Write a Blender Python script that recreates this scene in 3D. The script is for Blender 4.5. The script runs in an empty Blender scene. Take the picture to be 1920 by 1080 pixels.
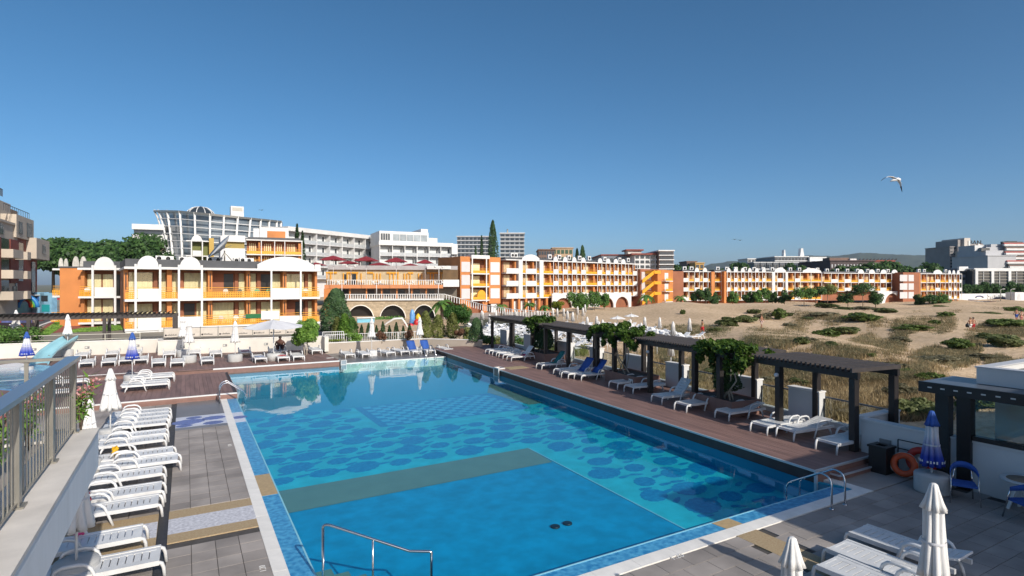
import bpy, math, random
from mathutils import Vector, Matrix
PI = math.pi
R_ = random.Random(7)
sc = bpy.context.scene
COL = sc.collection

# ------------------------------------------------------------ camera, sky, sun, exposure
YAW = math.radians(29.84)
CAM_H = 5.45
cam_d = bpy.data.cameras.new('camera'); cam = bpy.data.objects.new('camera', cam_d); COL.objects.link(cam)
cam_d.sensor_width = 36.0; cam_d.lens = 1067 / 1920 * 36; cam_d.shift_y = -7 / 1920
cam_d.clip_start = 0.1; cam_d.clip_end = 20000
cam.location = (0, 0, CAM_H); cam.rotation_euler = (PI / 2, 0, -YAW)
sc.camera = cam

SUN = Vector((0.17, -1.75, 1.0)).normalized()            # towards the sun
world = bpy.data.worlds.new('World'); sc.world = world; world.use_nodes = True
wn = world.node_tree.nodes; wl = world.node_tree.links
bg = wn['Background']; sky = wn.new('ShaderNodeTexSky'); sky.sky_type = 'NISHITA'; sky.sun_disc = False
sky.sun_elevation = math.asin(SUN.z); sky.sun_rotation = math.atan2(SUN.x, SUN.y)
sky.altitude = 0; sky.air_density = 0.6; sky.dust_density = 1.8; sky.ozone_density = 3.0
hsv = wn.new('ShaderNodeHueSaturation'); hsv.inputs['Saturation'].default_value = 1.2; hsv.inputs['Hue'].default_value = 0.489
wl.new(sky.outputs[0], hsv.inputs['Color']); wl.new(hsv.outputs[0], bg.inputs[0]); bg.inputs[1].default_value = 0.15
sun_d = bpy.data.lights.new('sun', 'SUN'); sun_d.energy = 4.8; sun_d.angle = math.radians(0.5); sun_d.color = (1.0, 0.93, 0.82)
sun_o = bpy.data.objects.new('sun', sun_d); COL.objects.link(sun_o)
sun_o.rotation_euler = (-SUN).to_track_quat('-Z', 'Y').to_euler(); sun_o.location = (0, -20, 40)
vs = sc.view_settings; vs.view_transform = 'Standard'; vs.look = 'None'; vs.exposure = -0.1; vs.gamma = 1.0
sc.cycles.max_bounces = 6; sc.cycles.transparent_max_bounces = 12; sc.cycles.caustics_reflective = False; sc.cycles.caustics_refractive = False

# ------------------------------------------------------------ helpers
Fv = Vector((math.sin(YAW), math.cos(YAW), 0)); Rv = Vector((math.cos(YAW), -math.sin(YAW), 0))
def ray(px): return Fv + Rv * ((px - 960) / 1067)
def gnd(px, py, z=0.0):                                  # survey point: where a sight line meets the level z
    return ray(px) * ((CAM_H - z) * 1067 / (py - 533)) + Vector((0, 0, z))
def far(px, py, t):                                      # survey point at distance t
    p = ray(px) * t; p.z = CAM_H + (533 - py) / 1067 * t; return p
def hz(py, t): return CAM_H + (533 - py) / 1067 * t

MATS = {}
def _nodes(m):
    m.use_nodes = True; nt = m.node_tree; return nt, nt.nodes, nt.links, nt.nodes['Principled BSDF']
def mat(name, col, rough=0.6, var=0.0, scale=3.0, col2=None, bump=0.0, bscale=40.0, metal=0.0, spec=0.5, stretch=(1, 1, 1), detail=4.0, coords='Object', emit=0):
    if name in MATS: return MATS[name]
    m = bpy.data.materials.new(name); nt, N, L, b = _nodes(m)
    b.inputs['Base Color'].default_value = (*col, 1); b.inputs['Roughness'].default_value = rough
    b.inputs['Metallic'].default_value = metal; b.inputs['Specular IOR Level'].default_value = spec
    if var or col2 or bump:
        tc = N.new('ShaderNodeTexCoord'); mp = N.new('ShaderNodeMapping'); mp.inputs['Scale'].default_value = stretch
        if coords == 'World': L.new(N.new('ShaderNodeNewGeometry').outputs['Position'], mp.inputs[0])
        else: L.new(tc.outputs[coords], mp.inputs[0])
    if var or col2:
        nz = N.new('ShaderNodeTexNoise'); nz.inputs['Scale'].default_value = scale; nz.inputs['Detail'].default_value = detail
        L.new(mp.outputs[0], nz.inputs[0])
        cr = N.new('ShaderNodeValToRGB'); cr.color_ramp.elements[0].position = 0.32; cr.color_ramp.elements[1].position = 0.68
        c1 = [max(0, c * (1 - var)) for c in col]; c2 = col2 or [min(1, c * (1 + var)) for c in col]
        cr.color_ramp.elements[0].color = (*c1, 1); cr.color_ramp.elements[1].color = (*c2, 1)
        L.new(nz.outputs[0], cr.inputs[0])
        oi = N.new('ShaderNodeObjectInfo'); hs = N.new('ShaderNodeHueSaturation')
        mr = N.new('ShaderNodeMapRange'); mr.inputs[3].default_value = 1 - var * 0.5; mr.inputs[4].default_value = 1 + var * 0.5
        L.new(oi.outputs['Random'], mr.inputs[0]); L.new(mr.outputs[0], hs.inputs['Value']); L.new(cr.outputs[0], hs.inputs['Color'])
        L.new(hs.outputs[0], b.inputs['Base Color'])
    if bump:
        n2 = N.new('ShaderNodeTexNoise'); n2.inputs['Scale'].default_value = bscale; n2.inputs['Detail'].default_value = 5
        bp = N.new('ShaderNodeBump'); bp.inputs['Strength'].default_value = bump; bp.inputs['Distance'].default_value = 0.02
        L.new(mp.outputs[0], n2.inputs[0]); L.new(n2.outputs[0], bp.inputs['Height']); L.new(bp.outputs[0], b.inputs['Normal'])
    MATS[name] = m; return m
def leafmat(name, c1, c2, trans=0.35, scale=0.9):
    m = bpy.data.materials.new(name); nt, N, L, b = _nodes(m)
    tc = N.new('ShaderNodeTexCoord'); nz = N.new('ShaderNodeTexNoise'); nz.inputs['Scale'].default_value = scale; nz.inputs['Detail'].default_value = 6
    cr = N.new('ShaderNodeValToRGB'); cr.color_ramp.elements[0].position = 0.35; cr.color_ramp.elements[1].position = 0.65
    cr.color_ramp.elements[0].color = (*c1, 1); cr.color_ramp.elements[1].color = (*c2, 1)
    geo = N.new('ShaderNodeNewGeometry'); mr = N.new('ShaderNodeMapRange'); mr.inputs[3].default_value = -.22; mr.inputs[4].default_value = .22; L.new(geo.outputs['Random Per Island'], mr.inputs[0])
    ad = N.new('ShaderNodeMath'); ad.operation = 'ADD'; L.new(tc.outputs['Object'], nz.inputs[0]); L.new(nz.outputs[0], ad.inputs[0]); L.new(mr.outputs[0], ad.inputs[1]); L.new(ad.outputs[0], cr.inputs[0]); L.new(cr.outputs[0], b.inputs['Base Color'])
    b.inputs['Roughness'].default_value = 0.55; b.inputs['Specular IOR Level'].default_value = 0.3
    tr = N.new('ShaderNodeBsdfTranslucent'); L.new(cr.outputs[0], tr.inputs[0]); mx = N.new('ShaderNodeMixShader'); mx.inputs[0].default_value = trans
    L.new(b.outputs[0], mx.inputs[1]); L.new(tr.outputs[0], mx.inputs[2]); L.new(mx.outputs[0], N['Material Output'].inputs[0])
    MATS[name] = m; return m
def glassmat(name, tint=(0.9, 0.95, 0.95), gloss=1.0, rough=0.02, ior=1.5, bumps=None):
    m = bpy.data.materials.new(name); nt, N, L, b = _nodes(m); N.remove(b)
    t = N.new('ShaderNodeBsdfTransparent'); t.inputs[0].default_value = (*tint, 1)
    g = N.new('ShaderNodeBsdfGlossy'); g.inputs['Roughness'].default_value = rough
    # Schlick reflectance from |N.I|, the same from both sides so that sunlight passes through
    mx = N.new('ShaderNodeMixShader'); geo = N.new('ShaderNodeNewGeometry'); dt = N.new('ShaderNodeVectorMath'); dt.operation = 'DOT_PRODUCT'
    L.new(geo.outputs['Normal'], dt.inputs[0]); L.new(geo.outputs['Incoming'], dt.inputs[1])
    def mth(op, a_, b_=None, clamp=False):
        n_ = N.new('ShaderNodeMath'); n_.operation = op; n_.use_clamp = clamp
        for k_, v_ in enumerate((a_, b_)):
            if v_ is None: continue
            if isinstance(v_, (int, float)): n_.inputs[k_].default_value = v_
            else: L.new(v_, n_.inputs[k_])
        return n_.outputs[0]
    f0 = ((ior - 1) / (ior + 1)) ** 2
    fac = mth('ADD', mth('MULTIPLY', mth('POWER', mth('SUBTRACT', 1.0, mth('ABSOLUTE', dt.outputs['Value']), True), 5.0), 1 - f0), f0)
    if gloss != 1.0:
        fac = mth('MULTIPLY', fac, gloss, True)
    L.new(fac, mx.inputs[0]); L.new(t.outputs[0], mx.inputs[1]); L.new(g.outputs[0], mx.inputs[2]); L.new(mx.outputs[0], N['Material Output'].inputs[0])
    if bumps:
        tc = N.new('ShaderNodeTexCoord'); mp = N.new('ShaderNodeMapping'); mp.inputs['Scale'].default_value = bumps[2]
        nz = N.new('ShaderNodeTexNoise'); nz.inputs['Scale'].default_value = bumps[0]; nz.inputs['Detail'].default_value = 3
        bp = N.new('ShaderNodeBump'); bp.inputs['Strength'].default_value = bumps[1]; bp.inputs['Distance'].default_value = 0.02
        L.new(tc.outputs['Object'], mp.inputs[0]); L.new(mp.outputs[0], nz.inputs[0]); L.new(nz.outputs[0], bp.inputs['Height'])
        L.new(bp.outputs[0], g.inputs['Normal']); L.new(bp.outputs[0], dt.inputs[0])
    MATS[name] = m; return m

class MB:
    """collects shapes for one mesh"""
    def __init__(s): s.v = []; s.f = []; s.sm = []
    def add(s, vs, fs, smooth=False):
        o = len(s.v); s.v += [tuple(v) for v in vs]; s.f += [tuple(i + o for i in f) for f in fs]; s.sm += [smooth] * len(fs); return s
    def box(s, x0, x1, y0, y1, z0, z1):
        vs = [(x0, y0, z0), (x1, y0, z0), (x1, y1, z0), (x0, y1, z0), (x0, y0, z1), (x1, y0, z1), (x1, y1, z1), (x0, y1, z1)]
        return s.add(vs, [(0, 3, 2, 1), (4, 5, 6, 7), (0, 1, 5, 4), (1, 2, 6, 5), (2, 3, 7, 6), (3, 0, 4, 7)])
    def prism(s, pts, z0, z1):                            # polygon in plan (ccw) extruded in z
        n = len(pts); vs = [(p[0], p[1], z0) for p in pts] + [(p[0], p[1], z1) for p in pts]
        return s.add(vs, [tuple(range(n))[::-1], tuple(range(n, 2 * n))] + [(i, (i + 1) % n, n + (i + 1) % n, n + i) for i in range(n)])
    def plate(s, pts, y0, y1):                            # outline in x-z extruded along y
        n = len(pts); vs = [(p[0], y0, p[1]) for p in pts] + [(p[0], y1, p[1]) for p in pts]
        return s.add(vs, [tuple(range(n)), tuple(range(n, 2 * n))[::-1]] + [(i, n + i, n + (i + 1) % n, (i + 1) % n) for i in range(n)])
    def sheet(s, pts, z=None):
        return s.add([(p[0], p[1], p[2] if z is None else z) for p in pts], [tuple(range(len(pts)))])
    def beam(s, a, b, w, h=None):                         # rectangular bar between two points
        a = Vector(a); b = Vector(b); h = h or w; d = (b - a).normalized()
        up = Vector((0, 0, 1)) if abs(d.z) < 0.95 else Vector((0, 1, 0))
        r = d.cross(up).normalized() * (w / 2); u = r.cross(d).normalized() * (h / 2)
        vs = [a - r - u, a + r - u, a + r + u, a - r + u, b - r - u, b + r - u, b + r + u, b - r + u]
        return s.add(vs, [(0, 1, 2, 3), (7, 6, 5, 4), (0, 4, 5, 1), (1, 5, 6, 2), (2, 6, 7, 3), (3, 7, 4, 0)])
    def tube(s, pts, r, n=8, caps=True):
        pts = [Vector(p) for p in pts]; rs = r if isinstance(r, (list, tuple)) else [r] * len(pts); vs = []; fs = []; prev = None
        for i, p in enumerate(pts):
            d = (pts[min(i + 1, len(pts) - 1)] - pts[max(i - 1, 0)]).normalized()
            if prev is None:
                prev = d.cross(Vector((0, 0, 1)) if abs(d.z) < 0.9 else Vector((1, 0, 0))).normalized()
            u = (prev - d * prev.dot(d)).normalized(); w = d.cross(u); prev = u
            for k in range(n):
                a = 2 * PI * k / n; vs.append(p + (u * math.cos(a) + w * math.sin(a)) * rs[i])
        for i in range(len(pts) - 1):
            for k in range(n): fs.append((i * n + k, i * n + (k + 1) % n, (i + 1) * n + (k + 1) % n, (i + 1) * n + k))
        if caps: fs += [tuple(range(n))[::-1], tuple(range((len(pts) - 1) * n, len(pts) * n))]
        return s.add(vs, fs, True)
    def lathe(s, prof, n=16, c=(0, 0), fold=0, famp=0.0, caps=True):   # (r, z) profile round a vertical axis
        vs = []; fs = []
        for j, pr in enumerate(prof):
            r, z = pr[0], pr[1]; fa = pr[2] if len(pr) > 2 else famp
            for k in range(n):
                a = 2 * PI * k / n; rr = r * (1 + fa * math.cos(fold * a)) if fold else r
                vs.append((c[0] + rr * math.cos(a), c[1] + rr * math.sin(a), z))
        for j in range(len(prof) - 1):
            for k in range(n): fs.append((j * n + k, j * n + (k + 1) % n, (j + 1) * n + (k + 1) % n, (j + 1) * n + k))
        if caps: fs += [tuple(range(n))[::-1], tuple(range((len(prof) - 1) * n, len(prof) * n))]
        return s.add(vs, fs, True)
    def mesh(s, name, m=None):
        me = bpy.data.meshes.new(name); me.from_pydata(s.v, [], s.f)
        if any(s.sm): me.polygons.foreach_set('use_smooth', s.sm)
        if m: me.materials.append(m)
        me.update(); return me
    def build(s, name, m, parent=None, loc=(0, 0, 0), rz=0.0):
        return put(name, s.mesh(name, m), parent, loc, rz)
def put(name, me, parent=None, loc=(0, 0, 0), rz=0.0):
    o = bpy.data.objects.new(name, me); COL.objects.link(o); o.location = loc
    if rz: o.rotation_euler = (0, 0, rz)
    if parent: o.parent = parent
    return o
def tag(o, label=None, cat=None, group=None, kind=None):
    if label: o['label'] = label
    if cat: o['category'] = cat
    if group: o['group'] = group
    if kind: o['kind'] = kind
    return o
def thing(name, label, cat, loc=(0, 0, 0), rz=0.0, group=None):
    o = bpy.data.objects.new(name, None); COL.objects.link(o); o.location = loc; o.rotation_euler = (0, 0, rz); o.empty_display_size = 0.2
    return tag(o, label, cat, group)
def struct(name, mb, m, parent=None):
    o = mb.build(name, m, parent)
    if not parent: o['kind'] = 'structure'
    return o
def dup(root, loc, rz, label=None, group=None, scale=None, skip=()):
    r = root.copy(); COL.objects.link(r); r.location = loc; r.rotation_euler = (0, 0, rz)
    if scale: r.scale = scale
    if label: r['label'] = label
    if group: r['group'] = group
    for ch in root.children:
        if ch.name.split('.')[0] in skip: continue
        c = ch.copy(); COL.objects.link(c); c.parent = r
        for g in ch.children:
            d = g.copy(); COL.objects.link(d); d.parent = c
    return r
def kill(root):
    for ch in list(root.children): kill(ch)
    bpy.data.objects.remove(root)
ORD = ['first', 'second', 'third', 'fourth', 'fifth', 'sixth', 'seventh', 'eighth', 'ninth', 'tenth', 'eleventh', 'twelfth', 'thirteenth', 'fourteenth', 'fifteenth', 'sixteenth', 'seventeenth', 'eighteenth', 'nineteenth', 'twentieth', 'twenty-first', 'twenty-second', 'twenty-third', 'twenty-fourth', 'twenty-fifth', 'twenty-sixth', 'twenty-seventh', 'twenty-eighth', 'twenty-ninth', 'thirtieth']

# ------------------------------------------------------------ materials
WHITE = mat('white_plastic', (0.66, 0.66, 0.655), 0.38, 0.09, 3, coords='World', detail=7)
PAINTW = mat('white_paint', (0.66, 0.655, 0.64), 0.6, 0.07, 0.5, bump=0.05, coords='World', detail=8)
WALLW = mat('cream_render', (0.68, 0.64, 0.57), 0.75, 0.10, 0.6, bump=0.08, bscale=25, detail=8)
CLOTH = mat('white_canvas', (0.70, 0.69, 0.67), 0.85, 0.10, 2.5, bump=0.35, bscale=9, stretch=(1, 1, .5), detail=6)
CLOTHG = mat('grey_canvas', (0.62, 0.62, 0.64), 0.85, 0.05, 5)
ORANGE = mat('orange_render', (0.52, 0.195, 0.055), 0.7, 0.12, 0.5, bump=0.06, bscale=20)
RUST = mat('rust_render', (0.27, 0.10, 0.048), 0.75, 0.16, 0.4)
YELLOW = mat('yellow_orange_paint', (0.74, 0.34, 0.022), 0.5, 0.06, 3)
CURT = mat('cream_curtain', (0.86, 0.74, 0.44), 0.85, 0.1, 2.2, stretch=(3, 1, 0.4))
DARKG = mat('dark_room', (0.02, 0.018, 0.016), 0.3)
ROOFG = mat('grey_roofing', (0.075, 0.078, 0.085), 0.7, 0.12, 1.5)
BLACKW = mat('dark_timber', (0.018, 0.014, 0.013), 0.5, 0.3, 4, bump=0.15, bscale=30, stretch=(1, 1, 0.15))
WOOD = mat('brown_decking', (0.225, 0.135, 0.115), 0.6, 0.20, 1.3, bump=0.12, bscale=30, stretch=(3, 0.4, 3), coords='World', detail=8)
WOODF = mat('brown_fascia', (0.22, 0.12, 0.095), 0.6, 0.1, 3)
WOODD = mat('dark_fascia', (0.045, 0.035, 0.033), 0.55, 0.15, 3)
PAVE = mat('grey_paver', (0.31, 0.275, 0.25), 0.72, 0.24, 0.9, bump=0.15, bscale=28, coords='World', detail=9)
JOINT = mat('paver_bed', (0.07, 0.063, 0.058), 0.9, 0.2, 5)
COPE = mat('pale_coping', (0.80, 0.77, 0.72), 0.6, 0.07, 3, bump=0.08)
STEEL = mat('stainless_steel', (0.62, 0.62, 0.63), 0.16, metal=1.0)
GREYM = mat('grey_metal', (0.30, 0.285, 0.25), 0.38, 0.06, 4, metal=0.55)
BLUEM = mat('blue_grey_handrail', (0.33, 0.36, 0.40), 0.3, metal=0.75)
TRIM = mat('aluminium_trim', (0.62, 0.63, 0.64), 0.35, metal=0.5)
CONC = mat('concrete', (0.47, 0.47, 0.46), 0.75, 0.1, 2.5, bump=0.12, bscale=30)
BLACK = mat('black_plastic', (0.012, 0.012, 0.013), 0.4)
BLUEC = mat('blue_fabric', (0.025, 0.09, 0.35), 0.75, 0.1, 6)
REDC = mat('red_fabric', (0.5, 0.02, 0.03), 0.8, 0.1, 6)
MAROON = mat('maroon_canvas', (0.24, 0.022, 0.03), 0.85, 0.12, 3)
STONE = mat('sandstone', (0.40, 0.32, 0.22), 0.85, 0.25, 1.2, bump=0.3, bscale=6)
BARK = mat('bark', (0.15, 0.11, 0.08), 0.9, 0.3, 6, bump=0.4, bscale=20)
BARKP = mat('pale_bark', (0.45, 0.40, 0.33), 0.9, 0.2, 6)
SAND = None
LEAF_D = leafmat('dark_foliage', (0.028, 0.066, 0.022), (0.082, 0.166, 0.043))
LEAF_C = leafmat('cypress_foliage', (0.034, 0.070, 0.028), (0.070, 0.130, 0.047), 0.1)
LEAF_M = leafmat('mid_foliage', (0.051, 0.119, 0.026), (0.142, 0.271, 0.057))
LEAF_B = leafmat('bright_foliage', (0.095, 0.201, 0.028), (0.236, 0.402, 0.070), 0.35)
LEAF_Y = leafmat('olive_foliage', (0.142, 0.166, 0.047), (0.284, 0.308, 0.095))
LEAF_S = leafmat('grey_green_foliage', (0.107, 0.142, 0.076), (0.236, 0.271, 0.154))
LEAF_R = leafmat('russet_foliage', (0.123, 0.061, 0.035), (0.245, 0.123, 0.070))
DRY = leafmat('dry_grass', (0.20, 0.145, 0.07), (0.46, 0.35, 0.19), 0.2, 0.15)
DRYG = leafmat('green_grey_grass', (0.10, 0.105, 0.05), (0.27, 0.23, 0.13), 0.2, 0.2)
GLASS = glassmat('clear_glass', (0.86, 0.9, 0.88))
WINGLASS = glassmat('window_glass', (0.96, 0.97, 0.96), 1.2)
DARKWIN = mat('dark_window', (0.035, 0.045, 0.055), 0.12, spec=0.8)
SKIN = mat('tanned_skin', (0.36, 0.17, 0.10), 0.55, 0.05, 5)
SKIND = mat('dark_tan_skin', (0.105, 0.045, 0.03), 0.5, 0.1, 6)
# ------------------------------------------------------------ ground sheets
def sandmat():
    m = bpy.data.materials.new('dune_sand'); nt, N, L, b = _nodes(m)
    tc = N.new('ShaderNodeTexCoord')
    def noise(s, d): 
        n = N.new('ShaderNodeTexNoise'); n.inputs['Scale'].default_value = s; n.inputs['Detail'].default_value = d; L.new(tc.outputs['Object'], n.inputs[0]); return n
    n1 = noise(0.09, 6); n2 = noise(2.2, 6); n3 = noise(9, 3)
    r1 = N.new('ShaderNodeValToRGB'); r1.color_ramp.elements[0].position = .35; r1.color_ramp.elements[1].position = .62
    r1.color_ramp.elements[0].color = (.60, .44, .285, 1); r1.color_ramp.elements[1].color = (.70, .52, .345, 1)
    r2 = N.new('ShaderNodeValToRGB'); r2.color_ramp.elements[0].position = .36; r2.color_ramp.elements[1].position = .6
    r2.color_ramp.elements[0].color = (.72, .70, .66, 1); r2.color_ramp.elements[1].color = (1, 1, 1, 1)
    mx = N.new('ShaderNodeMixRGB'); mx.blend_type = 'MULTIPLY'; mx.inputs[0].default_value = .8
    L.new(n1.outputs[0], r1.inputs[0]); L.new(n2.outputs[0], r2.inputs[0]); L.new(r1.outputs[0], mx.inputs[1]); L.new(r2.outputs[0], mx.inputs[2]); L.new(mx.outputs[0], b.inputs['Base Color'])
    bp = N.new('ShaderNodeBump'); bp.inputs['Strength'].default_value = .7; bp.inputs['Distance'].default_value = .12
    ad = N.new('ShaderNodeMath'); ad.operation = 'ADD'; L.new(n2.outputs[0], ad.inputs[0]); L.new(n3.outputs[0], ad.inputs[1]); L.new(ad.outputs[0], bp.inputs['Height'])
    L.new(bp.outputs[0], b.inputs['Normal']); b.inputs['Roughness'].default_value = .95; b.inputs['Specular IOR Level'].default_value = .1
    return m
SAND = sandmat()
BASE = mat('dry_ground', (0.20, 0.17, 0.11), 0.95, 0.25, 0.02, col2=(0.13, 0.14, 0.08))
struct('ground', MB().sheet([(-9000, -3000), (9000, -3000), (9000, 12000), (-9000, 12000)], -3.2), BASE)

def rdx(y, a=15.1): return a + 0.0645 * (y - 9.5)          # pool edge of the right deck
def pfx(y): return 17.9 + 0.122 * (y - 10)                 # pergola front row
def pbx(y): return 19.75 + 0.122 * (y - 10)                # pergola back row
def wbx(y): return 20.05 + 0.122 * (y - 10)                # parapet line
def on_line(px, a, b=0.122):
    d = ray(px); t = (a - 10 * b) / (d.x - b * d.y); return d.x * t, d.y * t, t

# dunes
def dune_h(x, y):
    s = math.sin
    h = -0.6 + 0.55 * s(x * .11 + y * .05 + 1) * s(y * .09 - x * .03) + 0.38 * s(x * .23 - y * .17 + 2) + 0.10 * s(x * .71 + 1.3) * s(y * .63) + 0.07 * s(x * 1.3 + y * .9)
    dx = x - wbx(y)
    g = Vector((x, y)).length
    right = max(0, min(1, (x * .8674 - y * .4976 - 6) / 18))       # dunes grow to the right of the beach
    h = -1.0 + (h + 1.0) * (0.12 + 0.88 * right)
    h += 0.9 * right * math.exp(-((g - 118) / 26) ** 2)               # a crest in front of the far wings
    h += 0.55 * right * math.exp(-((g - 62) / 12) ** 2) * (0.6 + .4 * s(x * .2))
    h += 1.0 * math.exp(-((x - 96) / 22) ** 2 - ((y - 84) / 20) ** 2) + .7 * math.exp(-((x - 70) / 14) ** 2 - ((y - 44) / 14) ** 2)
    if dx < 6: h = h * max(0, min(1, dx / 6)) + (-0.5) * (1 - max(0, min(1, dx / 6)))
    return h
nx, ny = 150, 150; vs_ = []; fs_ = []
def gx(i): return 21 + 4 * (i / nx) + 300 * (i / nx) ** 2.2
def gy(j): return -25 + 330 * (j / ny) ** 1.25
for j in range(ny + 1):
    for i in range(nx + 1):
        y = gy(j); x = gx(i) - 21 + max(wbx(y) + .2, 19.2) - (max(0, y - 44) * 1.0 if y > 44 else 0)
        vs_.append((x, y, dune_h(x, y)))
for j in range(ny):
    for i in range(nx): fs_.append((j * (nx + 1) + i, j * (nx + 1) + i + 1, (j + 1) * (nx + 1) + i + 1, (j + 1) * (nx + 1) + i))
mb = MB(); mb.add(vs_, fs_, True); struct('dune_sand', mb, SAND)
struct('garden_ground', MB().prism([(9.3, 46.05), (24, 45), (60, 60), (60, 125), (14, 125), (14, 50)], -1.6, -0.95), mat('garden_soil', (0.10, 0.085, 0.055), 0.95, 0.3, 0.7, col2=(0.06, 0.08, 0.03)))
# raised ground round the orange hotel
struct('upper_terrace', MB().prism([(-60, 52.3), (-1.6, 52.3), (-1.5, 49), (9.3, 47.2), (13.6, 47.2), (13.6, 80), (12, 260), (-160, 260)], -1.6, 0.9), mat('pale_ground', (0.28, 0.25, 0.2), 0.9, 0.15, 0.5))
q = lambda px, py, z=.904: gnd(px, py, z)
def zs(name, pts, z, m): return struct(name, MB().sheet([gnd(a, b, z) for a, b in pts], z), m)
zs('maroon_paving', [(62, 628), (236, 612), (238, 598), (150, 590), (112, 590)], .908, mat('maroon_paving', (0.30, 0.09, 0.065), 0.8, 0.12, 1.0))
zs('asphalt_lane', [(28, 621), (62, 618), (112, 597), (112, 586), (84, 588), (36, 606)], .912, mat('asphalt', (0.09, 0.09, 0.095), 0.85, 0.1, 2))
zs('asphalt_street', [(-60, 640), (28, 612), (84, 588), (112, 580), (60, 572), (-120, 580)], .905, mat('asphalt2', (0.16, 0.16, 0.16), 0.85, 0.1, 2))
zs('kerb_strip', [(66, 612), (100, 600), (112, 597), (113, 599), (80, 609), (70, 614)], .92, COPE)

# ------------------------------------------------------------ pool
POOLB = mat('pool_blue_tile', (0.0, 0.31, 0.48), 0.4, 0.07, 0.25, coords='World', detail=8)
POOLC = mat('pool_cyan_tile', (0.025, 0.46, 0.57), 0.4, 0.14, 1.6, coords='World', detail=9)
POOLF = mat('pool_flower_tile', (0.0, 0.175, 0.41), 0.4, 0.0, 9, col2=(0.012, .29, .52), coords='World', detail=6)
POOLN = mat('pool_near_tile', (0.0, 0.275, 0.50), 0.4, 0.16, 2.2, coords='World', detail=10)
POOLCH = mat('pool_check_tile', (0.06, 0.42, 0.62), 0.4, 0.05, 2)
OLIVE = mat('pool_olive_tile', (0.165, 0.235, 0.20), 0.5, 0.06, 1.5)
TANT = mat('pool_tan_tile', (0.46, 0.33, 0.17), 0.5, 0.10, 12)
SHELFM = mat('pool_shelf_mosaic', (0.02, 0.19, 0.42), 0.35, 0.0, 9, col2=(0.10, 0.40, 0.64), detail=3)
WZ, FZ = -0.035, -0.64
struct('pool_floor', MB().prism([(-12, 37.4), (1.4, 37.4), (1.4, 8.3), (15.9, 8.3), (18, 40.3), (-12, 40.3)], FZ - .3, FZ), POOLB)
pf = bpy.data.objects['pool_floor']
mb = MB()                                                    # pool walls
for a, b in [((1.70, 8.63), (15.42, 8.63)), ((15.42, 8.63), (rdx(9.5) + .01, 9.5)), ((rdx(9.5) + .01, 9.5), (rdx(39.75) + .01, 39.75)), ((rdx(39.75) + .01, 39.75), (9.0, 39.75)), ((9.0, 39.17), (-12, 39.17)), ((1.70, 37.8), (1.70, 8.63))]:
    a = Vector((*a, 0)); b = Vector((*b, 0)); d = (b - a).normalized(); n_ = Vector((d.y, -d.x, 0)) * .12
    mb.add([a + Vector((0, 0, FZ - .1)), b + Vector((0, 0, FZ - .1)), b + n_ + Vector((0, 0, FZ - .1)), a + n_ + Vector((0, 0, FZ - .1)), a + Vector((0, 0, -.02)), b + Vector((0, 0, -.02)), b + n_ + Vector((0, 0, -.02)), a + n_ + Vector((0, 0, -.02))],
           [(0, 3, 2, 1), (4, 5, 6, 7), (0, 1, 5, 4), (1, 2, 6, 5), (2, 3, 7, 6), (3, 0, 4, 7)])
struct('pool_wall', mb, POOLB)
MB().sheet([(1.75, 17.9), (11.0, 18.0), (10.75, 8.7), (15.35, 8.7), (15.1, 9.55), (rdx(28.2), 28.2), (1.75, 28.2)], FZ + .004).build('mosaic_field', POOLC, pf)
MB().sheet([(7.2, 23.75), (14.75, 23.75), (14.95, 28.2), (7.2, 28.2)], FZ + .008).build('checker_border', POOLF, pf)
MB().sheet([(1.75, 16.05), (10.88, 16.2), (11.05, 18.03), (1.75, 17.9)], FZ + .012).build('olive_band', OLIVE, pf)
MB().sheet([(1.75, 8.7), (10.7, 8.7), (10.88, 16.2), (1.75, 16.05)], FZ + .006).build('near_basin_floor', POOLN, pf)
mb = MB(); mb.beam((10.7, 9.0, FZ + .012), (11.03, 18.0, FZ + .012), .05, .02); mb.build('basin_edge', mat('pale_blue_tile', (.25, .55, .66), .5), pf)
MB().sheet([(15.05, 24.5), (15.9, 24.5), (16.2, 31), (14.7, 28.4)], FZ + .014).build('olive_patch', OLIVE, pf)
# checker tiles
cell = .375; tm = MB().box(-cell / 2, cell / 2, -cell / 2, cell / 2, 0, .006).mesh('checker_tile', POOLCH)
for j in range(11):
    for i in range(18):
        if (i + j) % 2 == 0: put('checker_tile', tm, pf, (7.75 + i * cell, 27.85 - j * cell, FZ + .0085))
# mosaic flowers: scalloped rosettes and leaves, laid in a repeating print
def rosette(r, n, k):
    pts = []
    for i in range(n):
        a = 2 * PI * i / n; rr = r * (1 + .10 * abs(math.sin(k * a / 2)) - .05 + .05 * math.sin(2 * a + r)); pts.append((rr * math.cos(a) * 1.12, rr * math.sin(a) * .92))
    return MB().prism(pts, 0, .004).mesh('mosaic_flower', POOLF)
fl = [rosette(.52, 44, 16), rosette(.42, 36, 14), rosette(.36, 36, 12)]
lf = MB().prism([(.24 * math.cos(a) + .05 * math.cos(2 * a), .09 * math.sin(a)) for a in [2 * PI * i / 12 for i in range(12)]], 0, .004).mesh('mosaic_leaf', POOLF)
nfl = 0
def in_field(x, y):
    if y > 27.9 or y < 9.6: return False
    if y < 18.6: return 11.7 < x < rdx(y) - .3
    if 23.3 < y and 6.7 < x < 15.2: return False
    return 2.3 < x < rdx(y) - .3
rows = int((28 - 9) / 1.12) + 1
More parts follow.
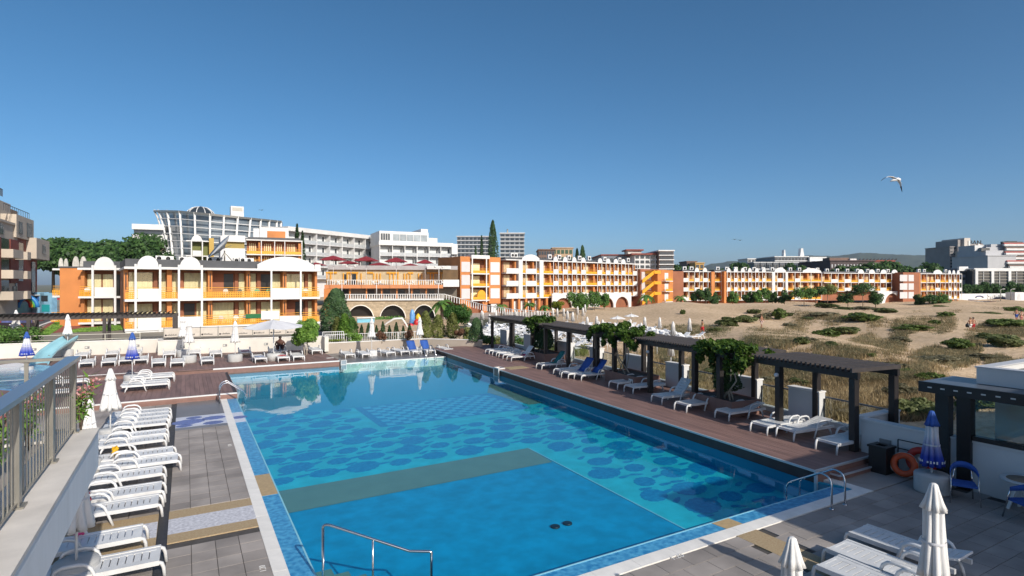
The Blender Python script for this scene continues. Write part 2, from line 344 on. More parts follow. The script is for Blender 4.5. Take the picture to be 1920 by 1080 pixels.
for j in range(rows):
    for i in range(12):
        y = 9.9 + j * 1.12; x = 2.55 + i * 1.3 + (.65 if j % 2 else 0)
        k = (i * 2 + j) % 3; jx = R_.uniform(-.08, .08); jy = R_.uniform(-.08, .08)
        if in_field(x + jx, y + jy): put('mosaic_flower', fl[k], pf, (x + jx, y + jy, FZ + .008), R_.uniform(0, .5))
        for dx, dy, rz in ((.65, .1, .3), (.18, .56, -.3), (-.3, .57, .3)):
            if in_field(x + dx, y + dy) and R_.random() < .75 and nfl < 290: put('mosaic_leaf', lf, pf, (x + dx, y + dy, FZ + .0085), rz + R_.uniform(-.3, .3)); nfl += 1
# shallow shelf round the left and near sides
sh = struct('pool_shelf', MB().prism([(1.66, 8.6), (15.4, 8.6), (15.2, 9.05), (2.12, 9.05), (2.12, 30.4), (1.66, 30.4)], FZ + .02, -.027), SHELFM)
MB().prism([(1.67, 15.97), (2.118, 15.97), (2.118, 17.78), (1.67, 17.78)], -.08, -.022).build('tan_inset', TANT, sh)
MB().prism([(10.5, 8.62), (11.05, 8.62), (11.02, 9.045), (10.45, 9.045)], -.08, -.022).build('tan_inset', TANT, sh)
MB().prism([(1.67, 25.0), (2.118, 25.0), (2.118, 26.95), (1.67, 26.95)], -.08, -.0225).build('pale_inset', mat('pale_mosaic', (.55, .58, .66), .5, .1, 6), sh)
mb = MB(); mb.box(2.10, 2.135, 9.05, 30.3, -.08, -.02); mb.box(2.135, 15.2, 9.03, 9.065, -.08, -.02); mb.build('edge_line', mat('pale_blue_tile', (.25, .55, .66), .5), sh)
# water: clear, with a fresnel reflection and a slight swell
WATER = glassmat('pool_water', (0.72, 0.95, 0.98), 1.0, 0.01, 1.33, bumps=(1.3, 0.11, (1, 1, 1)))
struct('pool_water', MB().sheet([(1.70, 8.63), (15.42, 8.63), (rdx(9.5) + .02, 9.5), (rdx(39.75) + .02, 39.75), (9.0, 39.75), (9.0, 39.3), (-12, 39.3), (-12, 37.6), (1.70, 37.6)], WZ), WATER)
# pool steps with drains
stp = struct('pool_steps', MB().box(2.2, 2.6, 9.1, 11.2, FZ, -.16), OLIVE)
for i in range(7):
    a = Vector((2.2 + .30 * i, 11.55 - .16 * i, 0)); mb = MB(); mb.prism([(a.x, 9.1), (a.x + .30, 9.1), (a.x + .30, a.y), (a.x, a.y)], FZ, -.18 - .055 * i); mb.build('step', OLIVE, stp)
for px, py in ((1041, 989), (1064, 983)):
    p = gnd(px, py, FZ); MB().lathe([(.12, 0), (.12, .03), (.09, .035)], 16).build('floor_drain', BLACK, pf, (p.x, p.y, FZ + .01))

# ------------------------------------------------------------ coping and paving
cp = struct('pool_coping', MB().box(1.43, 1.70, 8.28, 8.62, -.9, -.004), COPE)
y = 8.62
i = 0
cs = MB().box(-.135, .135, 0, .985, -.9, 0).mesh('coping_stone', COPE)
while y < 30: put('coping_stone', cs, cp, (1.565, y, -.0005 * (i % 3))); y += .99; i += 1
cs2 = MB().box(0, .985, -.17, .17, -.9, 0).mesh('coping_stone', COPE)
for i in range(14): put('coping_stone', cs2, cp, (1.71 + i * .99, 8.45, -.0005 * (i % 3)))
MB().box(15.43, 15.75, 8.28, 9.45, -.9, -.001).build('coping_stone', COPE, cp)
def paving(name, x0, x1, y0, y1, sx, sy, bond=False, skip=None, m=PAVE, z=0.0):
    base = struct(name, MB().box(x0, x1, y0, y1, -1.2, z - .025), JOINT)
    tm = MB().box(0.006, sx - .006, 0.006, sy - .006, z - .03, z).mesh('paver', m)
    ny_ = int((y1 - y0) / sy + .01); nx_ = int((x1 - x0) / sx + .01); n = 0
    for j in range(ny_):
        for i in range(nx_):
            x = x0 + i * sx + (sx / 2 if bond and j % 2 else 0); yy = y0 + j * sy
            if x + sx > x1 + .01: continue
            if skip and skip(x + sx / 2, yy + sy / 2): continue
            o = put('paver', tm, base, (x, yy, R_.uniform(-.003, .0))); n += 1
    return base
BLO, BHI = 14.1, 15.8
pv = paving('poolside_paving', -.34, 1.43, 4.0, 30.3, 1.77 / 4, .46, False, lambda x, y: BLO - .3 < y < BHI + .3 or y > 24.7)
PEB = mat('brown_pebbles', (0.36, 0.25, 0.14), 0.8, 0.0, 22, col2=(.42, .33, .2), bump=.5, bscale=30, detail=2)
TERR = mat('grey_terrazzo', (0.42, 0.42, 0.46), 0.7, 0.0, 14, col2=(.66, .66, .70), detail=2)
WETG = mat('grey_screed', (0.16, 0.158, 0.165), 0.35, 0.12, 0.7)
MB().box(-.34, 1.43, BLO - .12, BLO + .35, -.03, .001).build('pebble_strip', PEB, pv)
MB().box(-.34, 1.43, BLO + .35, BHI - .42, -.03, .002).build('terrazzo_strip', TERR, pv)
MB().box(-.34, 1.43, BHI - .42, BHI + .1, -.03, .001).build('pebble_strip', PEB, pv)
MB().box(-.34, 1.43, 24.6, 25.0, -.03, .0005).build('screed', WETG, pv)
MB().box(-.34, 1.43, 26.95, 30.3, -.03, .0005).build('screed', WETG, pv)
MB().box(-.34, 1.43, 25.0, 26.95, -.03, .001).build('mosaic_band', mat('pale_mosaic_band', (.55, .57, .64), .45, .1, 3), pv)
fb = mat('blue_mosaic', (0.12, 0.16, 0.36), .45, .3, 14)
for x, y, s, k in ((.1, 25.9, .8, 0), (1.0, 26.2, .6, 1), (.95, 25.3, .5, 2), (1.9, 25.9, .45, 2), (-.05, 25.25, .4, 2), (.3, 26.6, .4, 1)):
    me = rosette(s * .62, 36, 12); me.materials.clear(); me.materials.append(fb)
    if x < 1.2: put('mosaic_flower', me, pv, (x, y, .0015))
    else: put('mosaic_flower', me, sh, (x, y, -.0222))
struct('lounger_paving_bed', MB().box(-14, -.54, 30.3, 30.301, -1.2, -.03), JOINT)
paving('lounger_terrace', -3.02, -.54, 9.0, 30.2, .62, .46, False, lambda x, y: BLO - .2 < y < BHI + .2)
lt = bpy.data.objects['lounger_terrace']
MB().box(-3.02, -.545, BLO - .12, BHI + .1, -.028, .001).build('pebble_strip', PEB, lt)
MB().box(-3.02, -.55, BLO + .35, BHI - .42, -.027, .003).build('terrazzo_strip', TERR, lt)
struct('lower_paving', MB().box(-16, -3.02, -3, 30.3, -1.2, -.005), PAVE)
# linear drain with a ribbed grate
dr = struct('drain_channel', MB().box(-.54, -.34, 4, 30.3, -1.2, -.03), BLACK)
gm = MB()
for k in range(8): gm.box(-.09, .09, k * .06 + .006, k * .06 + .05, 0, .02)
gm = gm.mesh('drain_grate', mat('dark_grate', (.035, .033, .035), .5, .2, 8))
for k in range(54): put('drain_grate', gm, dr, (-.44, 4.2 + k * .48, -.025))
# near paving
paving('near_paving', 1.75, 18.0, 3.2, 8.27, .65, .42, True, lambda x, y: 10.3 < x < 11.05)
npv = bpy.data.objects['near_paving']
MB().box(10.35, 11.0, 3.3, 8.27, -.028, .001).build('pebble_strip', PEB, npv)
struct('near_paving_margin', MB().box(1.43, 18.0, -12, 3.2, -1.2, -.01), PAVE)
struct('step_landing', MB().box(15.76, 18.0, 8.28, 9.2, -1.2, -.002), PAVE)
struct('far_paving', MB().prism([(8.9, 39.9), (17.3, 39.9), (17.3, 45.9), (8.9, 45.9)], -1.2, -.004), WETG)
MB().box(9.05, 17.1, 39.74, 39.92, -.9, .0).build('far_coping', COPE, bpy.data.objects['pool_coping'])
# depth marks painted on the paving
def word(txt, size, loc, rot, m, parent=None, ext=.002, name='lettering', align='CENTER'):
    cu = bpy.data.curves.new(name, 'FONT'); cu.body = txt; cu.size = size; cu.extrude = ext; cu.align_x = align; cu.align_y = 'CENTER'
    tmp = bpy.data.objects.new(name, cu); COL.objects.link(tmp); dg = bpy.context.evaluated_depsgraph_get(); dg.update()
    me = bpy.data.meshes.new_from_object(tmp.evaluated_get(dg)); bpy.data.objects.remove(tmp); me.materials.clear(); me.materials.append(m)
    o = bpy.data.objects.new(name, me); COL.objects.link(o); o.location = loc; o.rotation_euler = rot
    if parent: o.parent = parent
    return o
p = gnd(1269, 1044); word('1.20', .20, (p.x, p.y, .003), (0, 0, 0), PAINTW, npv, name='depth_mark')
p = gnd(493, 1066); word('1.20', .16, (p.x, p.y, .003), (0, 0, PI / 2), PAINTW, pv, name='depth_mark')
p = gnd(431, 835); word('1.20', .16, (p.x, p.y, .003), (0, 0, PI / 2), PAINTW, pv, name='depth_mark')

# ------------------------------------------------------------ timber decks (every plank its own board)
def planks_x(name, x0, x1, y0, y1, z, w, zb, front=None):
    base = struct(name, MB().box(x0, x1, y0 + .03, y1, zb, z - .03), WOODD)
    n = int((x1 - x0) / w); me = MB().box(.004, w - .004, 0, y1 - y0, -.03, 0).mesh('plank', WOOD)
    for i in range(n): put('plank', me, base, (x0 + i * w, y0, z - R_.uniform(0, .002)))
    return base
d1 = planks_x('middle_deck', -12.0, 2.14, 30.3, 37.8, .25, .2, -.12)
MB().box(-12, 2.14, 30.265, 30.33, -.1, .10).build('fascia', WOODF, d1)
MB().box(-12, 2.14, 30.255, 30.33, .10, .205).build('fascia_top', WOODF, d1)
MB().box(-12, 2.15, 30.25, 30.335, .205, .262).build('edge_trim', PAINTW, d1)
MB().box(2.141, 2.165, 30.34, 37.8, -.3, .252).build('fascia', WOODF, d1)
d2 = planks_x('far_deck', -12.0, 9.0, 39.15, 52.2, .30, .21, -.06)
MB().box(-12, -2.2, 39.11, 39.18, -.1, .23).build('fascia', WOODF, d2)
MB().box(-2.2, 9.0, 39.11, 39.18, -.1, .23).build('fascia', WOODF, d2)
MB().box(1.45, 9.02, 39.09, 39.185, .232, .312).build('edge_trim', PAINTW, d2)
MB().box(-12, -1.9, 39.6, 39.7, .302, .325).build('edge_trim', PAINTW, d2)
MB().box(9.001, 9.03, 39.19, 45.8, -.3, .302).build('fascia', WOODF, d2)
# little stile at the end of the far deck
st = thing('pool_stile', 'small white framed block at the corner of the far wooden deck', 'block', (9.25, 39.35, 0))
MB().box(-.12, .22, -.2, .25, -.3, .26).build('body', mat('dull_blue_panel', (.25, .3, .34), .6), st)
mb = MB()
for a, b in (((-.13, -.21, -.05), (-.13, -.21, .3)), ((.23, -.21, -.05), (.23, -.21, .3)), ((-.13, -.21, .3), (.23, -.21, .3)), ((-.13, -.21, .0), (.23, -.21, .0)), ((.23, -.21, .3), (.23, .26, .3)), ((-.13, -.21, .3), (-.13, .26, .3))): mb.beam(a, b, .035)
mb.build('frame', PAINTW, st)
MB().box(-.5, 0.0, .6, .78, .302, .32).build('white_strip', PAINTW, d2, (9.0, 40.1, 0))
# right deck, boards follow the pool edge
YE = 43.2
rd = struct('right_deck', MB().prism([(rdx(9.5), 9.5), (20.2, 9.5), (wbx(YE), YE), (rdx(YE), YE)], -.05, .27), WOODD)
NP = 30
for i in range(NP):
    a, b = i / NP, (i + .965) / NP
    xs = lambda y, s: rdx(y) + .02 + (wbx(y) - rdx(y) - .15) * s
    MB().prism([(xs(9.5, a), 9.5), (xs(9.5, b), 9.5), (xs(YE, b), YE), (xs(YE, a), YE)], .268, .3 + R_.uniform(-.002, 0)).build('plank', WOOD, rd)
mb = MB(); mb.beam((rdx(9.5) - .02, 9.5, .285), (rdx(YE) - .02, YE, .285), .07, .05); mb.build('edge_trim', TRIM, rd)
mb = MB(); mb.beam((rdx(9.5) - .05, 9.465, .285), (18.0, 9.465, .285), .07, .05); mb.build('edge_trim', TRIM, rd)
mb = MB(); mb.beam((rdx(9.5) - .01, 9.45, -.3), (rdx(9.5) - .01, 9.45, .26), .07, .07); mb.build('corner_trim', TRIM, rd)
MB().prism([(rdx(9.5) + .03, 9.44), (18.0, 9.44), (18.0, 9.5), (rdx(9.5) + .03, 9.5)], -.3, .258).build('fascia', WOODF, rd)
sp = struct('deck_step', MB().box(15.75, 17.95, 9.18, 9.43, -.1, .125), WOODF)
mb = MB(); mb.beam((15.73, 9.17, .13), (17.95, 9.17, .13), .05, .04); mb.beam((15.73, 9.17, .13), (15.73, 9.43, .13), .05, .04); mb.build('edge_trim', TRIM, sp)
# starting block on the pool edge with a tan mat
p = Vector((rdx(30.4), 30.4, 0))
sb = thing('starting_block', 'white framed block on the right deck edge with a tan mat', 'block', p)
MB().box(-.10, .3, -.30, .30, -.12, .33).build('body', mat('block_face', (.32, .22, .18), .6, .2, 5), sb)
mb = MB()
for a, b in (((-.11, -.31, -.15), (-.11, -.31, .36)), ((-.11, .31, -.15), (-.11, .31, .36)), ((-.11, -.31, .36), (-.11, .31, .36)), ((-.11, -.31, -.13), (-.11, .31, -.13)), ((-.11, -.31, .36), (.3, -.31, .36)), ((-.11, .31, .36), (.3, .31, .36)), ((.3, -.31, .36), (.3, .31, .36))): mb.beam(a, b, .06)
mb.build('frame', PAINTW, sb)
MB().box(.5, 1.9, -.55, .35, .302, .318).build('mat', mat('tan_mat', (.36, .28, .16), .9, .1, 8), sb)
# ------------------------------------------------------------ walls round the pool
def wallbox(name, label, cat, a, b, th, z0, z1, m, capm=None, cap=.05):
    """straight wall from a to b (its front line), thickness to the left of a->b"""
    a = Vector((*a, 0)); b = Vector((*b, 0)); L_ = (b - a).length; rz = math.atan2(b.y - a.y, b.x - a.x)
    t = thing(name, label, cat, (a.x, a.y, 0), rz)
    MB().box(0, L_, 0, th, z0, z1 - cap).build('wall', m, t)
    MB().box(-.02, L_ + .02, -.03, th + .03, z1 - cap, z1).build('coping', capm or COPE, t)
    return t, L_
WL, Lw = wallbox('cream_wall', 'long cream wall behind the loungers left of the blue and white umbrella', 'wall', (-14, 52.1), (-1.75, 50.6), .3, .2, 1.32, WALLW)
WR, Lr = wallbox('cream_wall', 'cream wall behind the loungers under the banner fence', 'wall', (-1.75, 48.6), (9.4, 46.6), .3, .2, 1.36, WALLW)
W3, L3 = wallbox('cream_wall', 'short cream wall joining the two long cream walls at the step', 'wall', (-1.75, 50.6), (-1.75, 48.6), .3, .2, 1.36, WALLW)
W4, L4 = wallbox('cream_wall', 'stub of cream wall beside the taupe planter behind the round tree', 'wall', (9.4, 46.6), (9.4, 45.7), .3, .2, 1.36, WALLW)
LAMPM = mat('recessed_lamp', (.22, .22, .22), .4)
for t, L_, n in ((WL, Lw, 4), (WR, Lr, 4)):
    for i in range(n):
        o = MB().box(-.14, .14, -.025, .03, .78, .95).build('recessed_light', LAMPM, t, ((i + .55) * L_ / n, 0, 0)); MB().box(-.11, .02, -.03, -.024, .81, .92).build('diffuser', mat('lamp_glass', (.6, .6, .55), .3), o)
PLW = mat('taupe_render', (.40, .34, .28), .8, .08, .8)
PW1, _ = wallbox('planter_wall', 'taupe planter wall behind the far row of loungers', 'wall', (9.5, 45.9), (17.4, 45.6), .3, -.1, .86, PLW)
PW2, _ = wallbox('planter_wall', 'shaded planter wall running from the corner to the pergola', 'wall', (17.4, 45.6), (21.2, 42.0), .3, -.1, .86, PLW)
# banner fence on the cream wall
bf = thing('banner_fence', 'pale fabric banner fence printed with a repeated dark brand name', 'fence', (-1.4, 49.3, 1.3), math.atan2(-2.0, 11.15))
mb = MB(); mb.beam((0, 0, .08), (9.6, 0, .08), .05); mb.beam((0, 0, .9), (9.6, 0, .9), .04); mb.build('rail', mat('dark_rail', (.05, .04, .035), .5), bf)
pm = MB().box(-.025, .025, .005, .055, 0, .95).mesh('post', GREYM)
for i in range(9): put('post', pm, bf, (i * 1.2, 0, 0))
BAN = mat('banner_cloth', (.56, .50, .43), .9, .06, 3)
INK = mat('dark_ink', (.05, .045, .045), .8)
for i in range(8):
    o = MB().box(.03 + i * 1.2, 1.17 + i * 1.2, -.01, .01, .22, .86).build('banner', BAN, bf)
    mb = MB(); x_ = .24 + i * 1.2                      # print too small to read in the photo: a row of dark strokes after a ring
    for k in range(11): hh = R_.choice((.07, .09, .12)); mb.box(x_ + k * .055, x_ + k * .055 + .035, -.0125, -.0105, .33, .33 + hh)
    mb.build('print', INK, o); MB().lathe([(.07, -.001), (.07, .001)], 12).build('emblem', INK, o, (.14 + i * 1.2, -.012, .37)).rotation_euler = (PI / 2, 0, 0)

def rail_fence(name, label, a, b, z0, h, step, m, bar=.03, post=.05, pstep=2.0, rails=(0.08, 1.0)):
    a = Vector((*a, 0)); b = Vector((*b, 0)); L_ = (b - a).length
    t = thing(name, label, 'fence', (a.x, a.y, z0), math.atan2(b.y - a.y, b.x - a.x))
    for r in rails: mb = MB(); mb.beam((0, 0, h * r), (L_, 0, h * r), .05, .04); mb.build('rail', m, t)
    n = max(1, round(L_ / pstep)); pm = MB().box(-post / 2, post / 2, -post / 2, post / 2, 0, h).mesh('post', m)
    for i in range(n + 1): put('post', pm, t, (L_ * i / n, 0, 0))
    if step:
        bm_ = MB().box(-bar / 2, bar / 2, -.01, .01, h * rails[0], h * rails[-1]).mesh('baluster', m); k = int(L_ / step)
        for i in range(1, k): put('baluster', bm_, t, (L_ * i / k, 0, 0))
    return t
rail_fence('white_fence', 'white metal fence behind the taupe planter and its conifers', (9.7, 46.9), (17.6, 46.5), .55, .85, .18, PAINTW)
rail_fence('pale_railing', 'pale metal railing above the cream wall beside the slide', (-14, 53.0), (-3.0, 51.6), 1.2, .55, 0, mat('pale_metal', (.5, .48, .4), .5), pstep=2.4, rails=(.35, 1.0))
rail_fence('white_fence', 'short white fence at the end of the cream wall under the trees', (9.6, 47.4), (11.2, 47.2), .7, .9, .16, PAINTW, pstep=1.6)

# ------------------------------------------------------------ hotel terrace with railing, close on the left
TX, TY = -1.08, 10.0
tr = thing('terrace_balcony', 'pale rendered terrace edge under the grey metal railing', 'balcony', (TX, TY, 3.4))
SLABM = mat('worn_pale_render', (.70, .65, .59), .8, .12, 2.2, bump=.12, bscale=30)
FASC = mat('white_fascia', (.80, .81, .82), .6, .06, 1.0, stretch=(1, 3, .6))
MB().prism([(-9, -9), (0, -9), (0, 0), (-9, 0)], -.55, -.04).build('fascia', FASC, tr)
MB().prism([(-.5, -9), (.012, -9), (.012, .012), (-9, .012), (-9, -.5), (-.5, -.5)], -.04, 0).build('coping', SLABM, tr)
MB().box(-9, -.51, -9, -.51, -.04, -.03).build('floor_tiles', PAVE, tr)
RL = thing('terrace_railing', 'grey metal bar railing with a broad flat handrail on the terrace', 'railing', (TX - .27, TY - .15, 3.4))
pm = MB().box(-.035, .035, -.05, .05, .0, 1.0).mesh('post', GREYM); fm = MB().box(-.07, .07, -.08, .08, 0, .02).mesh('post_foot', GREYM)
for k in range(6):
    o = put('post', pm, RL, (0, -k * 1.53, 0)); put('post_foot', fm, o)
bm_ = MB().box(-.005, .005, -.011, .011, .06, .98).mesh('bar', GREYM)
for k in range(5):
    for i in range(1, 11): put('bar', bm_, RL, (0, -k * 1.53 - i * 1.53 / 11, 0))
MB().box(-.075, .075, -8.2, .07, 1.0, 1.05).build('handrail', BLUEM, RL)
MB().box(-.02, .02, -8.2, 0, .04, .06).build('bottom_rail', GREYM, RL)
MB().box(-8.2, -.08, -.03, .03, 1.005, 1.045).build('handrail', GREYM, RL)
MB().box(-8.2, -.08, -.02, .02, .04, .06).build('bottom_rail', GREYM, RL)
for k in range(1, 9): put('bar', MB().box(-.022, .022, -.012, .012, .06, 1.0).mesh('bar', GREYM), RL, (-k * .62 + .12, 0, 0))
# hotel wing out of view to the right that shades the near corner of the pool
hw = thing('hotel_wing', 'pale hotel wing behind the near paving', 'building', (13.5, -3.2, 0))
MB().box(0, 24, -14, 0, -1, 7.6).build('wall', WALLW, hw); MB().box(-.2, 24, -14, .2, 7.6, 8.0).build('roof', COPE, hw)

# ------------------------------------------------------------ pergolas
def slatted(t, L_, W_, ztop, n, beam_m=BLACKW):
    """roof of cross slats over x 0..L_, y 0..W_"""
    for yy in (0.0, W_): MB().box(-.1, L_ + .1, yy - .05, yy + .05, ztop - .34, ztop - .12).build('beam', beam_m, t)
    sm_ = MB().box(-.03, .03, -.22, W_ + .22, ztop - .118, ztop).mesh('slat', beam_m)
    for i in range(n): put('slat', sm_, t, (L_ * i / (n - 1), 0, 0))
GB = mat('grey_brown_timber', (.045, .037, .035), .6, .2, 4, stretch=(1, 1, 1))
units = [(1605, 1425, (1601, 1461)), (1398, 1197, (1350, 1303, 1219)), (1184, 1022, (1152, 1120, 1066, 1023)), (1016, 921, (998, 958, 923))]
nm = ['dark timber pergola nearest the life rings over four loungers', 'dark timber pergola between the two leafy vine trees', 'dark timber pergola over the blue towelled loungers', 'dark timber pergola at the far end of the right deck']
for k, (pa, pb, posts) in enumerate(units):
    xa, ya, _ = on_line(pa, 17.9); xb, yb, _ = on_line(pb, 17.9)
    L_ = math.hypot(xb - xa, yb - ya); ang = math.atan2(yb - ya, xb - xa)
    t = thing('pergola', nm[k], 'pergola', (xa, ya, .3), ang, 'pergolas along the right deck')
    # local x runs away from the camera along the deck, local +y points to the pool
    W_ = -1.85
    for yy in (0.0, W_): MB().box(-.1, L_ + .1, yy - .06, yy + .06, 2.24, 2.44).build('beam', BLACKW, t)
    n = max(8, int(L_ / .165)); sm_ = MB().box(-.035, .035, W_ - .2, .22, 2.442, 2.57).mesh('slat', GB)
    for i in range(n): put('slat', sm_, t, (L_ * i / (n - 1), 0, R_.uniform(-.004, .004)))
    pm_ = MB().box(-.1, .1, -.1, .1, 0, 2.242).mesh('post', BLACKW)
    for p_ in posts:
        xx, yy, _ = on_line(p_, 17.9); d = math.hypot(xx - xa, yy - ya)
        o = put('post', pm_, t, (d, 0, 0)); put('post', pm_, t, (d, W_, 0))
        if p_ in (1461, 1219): MB().lathe([(.07, -.05), (.07, .05), (.03, .07)], 12).build('spotlight', mat('lamp_white', (.7, .72, .75), .4), o, (0, .13, 1.95)).rotation_euler = (-PI / 2, 0, 0)
# parapet behind the pergolas: kerb, glass panes, handrail and white wall blocks
A0 = 9.9; A1 = 44
angp = math.atan2(A1 - A0, wbx(A1) - wbx(A0)); LP = math.hypot(A1 - A0, wbx(A1) - wbx(A0))
pp = thing('glass_parapet', 'glass parapet with a thin dark handrail along the dunes', 'parapet', (wbx(A0), A0, 0), angp)
MB().box(0, LP, -.14, .14, -1.2, .50).build('kerb', PAINTW, pp)
n = 22; gm = MB().box(.02, LP / n - .02, -.006, .006, .5, 1.28).mesh('pane', GLASS)
for i in range(n): put('pane', gm, pp, (i * LP / n, 0, 0))
mb = MB(); mb.beam((0, 0, 1.32), (LP, 0, 1.32), .05, .05); mb.build('handrail', mat('dark_handrail', (.10, .11, .12), .35, metal=.6), pp)
wl = [(1545, 1.35), (1428, 1.9), (1290, 1.4), (1214, 1.9), (1131, 1.2), (1076, 1.9), (1001, 1.4), (955, 1.5)]
for i, (px, L_) in enumerate(wl):
    x, y, _ = on_line(px, 19.95); b = thing('wall_block', 'white wall block between the glass panes, %s counted from the near pergola' % ORD[i], 'wall', (x, y, .3), angp, 'white blocks in the glass parapet')
    MB().box(0, L_, -.06, .24, 0, 1.2).build('wall', PAINTW, b); MB().box(-.02, L_ + .02, -.09, .28, 1.2, 1.25).build('coping', COPE, b)
    mb = MB(); mb.beam((-.03, .02, 0), (-.03, .02, .98), .03); mb.lathe([(.03, .2), (.03, .23)], 8, (-.03, .1)); mb.build('bracket', BLACK, b)
# white wall and black glazed frame on the near right
rw, _ = wallbox('white_wall', 'white wall behind the litter bin and life rings', 'wall', (18.05, 9.85), (18.05, -3), .28, -.9, 1.32, PAINTW, PAINTW)
for yy, nme in ((9.15, 1), (5.6, 2)):
    o = MB().box(-.16, .16, -.02, .03, .68, .84).build('recessed_light', LAMPM, rw, (9.85 - yy, -.01, 0))
wallbox('white_wall', 'low white wall with striped slat shadows behind the near pergola post', 'wall', (18.35, 9.9), (20.4, 9.9), .26, -.9, 1.32, PAINTW, PAINTW)
fr = thing('glazed_canopy', 'black framed glass canopy over the near white wall', 'canopy', (18.05, 8.0, 0))
for yy in (-.35, -.85): MB().box(-.12, .16, yy - .16, yy + .16, 0, 2.5).build('post', BLACK, fr)
MB().box(-.5, -.4, -12, .05, 2.5, 2.78).build('fascia', BLACK, fr)
MB().box(-.398, 1.5, -12, .05, 2.66, 2.76).build('roof_panel', mat('blue_grey_sheet', (.10, .115, .14), .35, .1, 1), fr)
MB().box(-.398, 1.5, -.06, .048, 2.5, 2.655).build('fascia_end', BLACK, fr)
mb = MB()
for i in range(14): mb.box(-.505, -.5005, -.28 - i * .3, -.18 - i * .3, 2.63, 2.665)
mb.build('fixing_slots', mat('slot_white', (.6, .6, .58), .5), fr)
mb = MB(); mb.box(-.06, .14, -12, -1.02, 1.33, 1.45); mb.build('bottom_rail', BLACK, fr)
for i in range(4): MB().box(.0, .015, -1.03 - (i + 1) * 2.4, -1.05 - i * 2.4, 1.45, 2.5).build('pane', GLASS, fr)
rb = thing('roof_block', 'white roof parapet with a grey gravel roof above the canopy', 'roof', (18.55, 7.1, 0))
mb = MB(); mb.box(0, 14, -.25, 0, 2.77, 3.2); mb.box(0, .25, -16, -.251, 2.77, 3.2); mb.build('parapet', PAINTW, rb)
MB().box(.251, 14, -16, -.252, 2.79, 3.05).build('gravel_roof', mat('roof_gravel', (.2, .19, .18), .9, .3, 6, bump=.3), rb)
MB().box(-.03, 14, -.28, .03, 3.2, 3.235).build('capping', mat('metal_cap', (.55, .55, .56), .5), rb); MB().box(-.03, .28, -16, -.282, 3.2, 3.234).build('capping', MATS['metal_cap'], rb)
MB().box(0.3, 14, -16, -.3, -1, 2.45).build('wall', PAINTW, rb)
# dark pergola on the far left
pl = thing('pergola', 'long dark pergola with slanted slats in front of the orange hotel', 'pergola', (-14.5, 53.2, .3), -.06, 'pergolas')
for yy in (0, 1.9): MB().box(-1, 13.9, yy - .06, yy + .06, 2.55, 2.8).build('beam', GB, pl)
sm_ = MB(); sm_.add([(-.09, -.3, 2.8), (-.05, -.3, 2.8), (.09, -.3, 2.98), (.05, -.3, 2.98), (-.09, 2.2, 2.8), (-.05, 2.2, 2.8), (.09, 2.2, 2.98), (.05, 2.2, 2.98)], [(0, 1, 2, 3), (7, 6, 5, 4), (0, 4, 5, 1), (1, 5, 6, 2), (2, 6, 7, 3), (3, 7, 4, 0)])
sm_ = sm_.mesh('slat', GB)
for i in range(46): put('slat', sm_, pl, (-.8 + i * .32, 0, 0))
for xx in (.3, 4.7, 9.2, 13.75):
    for yy in (0, 1.9): MB().box(xx - .11, xx + .11, yy - .11, yy + .11, -.1, 2.549).build('post', GB, pl)
# ------------------------------------------------------------ loungers
def lounger_proto(name, back_deg=0.0, m=WHITE, bm_=None):
    """x runs from the foot (0) to the head (1.9); 0.68 wide; seat 0.32 high"""
    t = thing(name, 'white plastic sun lounger', 'sun lounger')
    Wd = .31; zt = .33
    def panel(x0, x1, nslot, mb):
        mb.box(x0, x1, -Wd, -.19, -.03, 0); mb.box(x0, x1, .19, Wd, -.03, 0)
        step = (x1 - x0) / (nslot + .5); x = x0
        for k in range(nslot + 1):
            e = min(x + step - .018, x1)
            if e > x: mb.box(x, e, -.19, .19, -.028, -.004)
            x += step
        return mb
    mb = MB(); panel(.06, 1.10, 8, mb)
    for s_ in (-1, 1): mb.box(.0, 1.85, s_ * (Wd + .035) - .035 if s_ > 0 else -Wd - .07, s_ * (Wd + .035) + .035 if s_ > 0 else -Wd, -.075, .012)
    mb.box(.0, .06, -Wd, Wd, -.07, .0); mb.build('seat', m, t, (0, 0, zt))
    bk = panel(0, .74, 5, MB()); bk.box(.74, .80, -Wd + .01, Wd - .01, -.035, .004)
    o = bk.build('backrest', bm_ or m, t, (1.105, 0, zt - .002)); o.rotation_euler = (0, -math.radians(back_deg), 0)
    lg = MB(); lg.tube([(0.02, 0, zt - .03), (-.04, 0, zt - .06), (-.07, 0, zt - .14), (-.09, 0, 0)], [.034, .036, .034, .03], 7); lm = lg.mesh('leg', m)
    lr = MB(); lr.tube([(1.62, 0, zt - .05), (1.70, 0, .12), (1.73, 0, 0)], [.034, .032, .03], 7); rm = lr.mesh('leg', m)
    for s_ in (-1, 1):
        put('leg', lm, t, (0, s_ * (Wd + .035), 0)); put('leg', rm, t, (0, s_ * (Wd + .035), 0))
    ar = MB(); ar.tube([(.86, 0, 0.0), (.93, 0, .2), (1.02, 0, .44), (1.10, 0, .515), (1.2, 0, .54), (1.42, 0, .54), (1.52, 0, .50), (1.58, 0, .40)], [.028, .03, .032, .034, .034, .034, .032, .03], 7); am = ar.mesh('armrest', m)
    for s_ in (-1, 1): put('armrest', am, t, (0, s_ * (Wd + .065), 0))
    return t
LF = lounger_proto('sun_lounger', 2.0)
LU = lounger_proto('sun_lounger', 52.0)
LT = lounger_proto('sun_lounger', 14.0)
